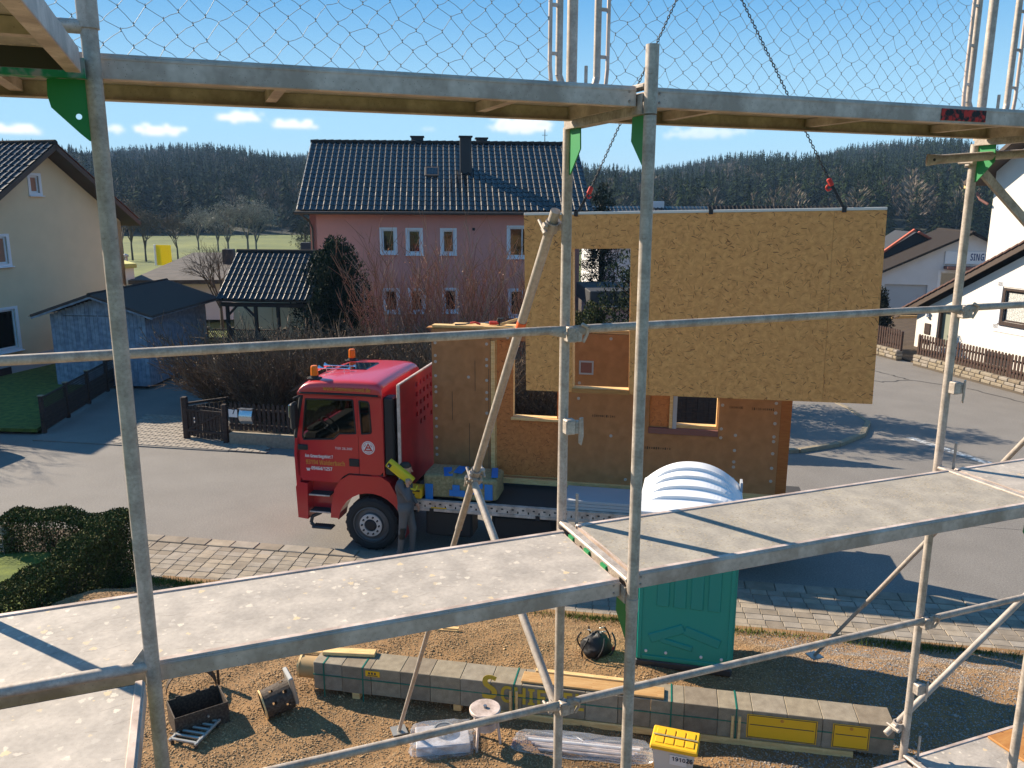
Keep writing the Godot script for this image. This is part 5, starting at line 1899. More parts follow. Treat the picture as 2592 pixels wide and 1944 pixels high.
func build_load() -> void:
	# brown fibreboard wall element standing on the bed
	var o := T(0.9, 1.06, -1.2)
	var w := thing("wall_element", "brown fibreboard wall element with two window openings standing on the truck bed", "wall panel", o, TYAW)
	OFF = Vector3(0.9, 1.06, -1.2)
	var z := -1.2
	# facing board with openings: truck coordinates
	var ops := [[2.06, 1.26, 3.40, 3.97], [5.10, 2.30, 6.36, 3.35]]
	var s := mb()
	plate(s, 0.90, 1.12, 7.45, 4.14, 0.06, ops, Transform3D(Basis.IDENTITY, Vector3(0, 0, z)))
	put(s, "fibreboard", M.fibre, w)
	s = mb()
	plate(s, 0.92, 1.12, 7.64, 4.13, 0.16, [[2.50, 2.47, 3.36, 3.95], [5.60, 2.47, 6.33, 3.30]], Transform3D(Basis.IDENTITY, Vector3(0, 0, z - 0.061)))
	put(s, "timber_core", M.wood, w)
	# inner lining board seen inside the recessed openings
	s = mb()
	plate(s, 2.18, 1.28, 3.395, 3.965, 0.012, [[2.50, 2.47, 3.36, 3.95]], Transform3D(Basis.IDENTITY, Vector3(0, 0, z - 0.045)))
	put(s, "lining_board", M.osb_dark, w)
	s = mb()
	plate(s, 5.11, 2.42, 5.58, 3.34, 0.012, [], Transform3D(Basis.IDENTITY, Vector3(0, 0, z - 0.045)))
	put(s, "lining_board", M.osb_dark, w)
	s = mb()
	cbx(s, Vector3(2.11, 2.6, z - 0.03), Vector3(0.085, 2.68, 0.05), 0.004)
	put(s, "stud", M.wood, w)
	s = mb()
	cbx(s, Vector3(5.50, 2.75, z - 0.02), Vector3(0.06, 0.75, 0.05), 0.004)
	put(s, "stud", M.wood, w)
	s = mb()
	cbx(s, Vector3(5.57, 2.86, z - 0.01), Vector3(0.075, 0.95, 0.05), 0.004)
	put(s, "grey_stud", M.greywall, w)
	s = mb()
	cbx(s, Vector3(5.73, 2.355, z - 0.02), Vector3(1.27, 0.11, 0.10), 0.004)
	put(s, "sill", M.rosewood, w)
	s = mb()
	cbx(s, Vector3(2.93, 2.44, z - 0.06), Vector3(0.92, 0.05, 0.16), 0.004)
	put(s, "sill", M.wood, w)
	s = mb()
	cbx(s, Vector3(7.545, 2.6, z - 0.03), Vector3(0.19, 2.95, 0.055), 0.004)
	put(s, "edge_board", vary(M.wood, Color(0.72, 0.52, 0.33)), w)
	# vent with dark frame
	s = mb()
	panel(s, rect(3.77, 3.37, 4.04, 3.63), [rect(3.80, 3.40, 4.01, 3.60)], 0.02, Transform3D(Basis.IDENTITY, Vector3(0, 0, z + 0.018)))
	var vt := put(s, "vent_frame", M.greywall, w)
	s = mb()
	bx(s, Vector3(3.905, 3.5, z + 0.003), Vector3(0.2, 0.19, 0.004))
	put(s, "vent_cover", M.rosewood, vt)
	# open board joints: black strips stand in for the dark slits
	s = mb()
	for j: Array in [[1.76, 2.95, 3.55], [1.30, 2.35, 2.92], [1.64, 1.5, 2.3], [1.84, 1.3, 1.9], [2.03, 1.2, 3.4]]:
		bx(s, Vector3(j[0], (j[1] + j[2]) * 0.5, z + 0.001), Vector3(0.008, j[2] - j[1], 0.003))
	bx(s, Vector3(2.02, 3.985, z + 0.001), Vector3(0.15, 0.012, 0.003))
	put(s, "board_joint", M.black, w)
	var pts := []
	for y: float in [3.87, 3.62, 3.50, 3.22, 3.0, 2.9, 2.62, 2.36, 2.2, 1.98, 1.75, 1.62]:
		pts.append(Vector2(0.97, y))
	for y: float in [3.88, 3.58, 3.46, 3.17, 2.93, 2.8, 2.52, 2.27, 2.0, 1.86]:
		pts.append(Vector2(1.99, y))
	pts.append_array([Vector2(1.63, 3.22), Vector2(2.4, 4.02), Vector2(4.35, 4.06), Vector2(4.75, 4.05), Vector2(3.78, 3.2), Vector2(3.77, 2.9), Vector2(4.4, 2.2), Vector2(4.7, 1.35), Vector2(4.85, 1.34)])
	for y: float in [2.98, 2.8, 2.6, 2.35, 2.26, 2.03, 1.75, 1.5]:
		pts.append(Vector2(7.36, y))
	for y: float in [2.9, 2.45, 2.28]:
		pts.append(Vector2(6.42, y))
	for y: float in [2.34, 2.05, 1.83, 1.73, 1.5]:
		pts.append(Vector2(6.68, y))
	washers(w, pts, z)
	s = mb()
	cbx(s, Vector3(4.4, 1.19, z + 0.02), Vector3(6.9, 0.10, 0.08), 0.004)
	put(s, "base_sill", M.wood, w)
	OFF = Vector3.ZERO
	var faint := mat(srgb(0.10, 0.055, 0.025), 0.9)
	s = mb()
	for q: Array in [[4.05, 2.55, 0.45], [5.05, 1.98, 0.5], [6.95, 2.83, 0.4], [6.55, 2.84, 0.25], [1.35, 4.0, 0.45], [5.3, 1.5, 0.4]]:
		for k in 12:
			var hgt := rng.randf_range(0.03, 0.055)
			bx(s, Vector3(q[0] + k * q[2] / 12.0, q[1] + 0.03, z + 0.001) - Vector3(0.9, 1.06, -1.2), Vector3(q[2] / 12.0 * rng.randf_range(0.25, 0.8), hgt, 0.002))
	put(s, "board_print", faint, w)
	# stacked boards on top
	for k in 2:
		var b := thing("roof_board", ["pale board lying along the near top edge of the wall element", "pale board lying along the far top edge of the wall element"][k], "board", T(2.4 + k * 0.35, 4.145 + 0.0, -1.33 - k * 0.24), TYAW, "boards on the wall element")
		s = mb()
		cbx(s, Vector3(0.2, 0.045, 0), Vector3(3.4, 0.045, 0.2), 0.004)
		put(s, "top_board", M.wood, b)
		s = mb()
		cbx(s, Vector3(0.15, 0.012, 0.01), Vector3(3.5, 0.02, 0.21), 0.003)
		put(s, "under_board", M.ply, b)
	var bb := thing("roof_board", "pale boards stacked on the wall element behind the window of the hanging wall", "board", T(5.4, 4.145, -1.33), TYAW, "boards on the wall element")
	s = mb()
	cbx(s, Vector3(-0.2, 0.05, 0), Vector3(2.4, 0.04, 0.2), 0.004)
	put(s, "top_board", M.wood, bb)
	s = mb()
	cbx(s, Vector3(-0.2, 0.014, 0.01), Vector3(2.4, 0.025, 0.21), 0.003)
	put(s, "under_board", M.wood, bb)
	var st := thing("timber_stick", "short pale stick leaning across the boards beside the cordless drill", "stick", T(2.33, 4.215, -1.42), TYAW)
	s = mb()
	cbx(s, Vector3(0.02, 0.06, 0), Vector3(0.42, 0.05, 0.05), 0.003, Basis(Vector3.BACK, 0.3) * Basis(Vector3.UP, 0.3))
	put(s, "stick", M.wood, st)
	var dr := thing("cordless_drill", "red and black cordless drill lying on the boards", "drill", T(2.12, 4.215, -1.37), TYAW)
	s = mb()
	cbx(s, Vector3(-0.02, 0.05, 0), Vector3(0.2, 0.07, 0.07), 0.02)
	put(s, "motor_body", M.redpaint, dr)
	s = mb()
	tube(s, Vector3(-0.12, 0.05, 0), Vector3(-0.2, 0.05, 0), 0.026, 10, 0.014)
	tube(s, Vector3(-0.2, 0.05, 0), Vector3(-0.34, 0.045, 0), 0.006, 6)
	put(s, "chuck", M.steel, dr)
	s = mb()
	cbx(s, Vector3(0.07, 0.06, 0), Vector3(0.06, 0.13, 0.05), 0.015, Basis(Vector3.BACK, 0.2))
	cbx(s, Vector3(0.1, 0.125, 0), Vector3(0.1, 0.05, 0.075), 0.01)
	put(s, "grip", M.black, dr)
	var hm := thing("hand_hook", "small red-handled tool lying on the left end of the boards", "tool", T(1.55, 4.215, -1.30), TYAW)
	s = mb()
	path_tube(s, [Vector3(-0.2, 0.01, 0.02), Vector3(0, 0.02, 0), Vector3(0.12, 0.05, 0)], 0.014, 6)
	put(s, "shaft", M.dark_steel, hm)
	s = mb()
	path_tube(s, [Vector3(0.1, 0.045, 0), Vector3(0.2, 0.06, 0.01), Vector3(0.3, 0.03, 0.02)], 0.02, 6)
	put(s, "handle", M.redpaint, hm)
	# insulation bundle in blue printed film
	var ib := thing("insulation_bundle", "beige insulation bundle in blue printed film on the truck bed", "insulation", T(1.0, 1.09, -0.1), TYAW)
	bulge("wool_pack", ib, Vector3(0.30, 0.24, -0.42), Vector3(0.62, 0.46, 0.72), M.wool, 3)
	bulge("wool_pack", ib, Vector3(0.98, 0.22, -0.42), Vector3(0.86, 0.44, 0.74), M.wool, 5)
	for q: Array in [[0.12, 0.10, 0.15, 0.30], [0.66, 0.10, 0.30, 0.12], [0.64, 0.2, 0.14, 0.12], [1.26, 0.16, 0.15, 0.30], [1.06, 0.27, 0.18, 0.10], [0.95, 0.15, 0.2, 0.1]]:
		s = mb()
		cbx(s, Vector3(q[0], q[1] + 0.04, -0.035), Vector3(q[2], q[3], 0.012), 0.003)
		put(s, "blue_print", M.blue, ib)
	for q: Array in [[0.42, -0.3, 0.16, 0.5, 0.3], [0.62, -0.45, 0.2, 0.4, -0.1], [1.3, -0.4, 0.12, 0.55, 0.2]]:
		s = mb()
		cbx(s, Vector3(q[0], 0.465, q[1]), Vector3(q[2], 0.014, q[3]), 0.003, Basis(Vector3.UP, q[4]))
		put(s, "blue_print", M.blue, ib)
	var yp := thing("yellow_pack", "small yellow and black package at the front end of the bed", "package", T(0.72, 1.09, -0.16), TYAW)
	s = mb()
	cbx(s, Vector3(0.12, 0.10, -0.05), Vector3(0.30, 0.2, 0.3), 0.02)
	put(s, "carton", M.yellow, yp)
	s = mb()
	bx(s, Vector3(0.14, 0.16, 0.1015), Vector3(0.2, 0.03, 0.004))
	bx(s, Vector3(0.08, 0.09, 0.1015), Vector3(0.12, 0.03, 0.004))
	put(s, "print", M.black, yp)
	var sh := thing("sheet_pile", "pale bluish sheets stacked on the bed behind the toilet", "sheets", T(4.4, 1.09, -0.5), TYAW)
	for k in 3:
		s = mb()
		cbx(s, Vector3(0.02 * k, 0.03 + k * 0.06, 0), Vector3(1.7 - 0.05 * k, 0.055, 0.8), 0.006)
		put(s, "sheet", M.greywall, sh)

func bulge(called: String, par: Node, c: Vector3, size: Vector3, m: Material, sd: int) -> void:
	var s := mb()
	var g := []
	for i in 11:
		var ph := PI * i / 10.0
		var row := []
		for j in 28:
			var a := TAU * j / 28.0
			var d := Vector3(cos(a) * sin(ph), cos(ph), sin(a) * sin(ph))
			var e := Vector3(signf(d.x) * pow(absf(d.x), 0.22), signf(d.y) * pow(absf(d.y), 0.22), signf(d.z) * pow(absf(d.z), 0.22))
			e += Vector3(sin(d.y * 9 + sd), sin(d.x * 8 + sd * 2), sin(d.x * 7 + d.y * 5 + sd)) * 0.03
			row.append(c + e * size * 0.5)
		g.append(row)
	surf(s, g, c, true)
	put(s, called, m, par)

func build_hanging() -> void:
	var c := Vector3(2.898, 4.002, -13.082)
	var b := (Basis(Vector3.UP, -0.256) * Basis(Vector3.BACK, 0.02)).scaled(Vector3.ONE * 1.056)
	var h := thing("hanging_wall", "large strand board wall element with a window opening hanging from chains", "wall panel", Vector3.ZERO)
	h.transform = Transform3D(b, c)
	var w := 5.25
	var hh := 2.84
	var op := [-1.86, -1.36, -0.95, 0.87]
	# strand boards, three sheets with fine joints
	for q: Array in [[-w / 2, -0.655], [-0.651, 1.93], [1.934, w / 2]]:
		var s := mb()
		plate(s, q[0], -hh / 2, q[1], hh / 2 - 0.045, 0.015, [[op[0], op[1], op[2], op[3]]] if q[0] < -1.0 else [], Transform3D.IDENTITY)
		put(s, "strand_board", M.osb, h)
	var s := mb()
	plate(s, -w / 2, -hh / 2 + 0.002, w / 2, hh / 2 - 0.04, 0.16, [[op[0] + 0.01, op[1] + 0.01, op[2] - 0.01, op[3] - 0.01]], Transform3D(Basis.IDENTITY, Vector3(0, 0, -0.016)))
	put(s, "timber_core", M.wood, h)
	s = mb()
	plate(s, -w / 2, -hh / 2, w / 2, hh / 2 - 0.04, 0.06, [[op[0], op[1], op[2], op[3]]], Transform3D(Basis.IDENTITY, Vector3(0, 0, -0.178)))
	put(s, "fibreboard", M.fibre, h)
	s = mb()
	cbx(s, Vector3(0, hh / 2 - 0.02, -0.10), Vector3(w, 0.04, 0.2), 0.004)
	put(s, "top_plate", mat(srgb(0.66, 0.62, 0.56), 0.8), h)
	s = mb()
	cbx(s, Vector3((op[0] + op[2]) * 0.5, op[1] - 0.03, 0.012), Vector3(op[2] - op[0] + 0.01, 0.075, 0.024), 0.004)
	put(s, "sill_batten", M.ply, h)
	# pencilled number and saw marks
	lettering("5", 0.36, mat(srgb(0.16, 0.10, 0.05), 0.9), "pencil_mark", h, Vector3(2.36, 0.72, -0.0022), 0.0, 0.2, 200)
	for x: float in [-1.80, 0.22, 2.06]:
		s = mb()
		bx(s, Vector3(x, hh / 2 - 0.03, 0.004), Vector3(0.06, 0.07, 0.012))
		bx(s, Vector3(x, hh / 2 + 0.003, -0.1), Vector3(0.06, 0.008, 0.21))
		put(s, "strap_loop", M.black, h)
	# chains with slings
	for q: Array in [[-1.78, -1.60, 1.74, 0.03, 5.2, "black lifting chain over the left end of the hanging wall"], [2.06, 1.86, 1.78, 0.07, 5.2, "black lifting chain over the right end of the hanging wall"]]:
		var base := Vector3(q[0], hh / 2, -0.1)
		var ch := thing("lifting_chain", q[5], "chain", Vector3.ZERO, 0.0, "lifting chains")
		ch.transform = Transform3D(b, c + b * base)
		OFF = base
		var p1 := Vector3(q[1], q[2], -0.1)
		var top := Vector3(q[3], q[4], -0.1)
		s = mb()
		for k: float in [-0.03, 0.03]:
			bx(s, (base + p1) * 0.5, Vector3(0.045, base.distance_to(p1), 0.012), frame_of(p1 - base) * Basis(Vector3.UP, k * 8.0))
		put(s, "sling", M.black, ch)
		s = mb()
		cbx(s, p1, Vector3(0.07, 0.12, 0.05), 0.015, frame_of(top - p1))
		path_tube(s, [p1 + Vector3(-0.03, -0.04, 0), p1 + Vector3(-0.055, -0.08, 0), p1 + Vector3(-0.02, -0.12, 0), p1 + Vector3(0.02, -0.09, 0)], 0.014, 6)
		put(s, "red_hook", M.redpaint, ch)
		s = mb()
		var n := int(p1.distance_to(top) / 0.042)
		var f := frame_of(top - p1)
		for k in n:
			var p := p1.lerp(top, (k + 1.2) / n)
			var sd := f.x if k % 2 == 0 else f.z
			var e := 0.016
			var lp := []
			for j in 7:
				var a := TAU * j / 6.0
				lp.append(p + sd * cos(a) * e + f.y * sin(a) * 0.030)
			for j in 6:
				wire(s, lp[j], lp[j + 1], 0.0065, 0.0065, 4)
		put(s, "chain_links", M.chain, ch)
		OFF = Vector3.ZERO
	# lifting hook block and crane rope far above
	var hk := thing("crane_hook", "crane hook block high above the hanging wall, out of the picture", "crane hook", c + b * Vector3(0.05, 5.2, -0.1))
	s = mb()
	lathe(s, [Vector2(0.0, 0.0), Vector2(0.12, 0.05), Vector2(0.14, 0.25), Vector2(0.0, 0.4)], 12)
	put(s, "hook_block", M.yellow, hk)
	s = mb()
	tube(s, Vector3(0, 0.4, 0), Vector3(0, 14, 0), 0.012, 6)
	put(s, "rope", M.dark_steel, hk)

# ---------- figure from joined tapered capsules, meshed as surface nets ----------
class Field:
	var o: Vector3
	var c: float
	var n: Vector3i
	var d := PackedFloat32Array()
	var col := PackedColorArray()
	func setup(lo: Vector3, hi: Vector3, cell: float) -> void:
		o = lo
		c = cell
		n = Vector3i(((hi - lo) / cell).ceil()) + Vector3i.ONE
		d.resize(n.x * n.y * n.z)
		d.fill(1.0)
		col.resize(d.size())
	func bone(a: Vector3, b: Vector3, ra: float, rb: float, k: float, cc: Color, squash := Vector3.ONE) -> void:
		var pad := maxf(ra, rb) + k + 2.0 * c
		var lo := Vector3i(((a.min(b) - Vector3.ONE * pad - o) / c).floor()).clamp(Vector3i.ZERO, n - Vector3i.ONE)
		var hi := Vector3i(((a.max(b) + Vector3.ONE * pad - o) / c).ceil()).clamp(Vector3i.ZERO, n - Vector3i.ONE)
		var ab := (b - a)
		var l2 := maxf((ab * squash).length_squared(), 1e-9)
		for z in range(lo.z, hi.z + 1):
			for y in range(lo.y, hi.y + 1):
				for x in range(lo.x, hi.x + 1):
					var p := o + Vector3(x, y, z) * c
					var pa := (p - a) * squash
					var t := clampf(pa.dot(ab * squash) / l2, 0.0, 1.0)
					var dist := (pa - ab * squash * t).length() - lerpf(ra, rb, t)
					var i := (z * n.y + y) * n.x + x
					var e := d[i]
					if dist < e + k:
						if dist < e:
							col[i] = cc
						var h := maxf(k - absf(dist - e), 0.0) / maxf(k, 1e-6)
						d[i] = minf(dist, e) - h * h * k * 0.25
	func grad(p: Vector3) -> Vector3:
		var q := Vector3i(((p - o) / c).round()).clamp(Vector3i.ONE, n - Vector3i(2, 2, 2))
		var i := (q.z * n.y + q.y) * n.x + q.x
		return Vector3(d[i + 1] - d[i - 1], d[i + n.x] - d[i - n.x], d[i + n.x * n.y] - d[i - n.x * n.y]).normalized()
	func emit(s: SurfaceTool) -> void:
		var idx := {}
		var pos := []
		var nrm := []
		var cl := []
		var nx := n.x
		var nxy := n.x * n.y
		var off := [0, 1, nx, nx + 1, nxy, nxy + 1, nxy + nx, nxy + nx + 1]
		var ed := [[0, 1], [2, 3], [4, 5], [6, 7], [0, 2], [1, 3], [4, 6], [5, 7], [0, 4], [1, 5], [2, 6], [3, 7]]
		for z in n.z - 1:
			for y in n.y - 1:
				var row := (z * n.y + y) * nx
				for x in nx - 1:
					var i := row + x
					var m := 0
					for k in 8:
						if d[i + off[k]] < 0.0:
							m += 1
					if m == 0 or m == 8:
						continue
					var sum := Vector3.ZERO
					var cnt := 0
					for e: Array in ed:
						var a := d[i + off[e[0]]]
						var b := d[i + off[e[1]]]
						if (a < 0.0) != (b < 0.0):
							var t := a / (a - b)
							var pa := Vector3(e[0] & 1, (e[0] >> 1) & 1, e[0] >> 2)
							var pb := Vector3(e[1] & 1, (e[1] >> 1) & 1, e[1] >> 2)
							sum += pa.lerp(pb, t)
							cnt += 1
					idx[i] = pos.size()
					var p := o + (Vector3(x, y, z) + sum / cnt) * c
					pos.append(p)
					nrm.append(grad(p))
					var best := i
					for k in 8:
						if d[i + off[k]] < d[best]:
							best = i + off[k]
					cl.append(col[best])
		for z in range(1, n.z - 1):
			for y in range(1, n.y - 1):
				for x in range(1, nx - 1):
					var i := (z * n.y + y) * nx + x
					var a := d[i] < 0.0
					for ax in 3:
						var st: int = [1, nx, nxy][ax]
						if a == (d[i + st] < 0.0):
							continue
						var u: int = [nx, nxy, 1][ax]
						var w: int = [nxy, 1, nx][ax]
						var q := [i, i - u, i - u - w, i - w]
						if not (idx.has(q[0]) and idx.has(q[1]) and idx.has(q[2]) and idx.has(q[3])):
							continue
						var j0: int = idx[q[0]]
						var gn: Vector3 = (pos[idx[q[2]]] - pos[j0]).cross(pos[idx[q[1]]] - pos[j0])
						var order := [0, 1, 2, 0, 2, 3] if gn.dot(nrm[j0]) > 0.0 else [0, 2, 1, 0, 3, 2]
						for k: int in order:
							var j: int = idx[q[k]]
							s.set_color(cl[j])
							s.set_normal(nrm[j])
							s.add_vertex(pos[j])

func build_person() -> void:
	# faces +x; his right side is towards the camera (+z)
	var at := Vector3(-1.93, -0.80, -14.12)
	var p := thing("person", "person in dark grey work clothes carrying a yellow bag on the shoulder beside the truck", "person", at, -11.0)
	var jk := Color(0.075, 0.078, 0.086)
	var tr := Color(0.095, 0.096, 0.10)
	var kn := Color(0.012, 0.012, 0.013)
	var sk := Color(0.45, 0.24, 0.16)
	var bt := Color(0.09, 0.09, 0.10)
	var f := Field.new()
	f.setup(Vector3(-0.45, -0.02, -0.42), Vector3(0.5, 1.68, 0.42), 0.014)
	var k := 0.05
	# torso, leaning a little back
	f.bone(Vector3(0.0, 0.98, -0.08), Vector3(0.0, 0.98, 0.08), 0.125, 0.125, k, tr)
	f.bone(Vector3(-0.01, 1.05, 0.0), Vector3(-0.03, 1.33, 0.0), 0.135, 0.145, k, jk, Vector3(1.0, 1.0, 0.86))
	f.bone(Vector3(-0.03, 1.36, -0.10), Vector3(-0.03, 1.38, 0.10), 0.125, 0.125, k, jk)
	f.bone(Vector3(-0.03, 1.48, -0.17), Vector3(-0.03, 1.49, 0.17), 0.068, 0.068, k, jk)
	f.bone(Vector3(-0.03, 1.46, 0.0), Vector3(0.0, 1.60, 0.0), 0.062, 0.058, 0.03, sk)
	# right (near) arm raised, forearm folded up to the bag
	f.bone(Vector3(-0.03, 1.47, 0.20), Vector3(0.14, 1.23, 0.26), 0.064, 0.052, k, jk)
	f.bone(Vector3(0.14, 1.23, 0.26), Vector3(0.12, 1.47, 0.20), 0.050, 0.036, 0.02, jk)
	# left arm hanging
	f.bone(Vector3(-0.03, 1.47, -0.20), Vector3(-0.02, 1.18, -0.25), 0.062, 0.05, k, jk)
	f.bone(Vector3(-0.02, 1.18, -0.25), Vector3(0.12, 0.98, -0.24), 0.048, 0.036, 0.02, jk)
	# legs: one stepping back
	f.bone(Vector3(0.0, 0.95, 0.09), Vector3(-0.05, 0.52, 0.10), 0.098, 0.068, k, tr)
	f.bone(Vector3(-0.05, 0.52, 0.10), Vector3(-0.10, 0.12, 0.10), 0.066, 0.052, 0.03, tr)
	f.bone(Vector3(0.0, 0.95, -0.09), Vector3(0.09, 0.53, -0.10), 0.098, 0.068, k, tr)
	f.bone(Vector3(0.09, 0.53, -0.10), Vector3(0.07, 0.12, -0.10), 0.066, 0.052, 0.03, tr)
	f.bone(Vector3(-0.03, 0.60, 0.115), Vector3(-0.055, 0.44, 0.115), 0.062, 0.060, 0.0, kn)
	for q: Vector3 in [Vector3(-0.10, 0, 0.10), Vector3(0.07, 0, -0.10)]:
		f.bone(q + Vector3(-0.03, 0.10, 0), q + Vector3(-0.02, 0.05, 0), 0.055, 0.05, 0.02, bt)
		f.bone(q + Vector3(-0.03, 0.045, 0), q + Vector3(0.15, 0.035, 0), 0.045, 0.04, 0.03, bt)
	var s := mb()
	f.emit(s)
	# head on a finer grid
	var h := Field.new()
	var hc := Vector3(0.02, 1.70, 0.0)
	h.setup(hc - Vector3(0.15, 0.17, 0.13), hc + Vector3(0.17, 0.16, 0.13), 0.0055)
	var kk := 0.03
	h.bone(hc + Vector3(-0.02, 0.03, 0), hc + Vector3(0.01, 0.03, 0), 0.093, 0.09, kk, sk, Vector3(1.0, 1.0, 1.2))
	h.bone(hc + Vector3(0.035, -0.03, 0), hc + Vector3(0.045, -0.075, 0), 0.062, 0.045, kk, sk)
	h.bone(hc + Vector3(-0.02, -0.06, 0), hc + Vector3(-0.03, -0.15, 0), 0.055, 0.058, kk, sk)
	h.bone(hc + Vector3(0.095, 0.005, 0), hc + Vector3(0.118, -0.03, 0), 0.010, 0.015, 0.012, sk)
	h.bone(hc + Vector3(0.088, 0.03, -0.035), hc + Vector3(0.088, 0.03, 0.035), 0.012, 0.012, 0.015, sk)
	h.bone(hc + Vector3(0.088, -0.065, -0.018), hc + Vector3(0.088, -0.065, 0.018), 0.010, 0.010, 0.008, Color(0.35, 0.15, 0.11))
	for e: float in [-1.0, 1.0]:
		h.bone(hc + Vector3(-0.01, 0.025, e * 0.082), hc + Vector3(-0.015, -0.02, e * 0.08), 0.02, 0.013, 0.006, sk, Vector3(1, 1, 1.6))
		h.bone(hc + Vector3(0.082, 0.01, e * 0.032), hc + Vector3(0.084, 0.01, e * 0.034), 0.009, 0.009, 0.0, Color(0.03, 0.02, 0.02))
	h.emit(s)
	put(s, "body", M.skin, p)
	# hair
	var hr := Field.new()
	hr.setup(hc - Vector3(0.16, 0.12, 0.13), hc + Vector3(0.15, 0.17, 0.13), 0.006)
	hr.bone(hc + Vector3(-0.03, 0.05, 0), hc + Vector3(0.01, 0.055, 0), 0.092, 0.088, 0.02, Color(0.02, 0.014, 0.01), Vector3(1, 1, 1.15))
	hr.bone(hc + Vector3(-0.06, 0.0, 0), hc + Vector3(-0.06, -0.04, 0), 0.065, 0.05, 0.02, Color(0.02, 0.014, 0.01))
	s = mb()
	hr.emit(s)
	put(s, "hair", M.skin, p)
	# hand: palm and five fingers closed over the bag
	var hd := Field.new()
	var w := Vector3(0.12, 1.49, 0.23)
	hd.setup(w - Vector3(0.09, 0.05, 0.12), w + Vector3(0.09, 0.16, 0.07), 0.0045)
	hd.bone(w + Vector3(0, -0.02, 0), w + Vector3(-0.005, 0.03, -0.005), 0.030, 0.034, 0.015, sk)
	hd.bone(w + Vector3(-0.025, 0.06, -0.01), w + Vector3(0.03, 0.065, -0.01), 0.020, 0.020, 0.02, sk)
	for q in 4:
		var x := -0.033 + q * 0.022
		var ln: float = [0.026, 0.033, 0.036, 0.031][q]
		var a := w + Vector3(x, 0.075, -0.012)
		var b2 := a + Vector3(0, ln * 0.6, -ln * 0.8)
		var c2 := b2 + Vector3(0, -ln * 0.25, -ln * 0.8)
		var d2 := c2 + Vector3(0, -ln * 0.6, -ln * 0.2)
		hd.bone(a, b2, 0.0098, 0.0092, 0.004, sk)
		hd.bone(b2, c2, 0.0092, 0.0085, 0.003, sk)
		hd.bone(c2, d2, 0.0085, 0.0078, 0.003, sk)
	hd.bone(w + Vector3(0.03, 0.02, -0.01), w + Vector3(0.058, 0.045, -0.03), 0.013, 0.011, 0.01, sk)
	hd.bone(w + Vector3(0.058, 0.045, -0.03), w + Vector3(0.056, 0.065, -0.055), 0.011, 0.0085, 0.004, sk)
	# hanging left hand
	s = mb()
	hd.emit(s)
	var lh := Field.new()
	var w2_ := Vector3(0.13, 0.97, -0.24)
	lh.setup(w2_ - Vector3(0.07, 0.20, 0.08), w2_ + Vector3(0.12, 0.05, 0.08), 0.005)
	lh.bone(w2_, w2_ + Vector3(0.03, -0.06, 0), 0.030, 0.033, 0.02, sk)
	for q in 4:
		var a := w2_ + Vector3(0.03, -0.085, -0.03 + q * 0.02)
		var b2 := a + Vector3(0.012, -0.035, 0)
		lh.bone(a, b2, 0.0098, 0.009, 0.005, sk)
		lh.bone(b2, b2 + Vector3(-0.012, -0.03, 0), 0.009, 0.008, 0.003, sk)
	lh.bone(w2_ + Vector3(0.03, -0.03, 0.02), w2_ + Vector3(0.065, -0.07, 0.03), 0.012, 0.010, 0.008, sk)
	lh.emit(s)
	put(s, "hand", M.skin, p)
	# yellow bag lying over the right shoulder
	var bg := thing("yellow_bag", "long yellow bag carried on the shoulder of the person by the truck", "bag", at + Basis(Vector3.UP, deg_to_rad(-11.0)) * Vector3(-0.05, 1.645, 0.11), -11.0)
	var ax := Basis(Vector3.BACK, -0.66).scaled(Vector3.ONE * 0.84)
	s = mb()
	var g := []
	for i in 9:
		var t: float = [-0.36, -0.36, -0.35, -0.2, 0.0, 0.18, 0.30, 0.31, 0.31][i]
		var rr: float = [0.01, 0.085, 0.095, 0.10, 0.102, 0.10, 0.092, 0.08, 0.01][i]
		var row := []
		for j in 20:
			var a := TAU * j / 20.0
			var e := Vector2(cos(a), sin(a))
			e = Vector2(signf(e.x) * pow(absf(e.x), 0.55), signf(e.y) * pow(absf(e.y), 0.55))
			row.append(ax * Vector3(t, e.y * rr * 1.0 + 0.03, e.x * rr * 0.85))
		g.append(row)
	surf(s, g, ax * Vector3(0, 0.03, 0), true)
	put(s, "bag_body", mat(srgb(0.62, 0.48, 0.01), 0.6), bg)
	s = mb()
	bx(s, ax * Vector3(-0.29, 0.02, 0.084), Vector3(0.09, 0.09, 0.006), ax)
	var lb := put(s, "dark_label", M.black, bg)
	s = mb()
	bx(s, ax * Vector3(-0.30, 0.0, 0.088), Vector3(0.03, 0.02, 0.004), ax)
	put(s, "label_mark", M.offwhite, lb)
	s = mb()
	path_tube(s, [ax * Vector3(0.2, -0.05, 0.09), ax * Vector3(0.35, -0.08, 0.09), ax * Vector3(0.47, -0.05, 0.06), ax * Vector3(0.44, 0.03, 0.0)], 0.018, 6)
	put(s, "carry_strap", mat(srgb(0.55, 0.42, 0.01), 0.7), bg)

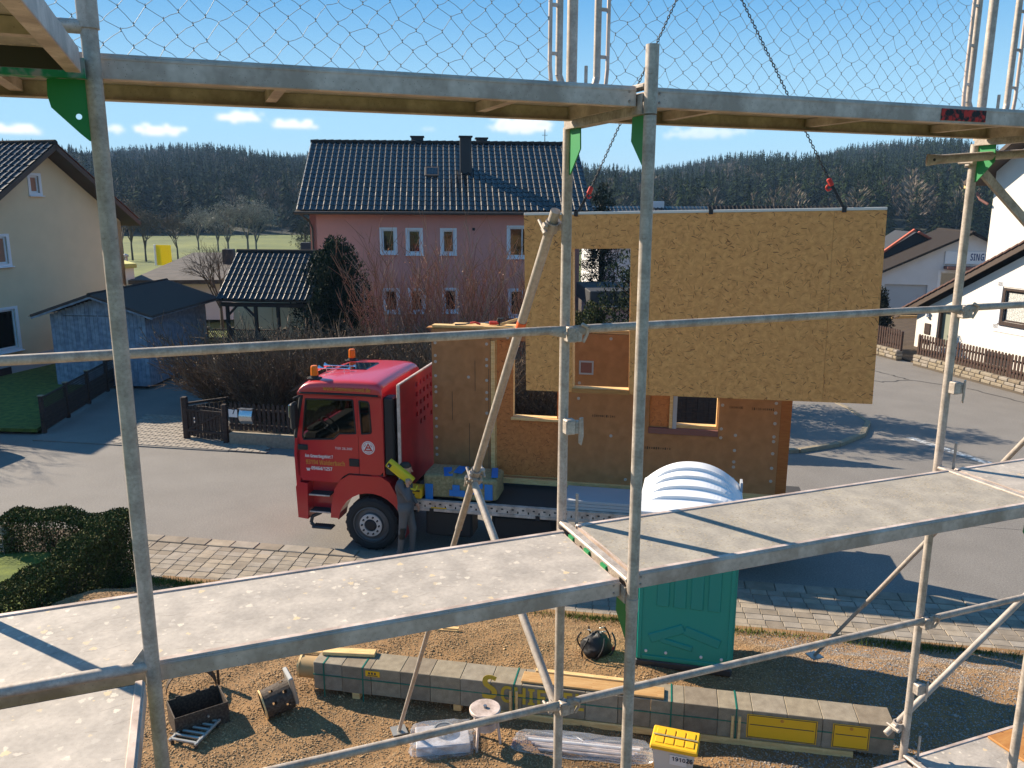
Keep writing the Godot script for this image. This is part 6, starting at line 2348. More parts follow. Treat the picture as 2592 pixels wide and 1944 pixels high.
# ---------- houses ----------
var tile_cache := {}
func tile_mesh(w: float, l: float) -> Mesh:
	var key := Vector2(w, l)
	if tile_cache.has(key):
		return tile_cache[key]
	# x across the roof, z down the slope, y out of it; roll on the left, trough on the right
	var s := mb()
	var prof := [Vector2(0, 0.0), Vector2(0.04, 0.018), Vector2(0.10, 0.036), Vector2(0.18, 0.049), Vector2(0.26, 0.048), Vector2(0.34, 0.034), Vector2(0.41, 0.014), Vector2(0.52, 0.0), Vector2(0.85, 0.0), Vector2(1.0, 0.003)]
	var g := []
	for i in 3:
		var row := []
		for p: Vector2 in prof:
			row.append(Vector3(p.x * w, p.y * (w / 0.3) + [0.0, 0.016, 0.022][i], [-0.02, l * 0.9, l][i]))
		g.append(row)
	surf(s, g, Vector3(w / 2, -5, 0))
	for k in prof.size() - 1:
		var a: Vector3 = g[2][k]
		var b: Vector3 = g[2][k + 1]
		quad(s, a, b, b - Vector3(0, 0.03, 0), a - Vector3(0, 0.03, 0), Vector3(0, 0, 1))
	var m := s.commit()
	tile_cache[key] = m
	return m

# tiles on a slope: origin = ridge end on the left, XF.x along the ridge, XF.z down the slope, XF.y outward
func tiles(par: Node, xf: Transform3D, cols: int, rows: int, w: float, l: float, pick: Callable, m1: Material, m2: Material) -> void:
	var me := tile_mesh(w, l)
	var st := mb()
	var any := false
	for r in rows:
		for c in cols:
			var t := xf * Transform3D(Basis.IDENTITY, Vector3(c * w, 0.02, r * l * 0.97))
			if pick.call(c, r):
				inst(me, "roof_tile", m1 if (c * 7 + r * 3) % 5 else m2, par, t)
			else:
				st.append_from(me, 0, t)
				any = true
	if any:
		put(st, "roof_tile", m1, par).set_meta("kind", "stuff")

func window(par: Node, xf: Transform3D, x0: float, y0: float, x1: float, y1: float, mull := 0, fm: Material = null, back := 0) -> void:
	if fm == null:
		fm = M.frame_white
	var s := mb()
	# surround
	panel(s, rect(x0, y0, x1, y1), [rect(x0 + 0.12, y0 + 0.10, x1 - 0.12, y1 - 0.10)], 0.05, xf * Transform3D(Basis.IDENTITY, Vector3(0, 0, 0.02)))
	var w := put(s, "window", fm, par)
	s = mb()
	panel(s, rect(x0 + 0.12, y0 + 0.10, x1 - 0.12, y1 - 0.10), [rect(x0 + 0.19, y0 + 0.17, x1 - 0.19, y1 - 0.17)], 0.05, xf * Transform3D(Basis.IDENTITY, Vector3(0, 0, -0.06)))
	for k in mull:
		var x := lerpf(x0 + 0.19, x1 - 0.19, (k + 1.0) / (mull + 1.0))
		cbx(s, xf * Vector3(x, (y0 + y1) / 2, -0.08), Vector3(0.05, y1 - y0 - 0.3, 0.04), 0.005, xf.basis)
	put(s, "frame", fm, w)
	s = mb()
	quad(s, xf * Vector3(x0 + 0.15, y0 + 0.13, -0.09), xf * Vector3(x1 - 0.15, y0 + 0.13, -0.09), xf * Vector3(x1 - 0.15, y1 - 0.13, -0.09), xf * Vector3(x0 + 0.15, y1 - 0.13, -0.09), xf.basis.z)
	put(s, "pane", [M.glass, M.blind, M.curtain][back], w)
	s = mb()
	cbx(s, xf * Vector3((x0 + x1) / 2, y0 - 0.02, 0.05), Vector3(x1 - x0 + 0.06, 0.04, 0.12), 0.008, xf.basis)
	put(s, "sill", fm, w)

func hole_of(x0: float, y0: float, x1: float, y1: float) -> Array:
	return [x0 + 0.1, y0 + 0.08, x1 - 0.1, y1 - 0.08]

# gabled box: x = 0..w along the front, z = 0..-d, ridge along x
func gable_body(par: Node, w: float, d: float, eave: float, ridge: float, m: Material, holes: Array) -> void:
	var s := mb()
	plate(s, 0, 0, w, eave, 0.3, holes)
	plate(s, 0, 0, w, eave, 0.3, [], Transform3D(Basis(Vector3.UP, PI), Vector3(w, 0, -d)))
	for e: Array in [[0.0, -1.0], [w, 1.0]]:
		var pts := pv2([-d, 0.0, 0.0, 0.0, 0.0, eave, -d * 0.5, ridge, -d, eave])
		prism(s, pts, 0.3, Transform3D(Basis(Vector3(0, 0, 1), Vector3.UP, Vector3(-1, 0, 0)), Vector3(float(e[0]) + (0.0 if e[1] < 0.0 else -0.3), 0, 0)))
	put(s, "wall", m, par)

func build_houses() -> void:
	# --- pink house ---
	var w := 13.1
	var h := thing("pink_house", "pink rendered house with a wide dark glazed tile roof behind the truck", "house", Vector3(-9.73, ROAD, -40), 4.6)
	var wins := [[3.30, 4.15, 4.14, 5.43], [4.55, 4.11, 5.39, 5.41], [6.22, 4.11, 7.03, 5.40], [9.48, 3.93, 11.0, 5.53], [3.34, 1.25, 4.2, 2.5], [4.6, 1.25, 5.45, 2.5], [6.25, 1.25, 7.1, 2.5], [9.54, 1.0, 11.0, 2.45]]
	var holes := []
	for q: Array in wins:
		holes.append(hole_of(q[0], q[1], q[2], q[3]))
	gable_body(h, w, 10.0, 6.35, 9.55, M.pink, holes)
	for q: Array in wins:
		window(h, Transform3D.IDENTITY, q[0], q[1], q[2], q[3], 1 if q[2] - q[0] > 1.2 else 0)
	var pitch := atan2(3.55, 5.6)
	var s := mb()
	for k: float in [1.0, -1.0]:
		var a := Vector3(-0.55, 9.72, -5.0)
		var zz := Vector3(0, -sin(pitch), cos(pitch) * k)
		var b := Basis(Vector3(1, 0, 0), Vector3(0, cos(pitch), sin(pitch) * k), zz)
		cbx(s, a + Vector3(w / 2 + 0.55, 0, 0) + zz * 3.32 - b.y * 0.07, Vector3(w + 1.1, 0.12, 6.64), 0.01, b)
	var rf := put(s, "roof", M.fascia, h)
	var cols := 47
	tiles(h, Transform3D(Basis(Vector3(1, 0, 0), Vector3(0, cos(pitch), sin(pitch)), Vector3(0, -sin(pitch), cos(pitch))), Vector3(-0.52, 9.72, -4.98)), cols, 16, (w + 1.05) / cols, 0.42, func(_c: int, r: int) -> bool: return r >= 10, M.tile, M.tile_b)
	tiles(h, Transform3D(Basis(Vector3(-1, 0, 0), Vector3(0, cos(pitch), -sin(pitch)), Vector3(0, -sin(pitch), -cos(pitch))), Vector3(w + 0.52, 9.72, -5.02)), cols, 16, (w + 1.05) / cols, 0.42, func(_c: int, _r: int) -> bool: return false, M.tile_matt, M.tile_matt)
	for k in 36:
		s = mb()
		tube(s, Vector3(-0.55 + k * 0.395, 9.76, -5.0), Vector3(-0.55 + (k + 1.04) * 0.395, 9.775, -5.0), 0.10, 10, 0.115)
		put(s, "ridge_tile", M.tile_matt, rf)
	s = mb()
	tube(s, Vector3(-0.6, 6.12, 0.68), Vector3(w + 0.55, 6.10, 0.68), 0.075, 10)
	put(s, "gutter", M.fascia, h)
	s = mb()
	path_tube(s, [Vector3(-0.35, 6.08, 0.66), Vector3(0.0, 5.75, 0.25), Vector3(0.12, 5.4, 0.1), Vector3(0.12, 0.1, 0.1)], 0.05, 8)
	put(s, "downpipe", M.fascia, h)
	for q: Array in [[7.27, 7.86, 8.0, 9.85, -2.6, 0.5], [4.72, 5.36, 9.2, 10.05, -5.5, 0.6], [8.2, 8.8, 9.2, 10.0, -5.5, 0.6]]:
		s = mb()
		cbx(s, Vector3((q[0] + q[1]) / 2, (q[2] + q[3]) / 2, q[4]), Vector3(q[1] - q[0], q[3] - q[2], q[5]), 0.02)
		var c := put(s, "chimney", M.chimney, h)
		s = mb()
		cbx(s, Vector3((q[0] + q[1]) / 2, q[3] + 0.04, q[4]), Vector3(q[1] - q[0] + 0.12, 0.07, q[5] + 0.12), 0.02)
		put(s, "chimney_cap", M.chimney, c)
	s = mb()
	var sb := Basis(Vector3(1, 0, 0), pitch)
	var sc := Vector3(5.84, 7.98, -2.5)
	cbx(s, sc + sb * Vector3(0, 0.17, 0.0), Vector3(0.72, 0.16, 0.86), 0.02, sb)
	var sk := put(s, "skylight", M.fascia, h)
	s = mb()
	bx(s, sc + sb * Vector3(0, 0.253, 0.0), Vector3(0.54, 0.008, 0.64), sb)
	put(s, "pane", M.glass, sk)
	s = mb()
	tube(s, Vector3(11.9, 9.7, -5), Vector3(11.9, 10.5, -5), 0.02, 6)
	tube(s, Vector3(11.75, 10.2, -5), Vector3(12.05, 10.2, -5), 0.012, 6)
	put(s, "antenna", M.dark_steel, h)
	s = mb()
	cbx(s, Vector3(7.86, 5.35, 0.01), Vector3(0.13, 0.13, 0.03), 0.005)
	put(s, "wall_vent", M.black, h)
	# --- beige house at the left: local x runs away from the camera along the gable ---
	h = thing("beige_house", "beige house with its shaded gable and dark tile roof at the left", "house", Vector3(-17.41, ROAD, -37), 76.0)
	s = mb()
	var gp := pv2([-8.2, 0.0, 0.0, 0.0, 0.0, 5.75, -4.1, 8.5, -8.2, 5.75])
	var lw := [[-4.89, 6.8, -4.23, 7.65, 1], [-7.3, 4.19, -6.08, 5.39, 1], [-7.6, 1.01, -6.10, 2.69, 0]]
	var lh := []
	for q: Array in lw:
		var e := hole_of(q[0], q[1], q[2], q[3])
		lh.append(rect(e[0], e[1], e[2], e[3]))
	panel(s, gp, lh, 0.3, Transform3D.IDENTITY)
	plate(s, -11.0, 0, 0, 5.75, 0.3, [], Transform3D(Basis(Vector3(0, 0, 1), Vector3.UP, Vector3(-1, 0, 0)), Vector3(-8.2, 0, 0)))
	plate(s, -11.0, 0, 0, 5.75, 0.3, [], Transform3D(Basis(Vector3(0, 0, 1), Vector3.UP, Vector3(-1, 0, 0)), Vector3(-0.3, 0, 0)))
	prism(s, gp, 0.3, Transform3D(Basis.IDENTITY, Vector3(0, 0, -10.7)))
	put(s, "wall", M.beige, h)
	for q: Array in lw:
		window(h, Transform3D.IDENTITY, q[0], q[1], q[2], q[3], 0, null, q[4])
	s = mb()
	bx(s, Vector3(-7.05, 0.2, 0.02), Vector3(0.6, 0.5, 0.06))
	put(s, "cellar_window", M.black, h)
	s = mb()
	plate(s, -8.25, -0.1, 0.05, 0.75, 0.3, [], Transform3D(Basis.IDENTITY, Vector3(0, 0, 0.03)))
	put(s, "plinth", M.greywall, h)
	pitch = atan2(2.95, 4.4)
	s = mb()
	for k: float in [-1.0, 1.0]:
		var zz := Vector3(cos(pitch) * k, -sin(pitch), 0)
		var yy := Vector3(sin(pitch) * k, cos(pitch), 0)
		var b := Basis(zz.cross(yy) * -1.0, yy, zz)
		cbx(s, Vector3(-4.1, 8.78, -5.2) + zz * 2.75 - yy * 0.12, Vector3(11.9, 0.2, 5.5), 0.02, b)
	rf = put(s, "roof", M.fascia, h)
	# near slope (towards -x), ridge runs along z
	tiles(h, Transform3D(Basis(Vector3(0, 0, 1), Vector3(-sin(pitch), cos(pitch), 0), Vector3(-cos(pitch), -sin(pitch), 0)), Vector3(-4.12, 8.78, -11.1)), 39, 13, 0.304, 0.42, func(c: int, _r: int) -> bool: return c >= 27, M.tile, M.tile_b)
	tiles(h, Transform3D(Basis(Vector3(0, 0, -1), Vector3(sin(pitch), cos(pitch), 0), Vector3(cos(pitch), -sin(pitch), 0)), Vector3(-4.08, 8.78, 0.74)), 39, 13, 0.304, 0.42, func(_c: int, _r: int) -> bool: return false, M.tile_red, M.tile_red)
	for k in 30:
		s = mb()
		tube(s, Vector3(-4.1, 8.80, 0.75 - k * 0.395), Vector3(-4.1, 8.815, 0.75 - (k + 1.04) * 0.395), 0.115, 10, 0.10)
		put(s, "ridge_tile", M.tile_matt, rf)
	# small cream block behind the beige house
	h = thing("cream_annex", "small sunlit cream building end peeping out behind the beige house", "building", Vector3(-23.1, ROAD, -47), 35.0)
	s = mb()
	bx(s, Vector3(0, 1.5, 0), Vector3(2.2, 3.0, 3.0))
	put(s, "wall", M.white, h)
	s = mb()
	cbx(s, Vector3(0, 3.12, 0), Vector3(2.5, 0.24, 3.3), 0.03)
	put(s, "roof", mat(srgb(0.45, 0.42, 0.12), 0.8), h)
	# unseen wing added to the beige house, its gable shaped to shade the drive
	h = thing("added_wing", "added gabled wing outside the left picture edge, shaped to shade the drive", "house", Vector3(-22.7, ROAD, -28.0), 0.0)
	s = mb()
	prism(s, pv2([-2.1, 0, 2.1, 0, 2.1, 6.0, 0, 7.9, -2.1, 6.0]), 5.0)
	put(s, "wall", M.beige, h)
	s = mb()
	for k: float in [-1.0, 1.0]:
		cbx(s, Vector3(k * 1.18, 7.05, -2.4), Vector3(3.2, 0.15, 5.8), 0.02, Basis(Vector3.BACK, -k * 0.735))
	put(s, "roof", M.tile_matt, h)
	build_shed()
	build_street_left()
	build_back()
	build_right()

func build_shed() -> void:
	var h := thing("wooden_shed", "bluish painted plank shed with a low dark roof beside the drive", "shed", Vector3(-14.55, -0.75, -28.5), -2.5)
	var hw := 1.70
	for k in 24:
		var x := -hw + (k + 0.5) * hw * 2 / 24.0
		var top := 2.55 + 0.55 * (1.0 - absf(x) / hw)
		var s := mb()
		prism(s, rect(x - hw / 24.0 + 0.004, 0.0, x + hw / 24.0 - 0.004, top), 0.025, Transform3D(Basis.IDENTITY, Vector3(0, 0, rng.randf_range(0.0, 0.006))))
		put(s, "plank", M.shed if k % 3 else vary(M.shed, Color(0.94, 0.95, 0.97)), h)
	for k in 34:
		var z := -0.08 - k * 0.15
		var s := mb()
		bx(s, Vector3(hw - 0.012, 1.2, z), Vector3(0.025, 2.4, 0.142))
		put(s, "plank", M.shed, h)
	var s := mb()
	bx(s, Vector3(0, 1.25, -2.65), Vector3(hw * 2 - 0.08, 2.5, 5.15))
	put(s, "inner_wall", M.brown, h)
	s = mb()
	for e: Array in [[-0.35, 2.5, 1.2, 0.02], [0.8, 2.5, 1.0, 0.02]]:
		bx(s, Vector3(e[0] - 0.25, e[1], 0.015), Vector3(e[2], e[3], 0.02))
	put(s, "door_track", M.black, h)
	s = mb()
	for x: float in [-1.3, 1.35]:
		cbx(s, Vector3(x, 2.1, 0.015), Vector3(0.4, 0.03, 0.02), 0.004)
	put(s, "hinge", M.shed, h)
	var rf: MeshInstance3D = null
	for k: float in [-1.0, 1.0]:
		s = mb()
		cbx(s, Vector3(k * 1.08, 2.90, -2.55), Vector3(2.28, 0.09, 5.9), 0.01, Basis(Vector3.BACK, -k * 0.325))
		var o := put(s, "roof", M.shed_roof, h)
		if rf == null:
			rf = o
		for r in 6:
			s = mb()
			cbx(s, Vector3(k * (0.22 + r * 0.36), 3.26 - (0.22 + r * 0.36) * 0.337, -2.55), Vector3(0.38, 0.02, 5.94), 0.004, Basis(Vector3.BACK, -k * (0.325 - 0.03)))
			put(s, "roof_course", M.shed_roof, o)
	s = mb()
	tube(s, Vector3(0, 3.28, 0.42), Vector3(0, 3.28, -5.5), 0.07, 8)
	put(s, "ridge_cap", M.tile_matt, h)
	s = mb()
	for k: float in [-1.0, 1.0]:
		cbx(s, Vector3(k * 1.08, 2.83, 0.36), Vector3(2.28, 0.10, 0.03), 0.005, Basis(Vector3.BACK, -k * 0.325))
	cbx(s, Vector3(2.12, 2.50, -2.55), Vector3(0.08, 0.08, 5.9), 0.01)
	put(s, "fascia", M.shed, h)

func lattice_fence(label: String, a: Vector3, b: Vector3, n: int) -> void:
	var d := b - a
	var yaw := rad_to_deg(-atan2(d.z, d.x))
	var ln := Vector2(d.x, d.z).length()
	var h := thing("lattice_fence", label, "fence", a, yaw, "dark lattice fences of the drive")
	var dy := d.y
	for k in n + 1:
		var x := ln * k / n
		var s := mb()
		cbx(s, Vector3(x, dy * k / n + 0.52, 0), Vector3(0.11, 1.1, 0.11), 0.01)
		var p := put(s, "post", M.brown, h)
		s = mb()
		cbx(s, Vector3(x, dy * k / n + 1.085, 0), Vector3(0.14, 0.03, 0.14), 0.006)
		put(s, "post_cap", M.concrete_c, p)
	for k in n:
		var x0 := ln * k / n + 0.06
		var x1 := ln * (k + 1) / n - 0.06
		var y := dy * (k + 0.5) / n
		for j in 5:
			var s := mb()
			cbx(s, Vector3((x0 + x1) / 2, y + 0.1 + j * 0.125, 0), Vector3(x1 - x0, 0.115, 0.025), 0.004)
			put(s, "board", M.brown, h)
		var s := mb()
		cbx(s, Vector3((x0 + x1) / 2, y + 1.0, 0), Vector3(x1 - x0, 0.04, 0.05), 0.005)
		var r := put(s, "top_rail", M.brown, h)
		s = mb()
		var m := int((x1 - x0) / 0.085)
		for j in m:
			for e: float in [-1.0, 1.0]:
				var c := Vector3(lerpf(x0, x1, (j + 0.5) / m), y + 0.83, e * 0.006)
				bx(s, c, Vector3(0.02, 0.42, 0.008), Basis(Vector3.BACK, e * 0.6))
		put(s, "lattice", M.brown, r)

func build_street_left() -> void:
	lattice_fence("dark lattice fence on the left side of the drive, below the shed", Vector3(-13.45, -0.85, -22.7), Vector3(-14.3, -0.75, -29.5), 4)
	lattice_fence("dark lattice fence at the far end of the drive under the tiled shelter", Vector3(-13.0, -0.6, -34.5), Vector3(-9.6, -0.6, -34.2), 3)
	# open gate at the mouth of the drive
	var g := thing("garden_gate", "dark wooden garden gate standing open beside the drive", "gate", Vector3(-9.15, ROAD + 0.03, -22.2), 0.0)
	var s := mb()
	cbx(s, Vector3(0, 0.6, 0), Vector3(0.16, 1.2, 0.16), 0.02)
	put(s, "post", M.brown, g)
	s = mb()
	cbx(s, Vector3(1.26, 0.55, 0.44), Vector3(0.14, 1.1, 0.14), 0.02)
	put(s, "post", M.brown, g)
	var leaf := Basis(Vector3.UP, deg_to_rad(-19.0))
	for j in 10:
		s = mb()
		cbx(s, leaf * Vector3(0.14 + j * 0.118, 0.52, 0), Vector3(0.10, 0.85 + 0.08 * sin(j * 0.35), 0.025), 0.005, leaf)
		put(s, "board", M.brown, g)
	s = mb()
	for y: float in [0.25, 0.85]:
		cbx(s, leaf * Vector3(0.67, y, 0.03), Vector3(1.2, 0.07, 0.04), 0.006, leaf)
	cbx(s, leaf * Vector3(0.67, 0.55, 0.03), Vector3(1.25, 0.06, 0.03), 0.006, leaf * Basis(Vector3.BACK, 0.45))
	put(s, "brace", M.brown, g)
	var leaf2 := Basis(Vector3.UP, deg_to_rad(38.0))
	for j in 9:
		s = mb()
		cbx(s, leaf2 * Vector3(0.14 + j * 0.12, 0.5, 0), Vector3(0.10, 0.85, 0.025), 0.005, leaf2)
		put(s, "board", M.brown, g)
	s = mb()
	cbx(s, leaf2 * Vector3(0.65, 1.0, 0.0), Vector3(1.2, 0.06, 0.08), 0.006, leaf2)
	put(s, "top_rail", M.brown, g)
	s = mb()
	for y: float in [0.52, 0.62]:
		cbx(s, Vector3(0.30, y, 0.14), Vector3(0.04, 0.06, 0.02), 0.004)
	put(s, "latch", M.chrome, g)
	# picket fence on a low wall, towards the truck
	var a := Vector3(-7.80, ROAD, -21.75)
	var yaw := -11.5
	var f := thing("picket_fence", "dark picket fence on a low concrete wall behind the truck", "fence", a, yaw, "picket fences")
	for k in 5:
		s = mb()
		cbx(s, Vector3(1.15 + k * 2.2, 0.17, 0), Vector3(2.19, 0.36, 0.22), 0.015)
		put(s, "wall_block", M.concrete, f)
	for k in 78:
		s = mb()
		var x := 0.1 + k * 0.14
		prism(s, pv2([x - 0.042, 0.42, x + 0.042, 0.42, x + 0.042, 1.14, x, 1.2, x - 0.042, 1.14]), 0.025)
		put(s, "picket", M.brown, f)
	for y: float in [0.55, 0.98]:
		s = mb()
		cbx(s, Vector3(5.5, y, -0.05), Vector3(11.0, 0.07, 0.045), 0.006)
		put(s, "rail", M.brown, f)
	var mbx := thing("letter_box", "curved stainless letter box on the picket fence", "letter box", T0(a, yaw, Vector3(0.62, 0.62, 0.03)), yaw)
	s = mb()
	var row := []
	for k in 9:
		var t := k / 8.0
		row.append(Vector2(0.03 + 0.13 * sin(t * PI * 0.8 + 0.35), 0.02 + 0.40 * t))
	var gg := []
	for k in 9:
		gg.append([Vector3(-0.19, row[k].y, row[k].x), Vector3(0.19, row[k].y, row[k].x)])
	surf(s, gg, Vector3(0, 0.2, -1))
	for x: float in [-0.19, 0.19]:
		for k in 8:
			tri(s, Vector3(x, 0.2, 0), Vector3(x, row[k].y, row[k].x), Vector3(x, row[k + 1].y, row[k + 1].x), Vector3(signf(x), 0, 0))
	put(s, "shell", mat(srgb(0.55, 0.56, 0.58), 0.25, 0.9), mbx)
	s = mb()
	cbx(s, Vector3(0, 0.44, 0.06), Vector3(0.39, 0.02, 0.13), 0.005)
	put(s, "flap", M.steel, mbx)
	var nr := thing("house_number", "small white house number plate beside the letter box", "sign", T0(a, yaw, Vector3(0.17, 0.78, 0.012)), yaw)
	s = mb()
	cbx(s, Vector3(0, 0.11, 0.006), Vector3(0.26, 0.22, 0.01), 0.003)
	put(s, "plate", M.offwhite, nr)
	lettering("7", 0.14, M.ink, "number", nr, Vector3(-0.035, 0.045, 0.0125))
	# dark car just reaching into the picture at the left
	var c := thing("dark_car", "rear corner of a dark car cut off by the left picture edge", "car", Vector3(-14.55, ROAD, -19.6), -10.0)
	s = mb()
	var prof := [[-3.9, 0.55], [-3.9, 0.8], [-3.2, 0.95], [-2.6, 1.4], [-1.2, 1.48], [-0.35, 1.3], [0.25, 0.95], [0.42, 0.85], [0.45, 0.5], [0.40, 0.3]]
	var gr := []
	for e: float in [0.0, 0.06, 0.3, 1.4, 1.64, 1.7]:
		var rw := []
		var ins := 0.1 if e == 0.0 or e == 1.7 else (0.02 if e == 0.06 or e == 1.64 else 0.0)
		for q: Array in prof:
			rw.append(Vector3(q[0] - signf(q[0]) * ins, maxf(q[1] - ins, 0.3), -e))
		gr.append(rw)
	surf(s, gr, Vector3(-1.7, 0.7, -0.85))
	for e: int in [0, 5]:
		var pz := PackedVector2Array()
		for v: Vector3 in gr[e]:
			pz.append(Vector2(v.x, v.y))
		pz.append(Vector2(-3.8, 0.3))
		prism(s, pz, 0.01, Transform3D(Basis.IDENTITY, Vector3(0, 0, gr[e][0].z)), false)
	put(s, "body", mat(srgb(0.012, 0.014, 0.018), 0.2), c)
	for e: Array in [[-3.1, 0.0], [-0.45, 0.0], [-3.1, -1.5], [-0.45, -1.5]]:
		s = mb()
		tube(s, Vector3(e[0], 0.31, e[1] + 0.02), Vector3(e[0], 0.31, e[1] - 0.2), 0.31, 22)
		put(s, "wheel", M.rubber, c)
	s = mb()
	cbx(s, Vector3(0.46, 0.6, -0.85), Vector3(0.02, 0.12, 0.5), 0.005)
	put(s, "number_plate", M.offwhite, c)
	s = mb()
	for e: float in [-0.25, -1.45]:
		cbx(s, Vector3(0.40, 0.78, e), Vector3(0.06, 0.14, 0.3), 0.02)
	put(s, "tail_lamp", M.redpaint, c)

func T0(a: Vector3, yaw: float, p: Vector3) -> Vector3:
	return a + Basis(Vector3.UP, deg_to_rad(yaw)) * p

func build_back() -> void:
	# tiled open shelter
	var h := thing("tiled_shelter", "open dark timber shelter with a small glazed tile roof left of the pink house", "shelter", Vector3(-11.35, -0.7, -31.4), -7.0)
	var pitch := atan2(1.68, 2.1)
	var w := 3.7
	var s := mb()
	var zz := Vector3(0, -sin(pitch), cos(pitch))
	var b := Basis(Vector3(1, 0, 0), Vector3(0, cos(pitch), sin(pitch)), zz)
	cbx(s, Vector3(w / 2, 4.40, -2.1) + zz * 1.35 - b.y * 0.06, Vector3(w + 0.1, 0.1, 2.7), 0.01, b)
	var zb := Vector3(0, -sin(pitch), -cos(pitch))
	var b2 := Basis(Vector3(-1, 0, 0), Vector3(0, cos(pitch), -sin(pitch)), zb)
	cbx(s, Vector3(w / 2, 4.40, -2.1) + zb * 1.35 - b2.y * 0.06, Vector3(w + 0.1, 0.1, 2.7), 0.01, b2)
	put(s, "roof", M.fascia, h)
	tiles(h, Transform3D(b, Vector3(-0.02, 4.40, -2.08)), 17, 8, 0.22, 0.345, func(_c: int, _r: int) -> bool: return true, M.tile, M.tile_b)
	s = mb()
	tube(s, Vector3(-0.05, 4.44, -2.1), Vector3(w + 0.05, 4.44, -2.1), 0.09, 10)
	put(s, "ridge_cap", M.tile_matt, h)
	for x: float in [0.25, 1.4, 2.3, 3.4]:
		s = mb()
		cbx(s, Vector3(x, 1.25, -0.3), Vector3(0.12, 2.6, 0.12), 0.01)
		put(s, "post", M.brown, h)
	s = mb()
	cbx(s, Vector3(w / 2, 2.5, -0.3), Vector3(w, 0.16, 0.12), 0.01)
	put(s, "beam", M.brown, h)
	for x: float in [0.45, 1.15]:
		s = mb()
		cbx(s, Vector3(x, 2.25, -0.3), Vector3(0.08, 0.6, 0.08), 0.01, Basis(Vector3.BACK, 0.8 if x > 1.0 else -0.8))
		put(s, "brace", M.brown, h)
	# garage door wall seen through the shelter, its paint lightened to look sunlit
	var gd := thing("garage_front", "yellowish garage front seen through the open shelter, lightened to look sunlit", "garage", Vector3(-11.6, -0.7, -35.6), -4.0)
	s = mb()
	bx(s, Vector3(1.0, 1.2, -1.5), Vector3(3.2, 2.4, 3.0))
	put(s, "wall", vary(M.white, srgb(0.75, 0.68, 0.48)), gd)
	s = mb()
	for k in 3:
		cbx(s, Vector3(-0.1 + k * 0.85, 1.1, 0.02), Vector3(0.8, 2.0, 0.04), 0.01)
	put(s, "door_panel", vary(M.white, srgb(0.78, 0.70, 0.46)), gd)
	# commercial building with low roof
	h = thing("low_building", "long low building with a flat brown roof and grey-white walls beyond the shed", "building", Vector3(-21.0, ROAD, -46.5), 6.0)
	s = mb()
	plate(s, 0, 0, 9.5, 2.35, 0.3, [hole_of(4.3, 1.2, 6.0, 2.1)])
	bx(s, Vector3(4.75, 1.15, -6.5), Vector3(9.3, 2.3, 12.0))
	put(s, "wall", M.white2, h)
	window(h, Transform3D.IDENTITY, 4.3, 1.2, 6.0, 2.1, 1)
	s = mb()
	prism(s, pv2([0.7, 2.35, -12.8, 3.15, -12.8, 2.9, 0.7, 2.12]), 10.6, Transform3D(Basis(Vector3(0, 0, 1), Vector3.UP, Vector3(-1, 0, 0)), Vector3(-0.5, 0.0, 0)))
	put(s, "roof", M.sheet, h)
	s = mb()
	cbx(s, Vector3(3.4, 3.1, -6.5), Vector3(0.7, 1.2, 0.7), 0.04)
	put(s, "chimney", M.chimney, h)
	s = mb()
	cbx(s, Vector3(7.6, 3.5, -11.5), Vector3(0.7, 0.8, 0.7), 0.04)
	put(s, "chimney", M.chimney, h)
	# yellow box sign and metal flue
	var y := thing("box_sign", "bright yellow translucent sign standing over the low roof", "sign", Vector3(-24.3, 1.35, -57.5), -14.0)
	s = mb()
	plate(s, -0.55, 0.1, 0.65, 1.5, 0.01, [])
	put(s, "sign_face", M.yellow_sign, y)
	s = mb()
	cbx(s, Vector3(-0.62, 0.8, -0.02), Vector3(0.12, 1.44, 0.2), 0.02)
	put(s, "sign_edge", M.offwhite, y)
	s = mb()
	tube(s, Vector3(0, -2.2, -0.06), Vector3(0, 0.15, -0.06), 0.06, 8)
	put(s, "mast", M.galv, y)
	var fl := thing("metal_flue", "thin shiny metal flue left of the yellow sign", "flue", Vector3(-24.6, ROAD, -52.5), 0.0)
	s = mb()
	tube(s, Vector3(0, 0, 0), Vector3(0, 3.3, 0), 0.13, 12)
	put(s, "pipe", M.steel, fl)
	s = mb()
	lathe(s, [Vector2(0.13, 3.2), Vector2(0.2, 3.25), Vector2(0.2, 3.35), Vector2(0.0, 3.45)], 12)
	put(s, "cap", M.steel, fl)
	# dark-roofed house behind the hanging wall with white walls
	h = thing("white_house", "white house with a low dark tile roof glimpsed behind the hanging wall", "house", Vector3(6.2, ROAD, -58.0), 4.0)
	gable_body(h, 11.0, 9.0, 4.0, 6.2, M.white2, [hole_of(3.0, 2.2, 4.5, 3.6)])
	window(h, Transform3D.IDENTITY, 3.0, 2.2, 4.5, 3.6, 1)
	s = mb()
	for k: float in [1.0, -1.0]:
		cbx(s, Vector3(5.5, 5.18, -4.5 + k * 2.6), Vector3(12, 0.15, 5.75), 0.02, Basis(Vector3.RIGHT, k * 0.44))
	put(s, "roof", M.tile_matt, h)
	tiles(h, Transform3D(Basis(Vector3.RIGHT, 0.44), Vector3(-0.5, 6.45, -4.45)), 40, 14, 0.3, 0.42, func(_c: int, _r: int) -> bool: return false, M.tile, M.tile)
	s = mb()
	cbx(s, Vector3(5.0, 6.5, -4.5), Vector3(0.9, 0.7, 0.6), 0.03)
	put(s, "chimney", M.white2, h)
	# low flat-roofed garage with pink wall
	h = thing("low_garage", "low pink garage with a dark flat roof seen through the window opening", "garage", Vector3(3.6, ROAD, -36.0), 3.0)
	s = mb()
	for k in 10:
		cbx(s, Vector3(2.6, 0.11 + k * 0.215, -2.0), Vector3(5.2, 0.205, 4.0), 0.012)
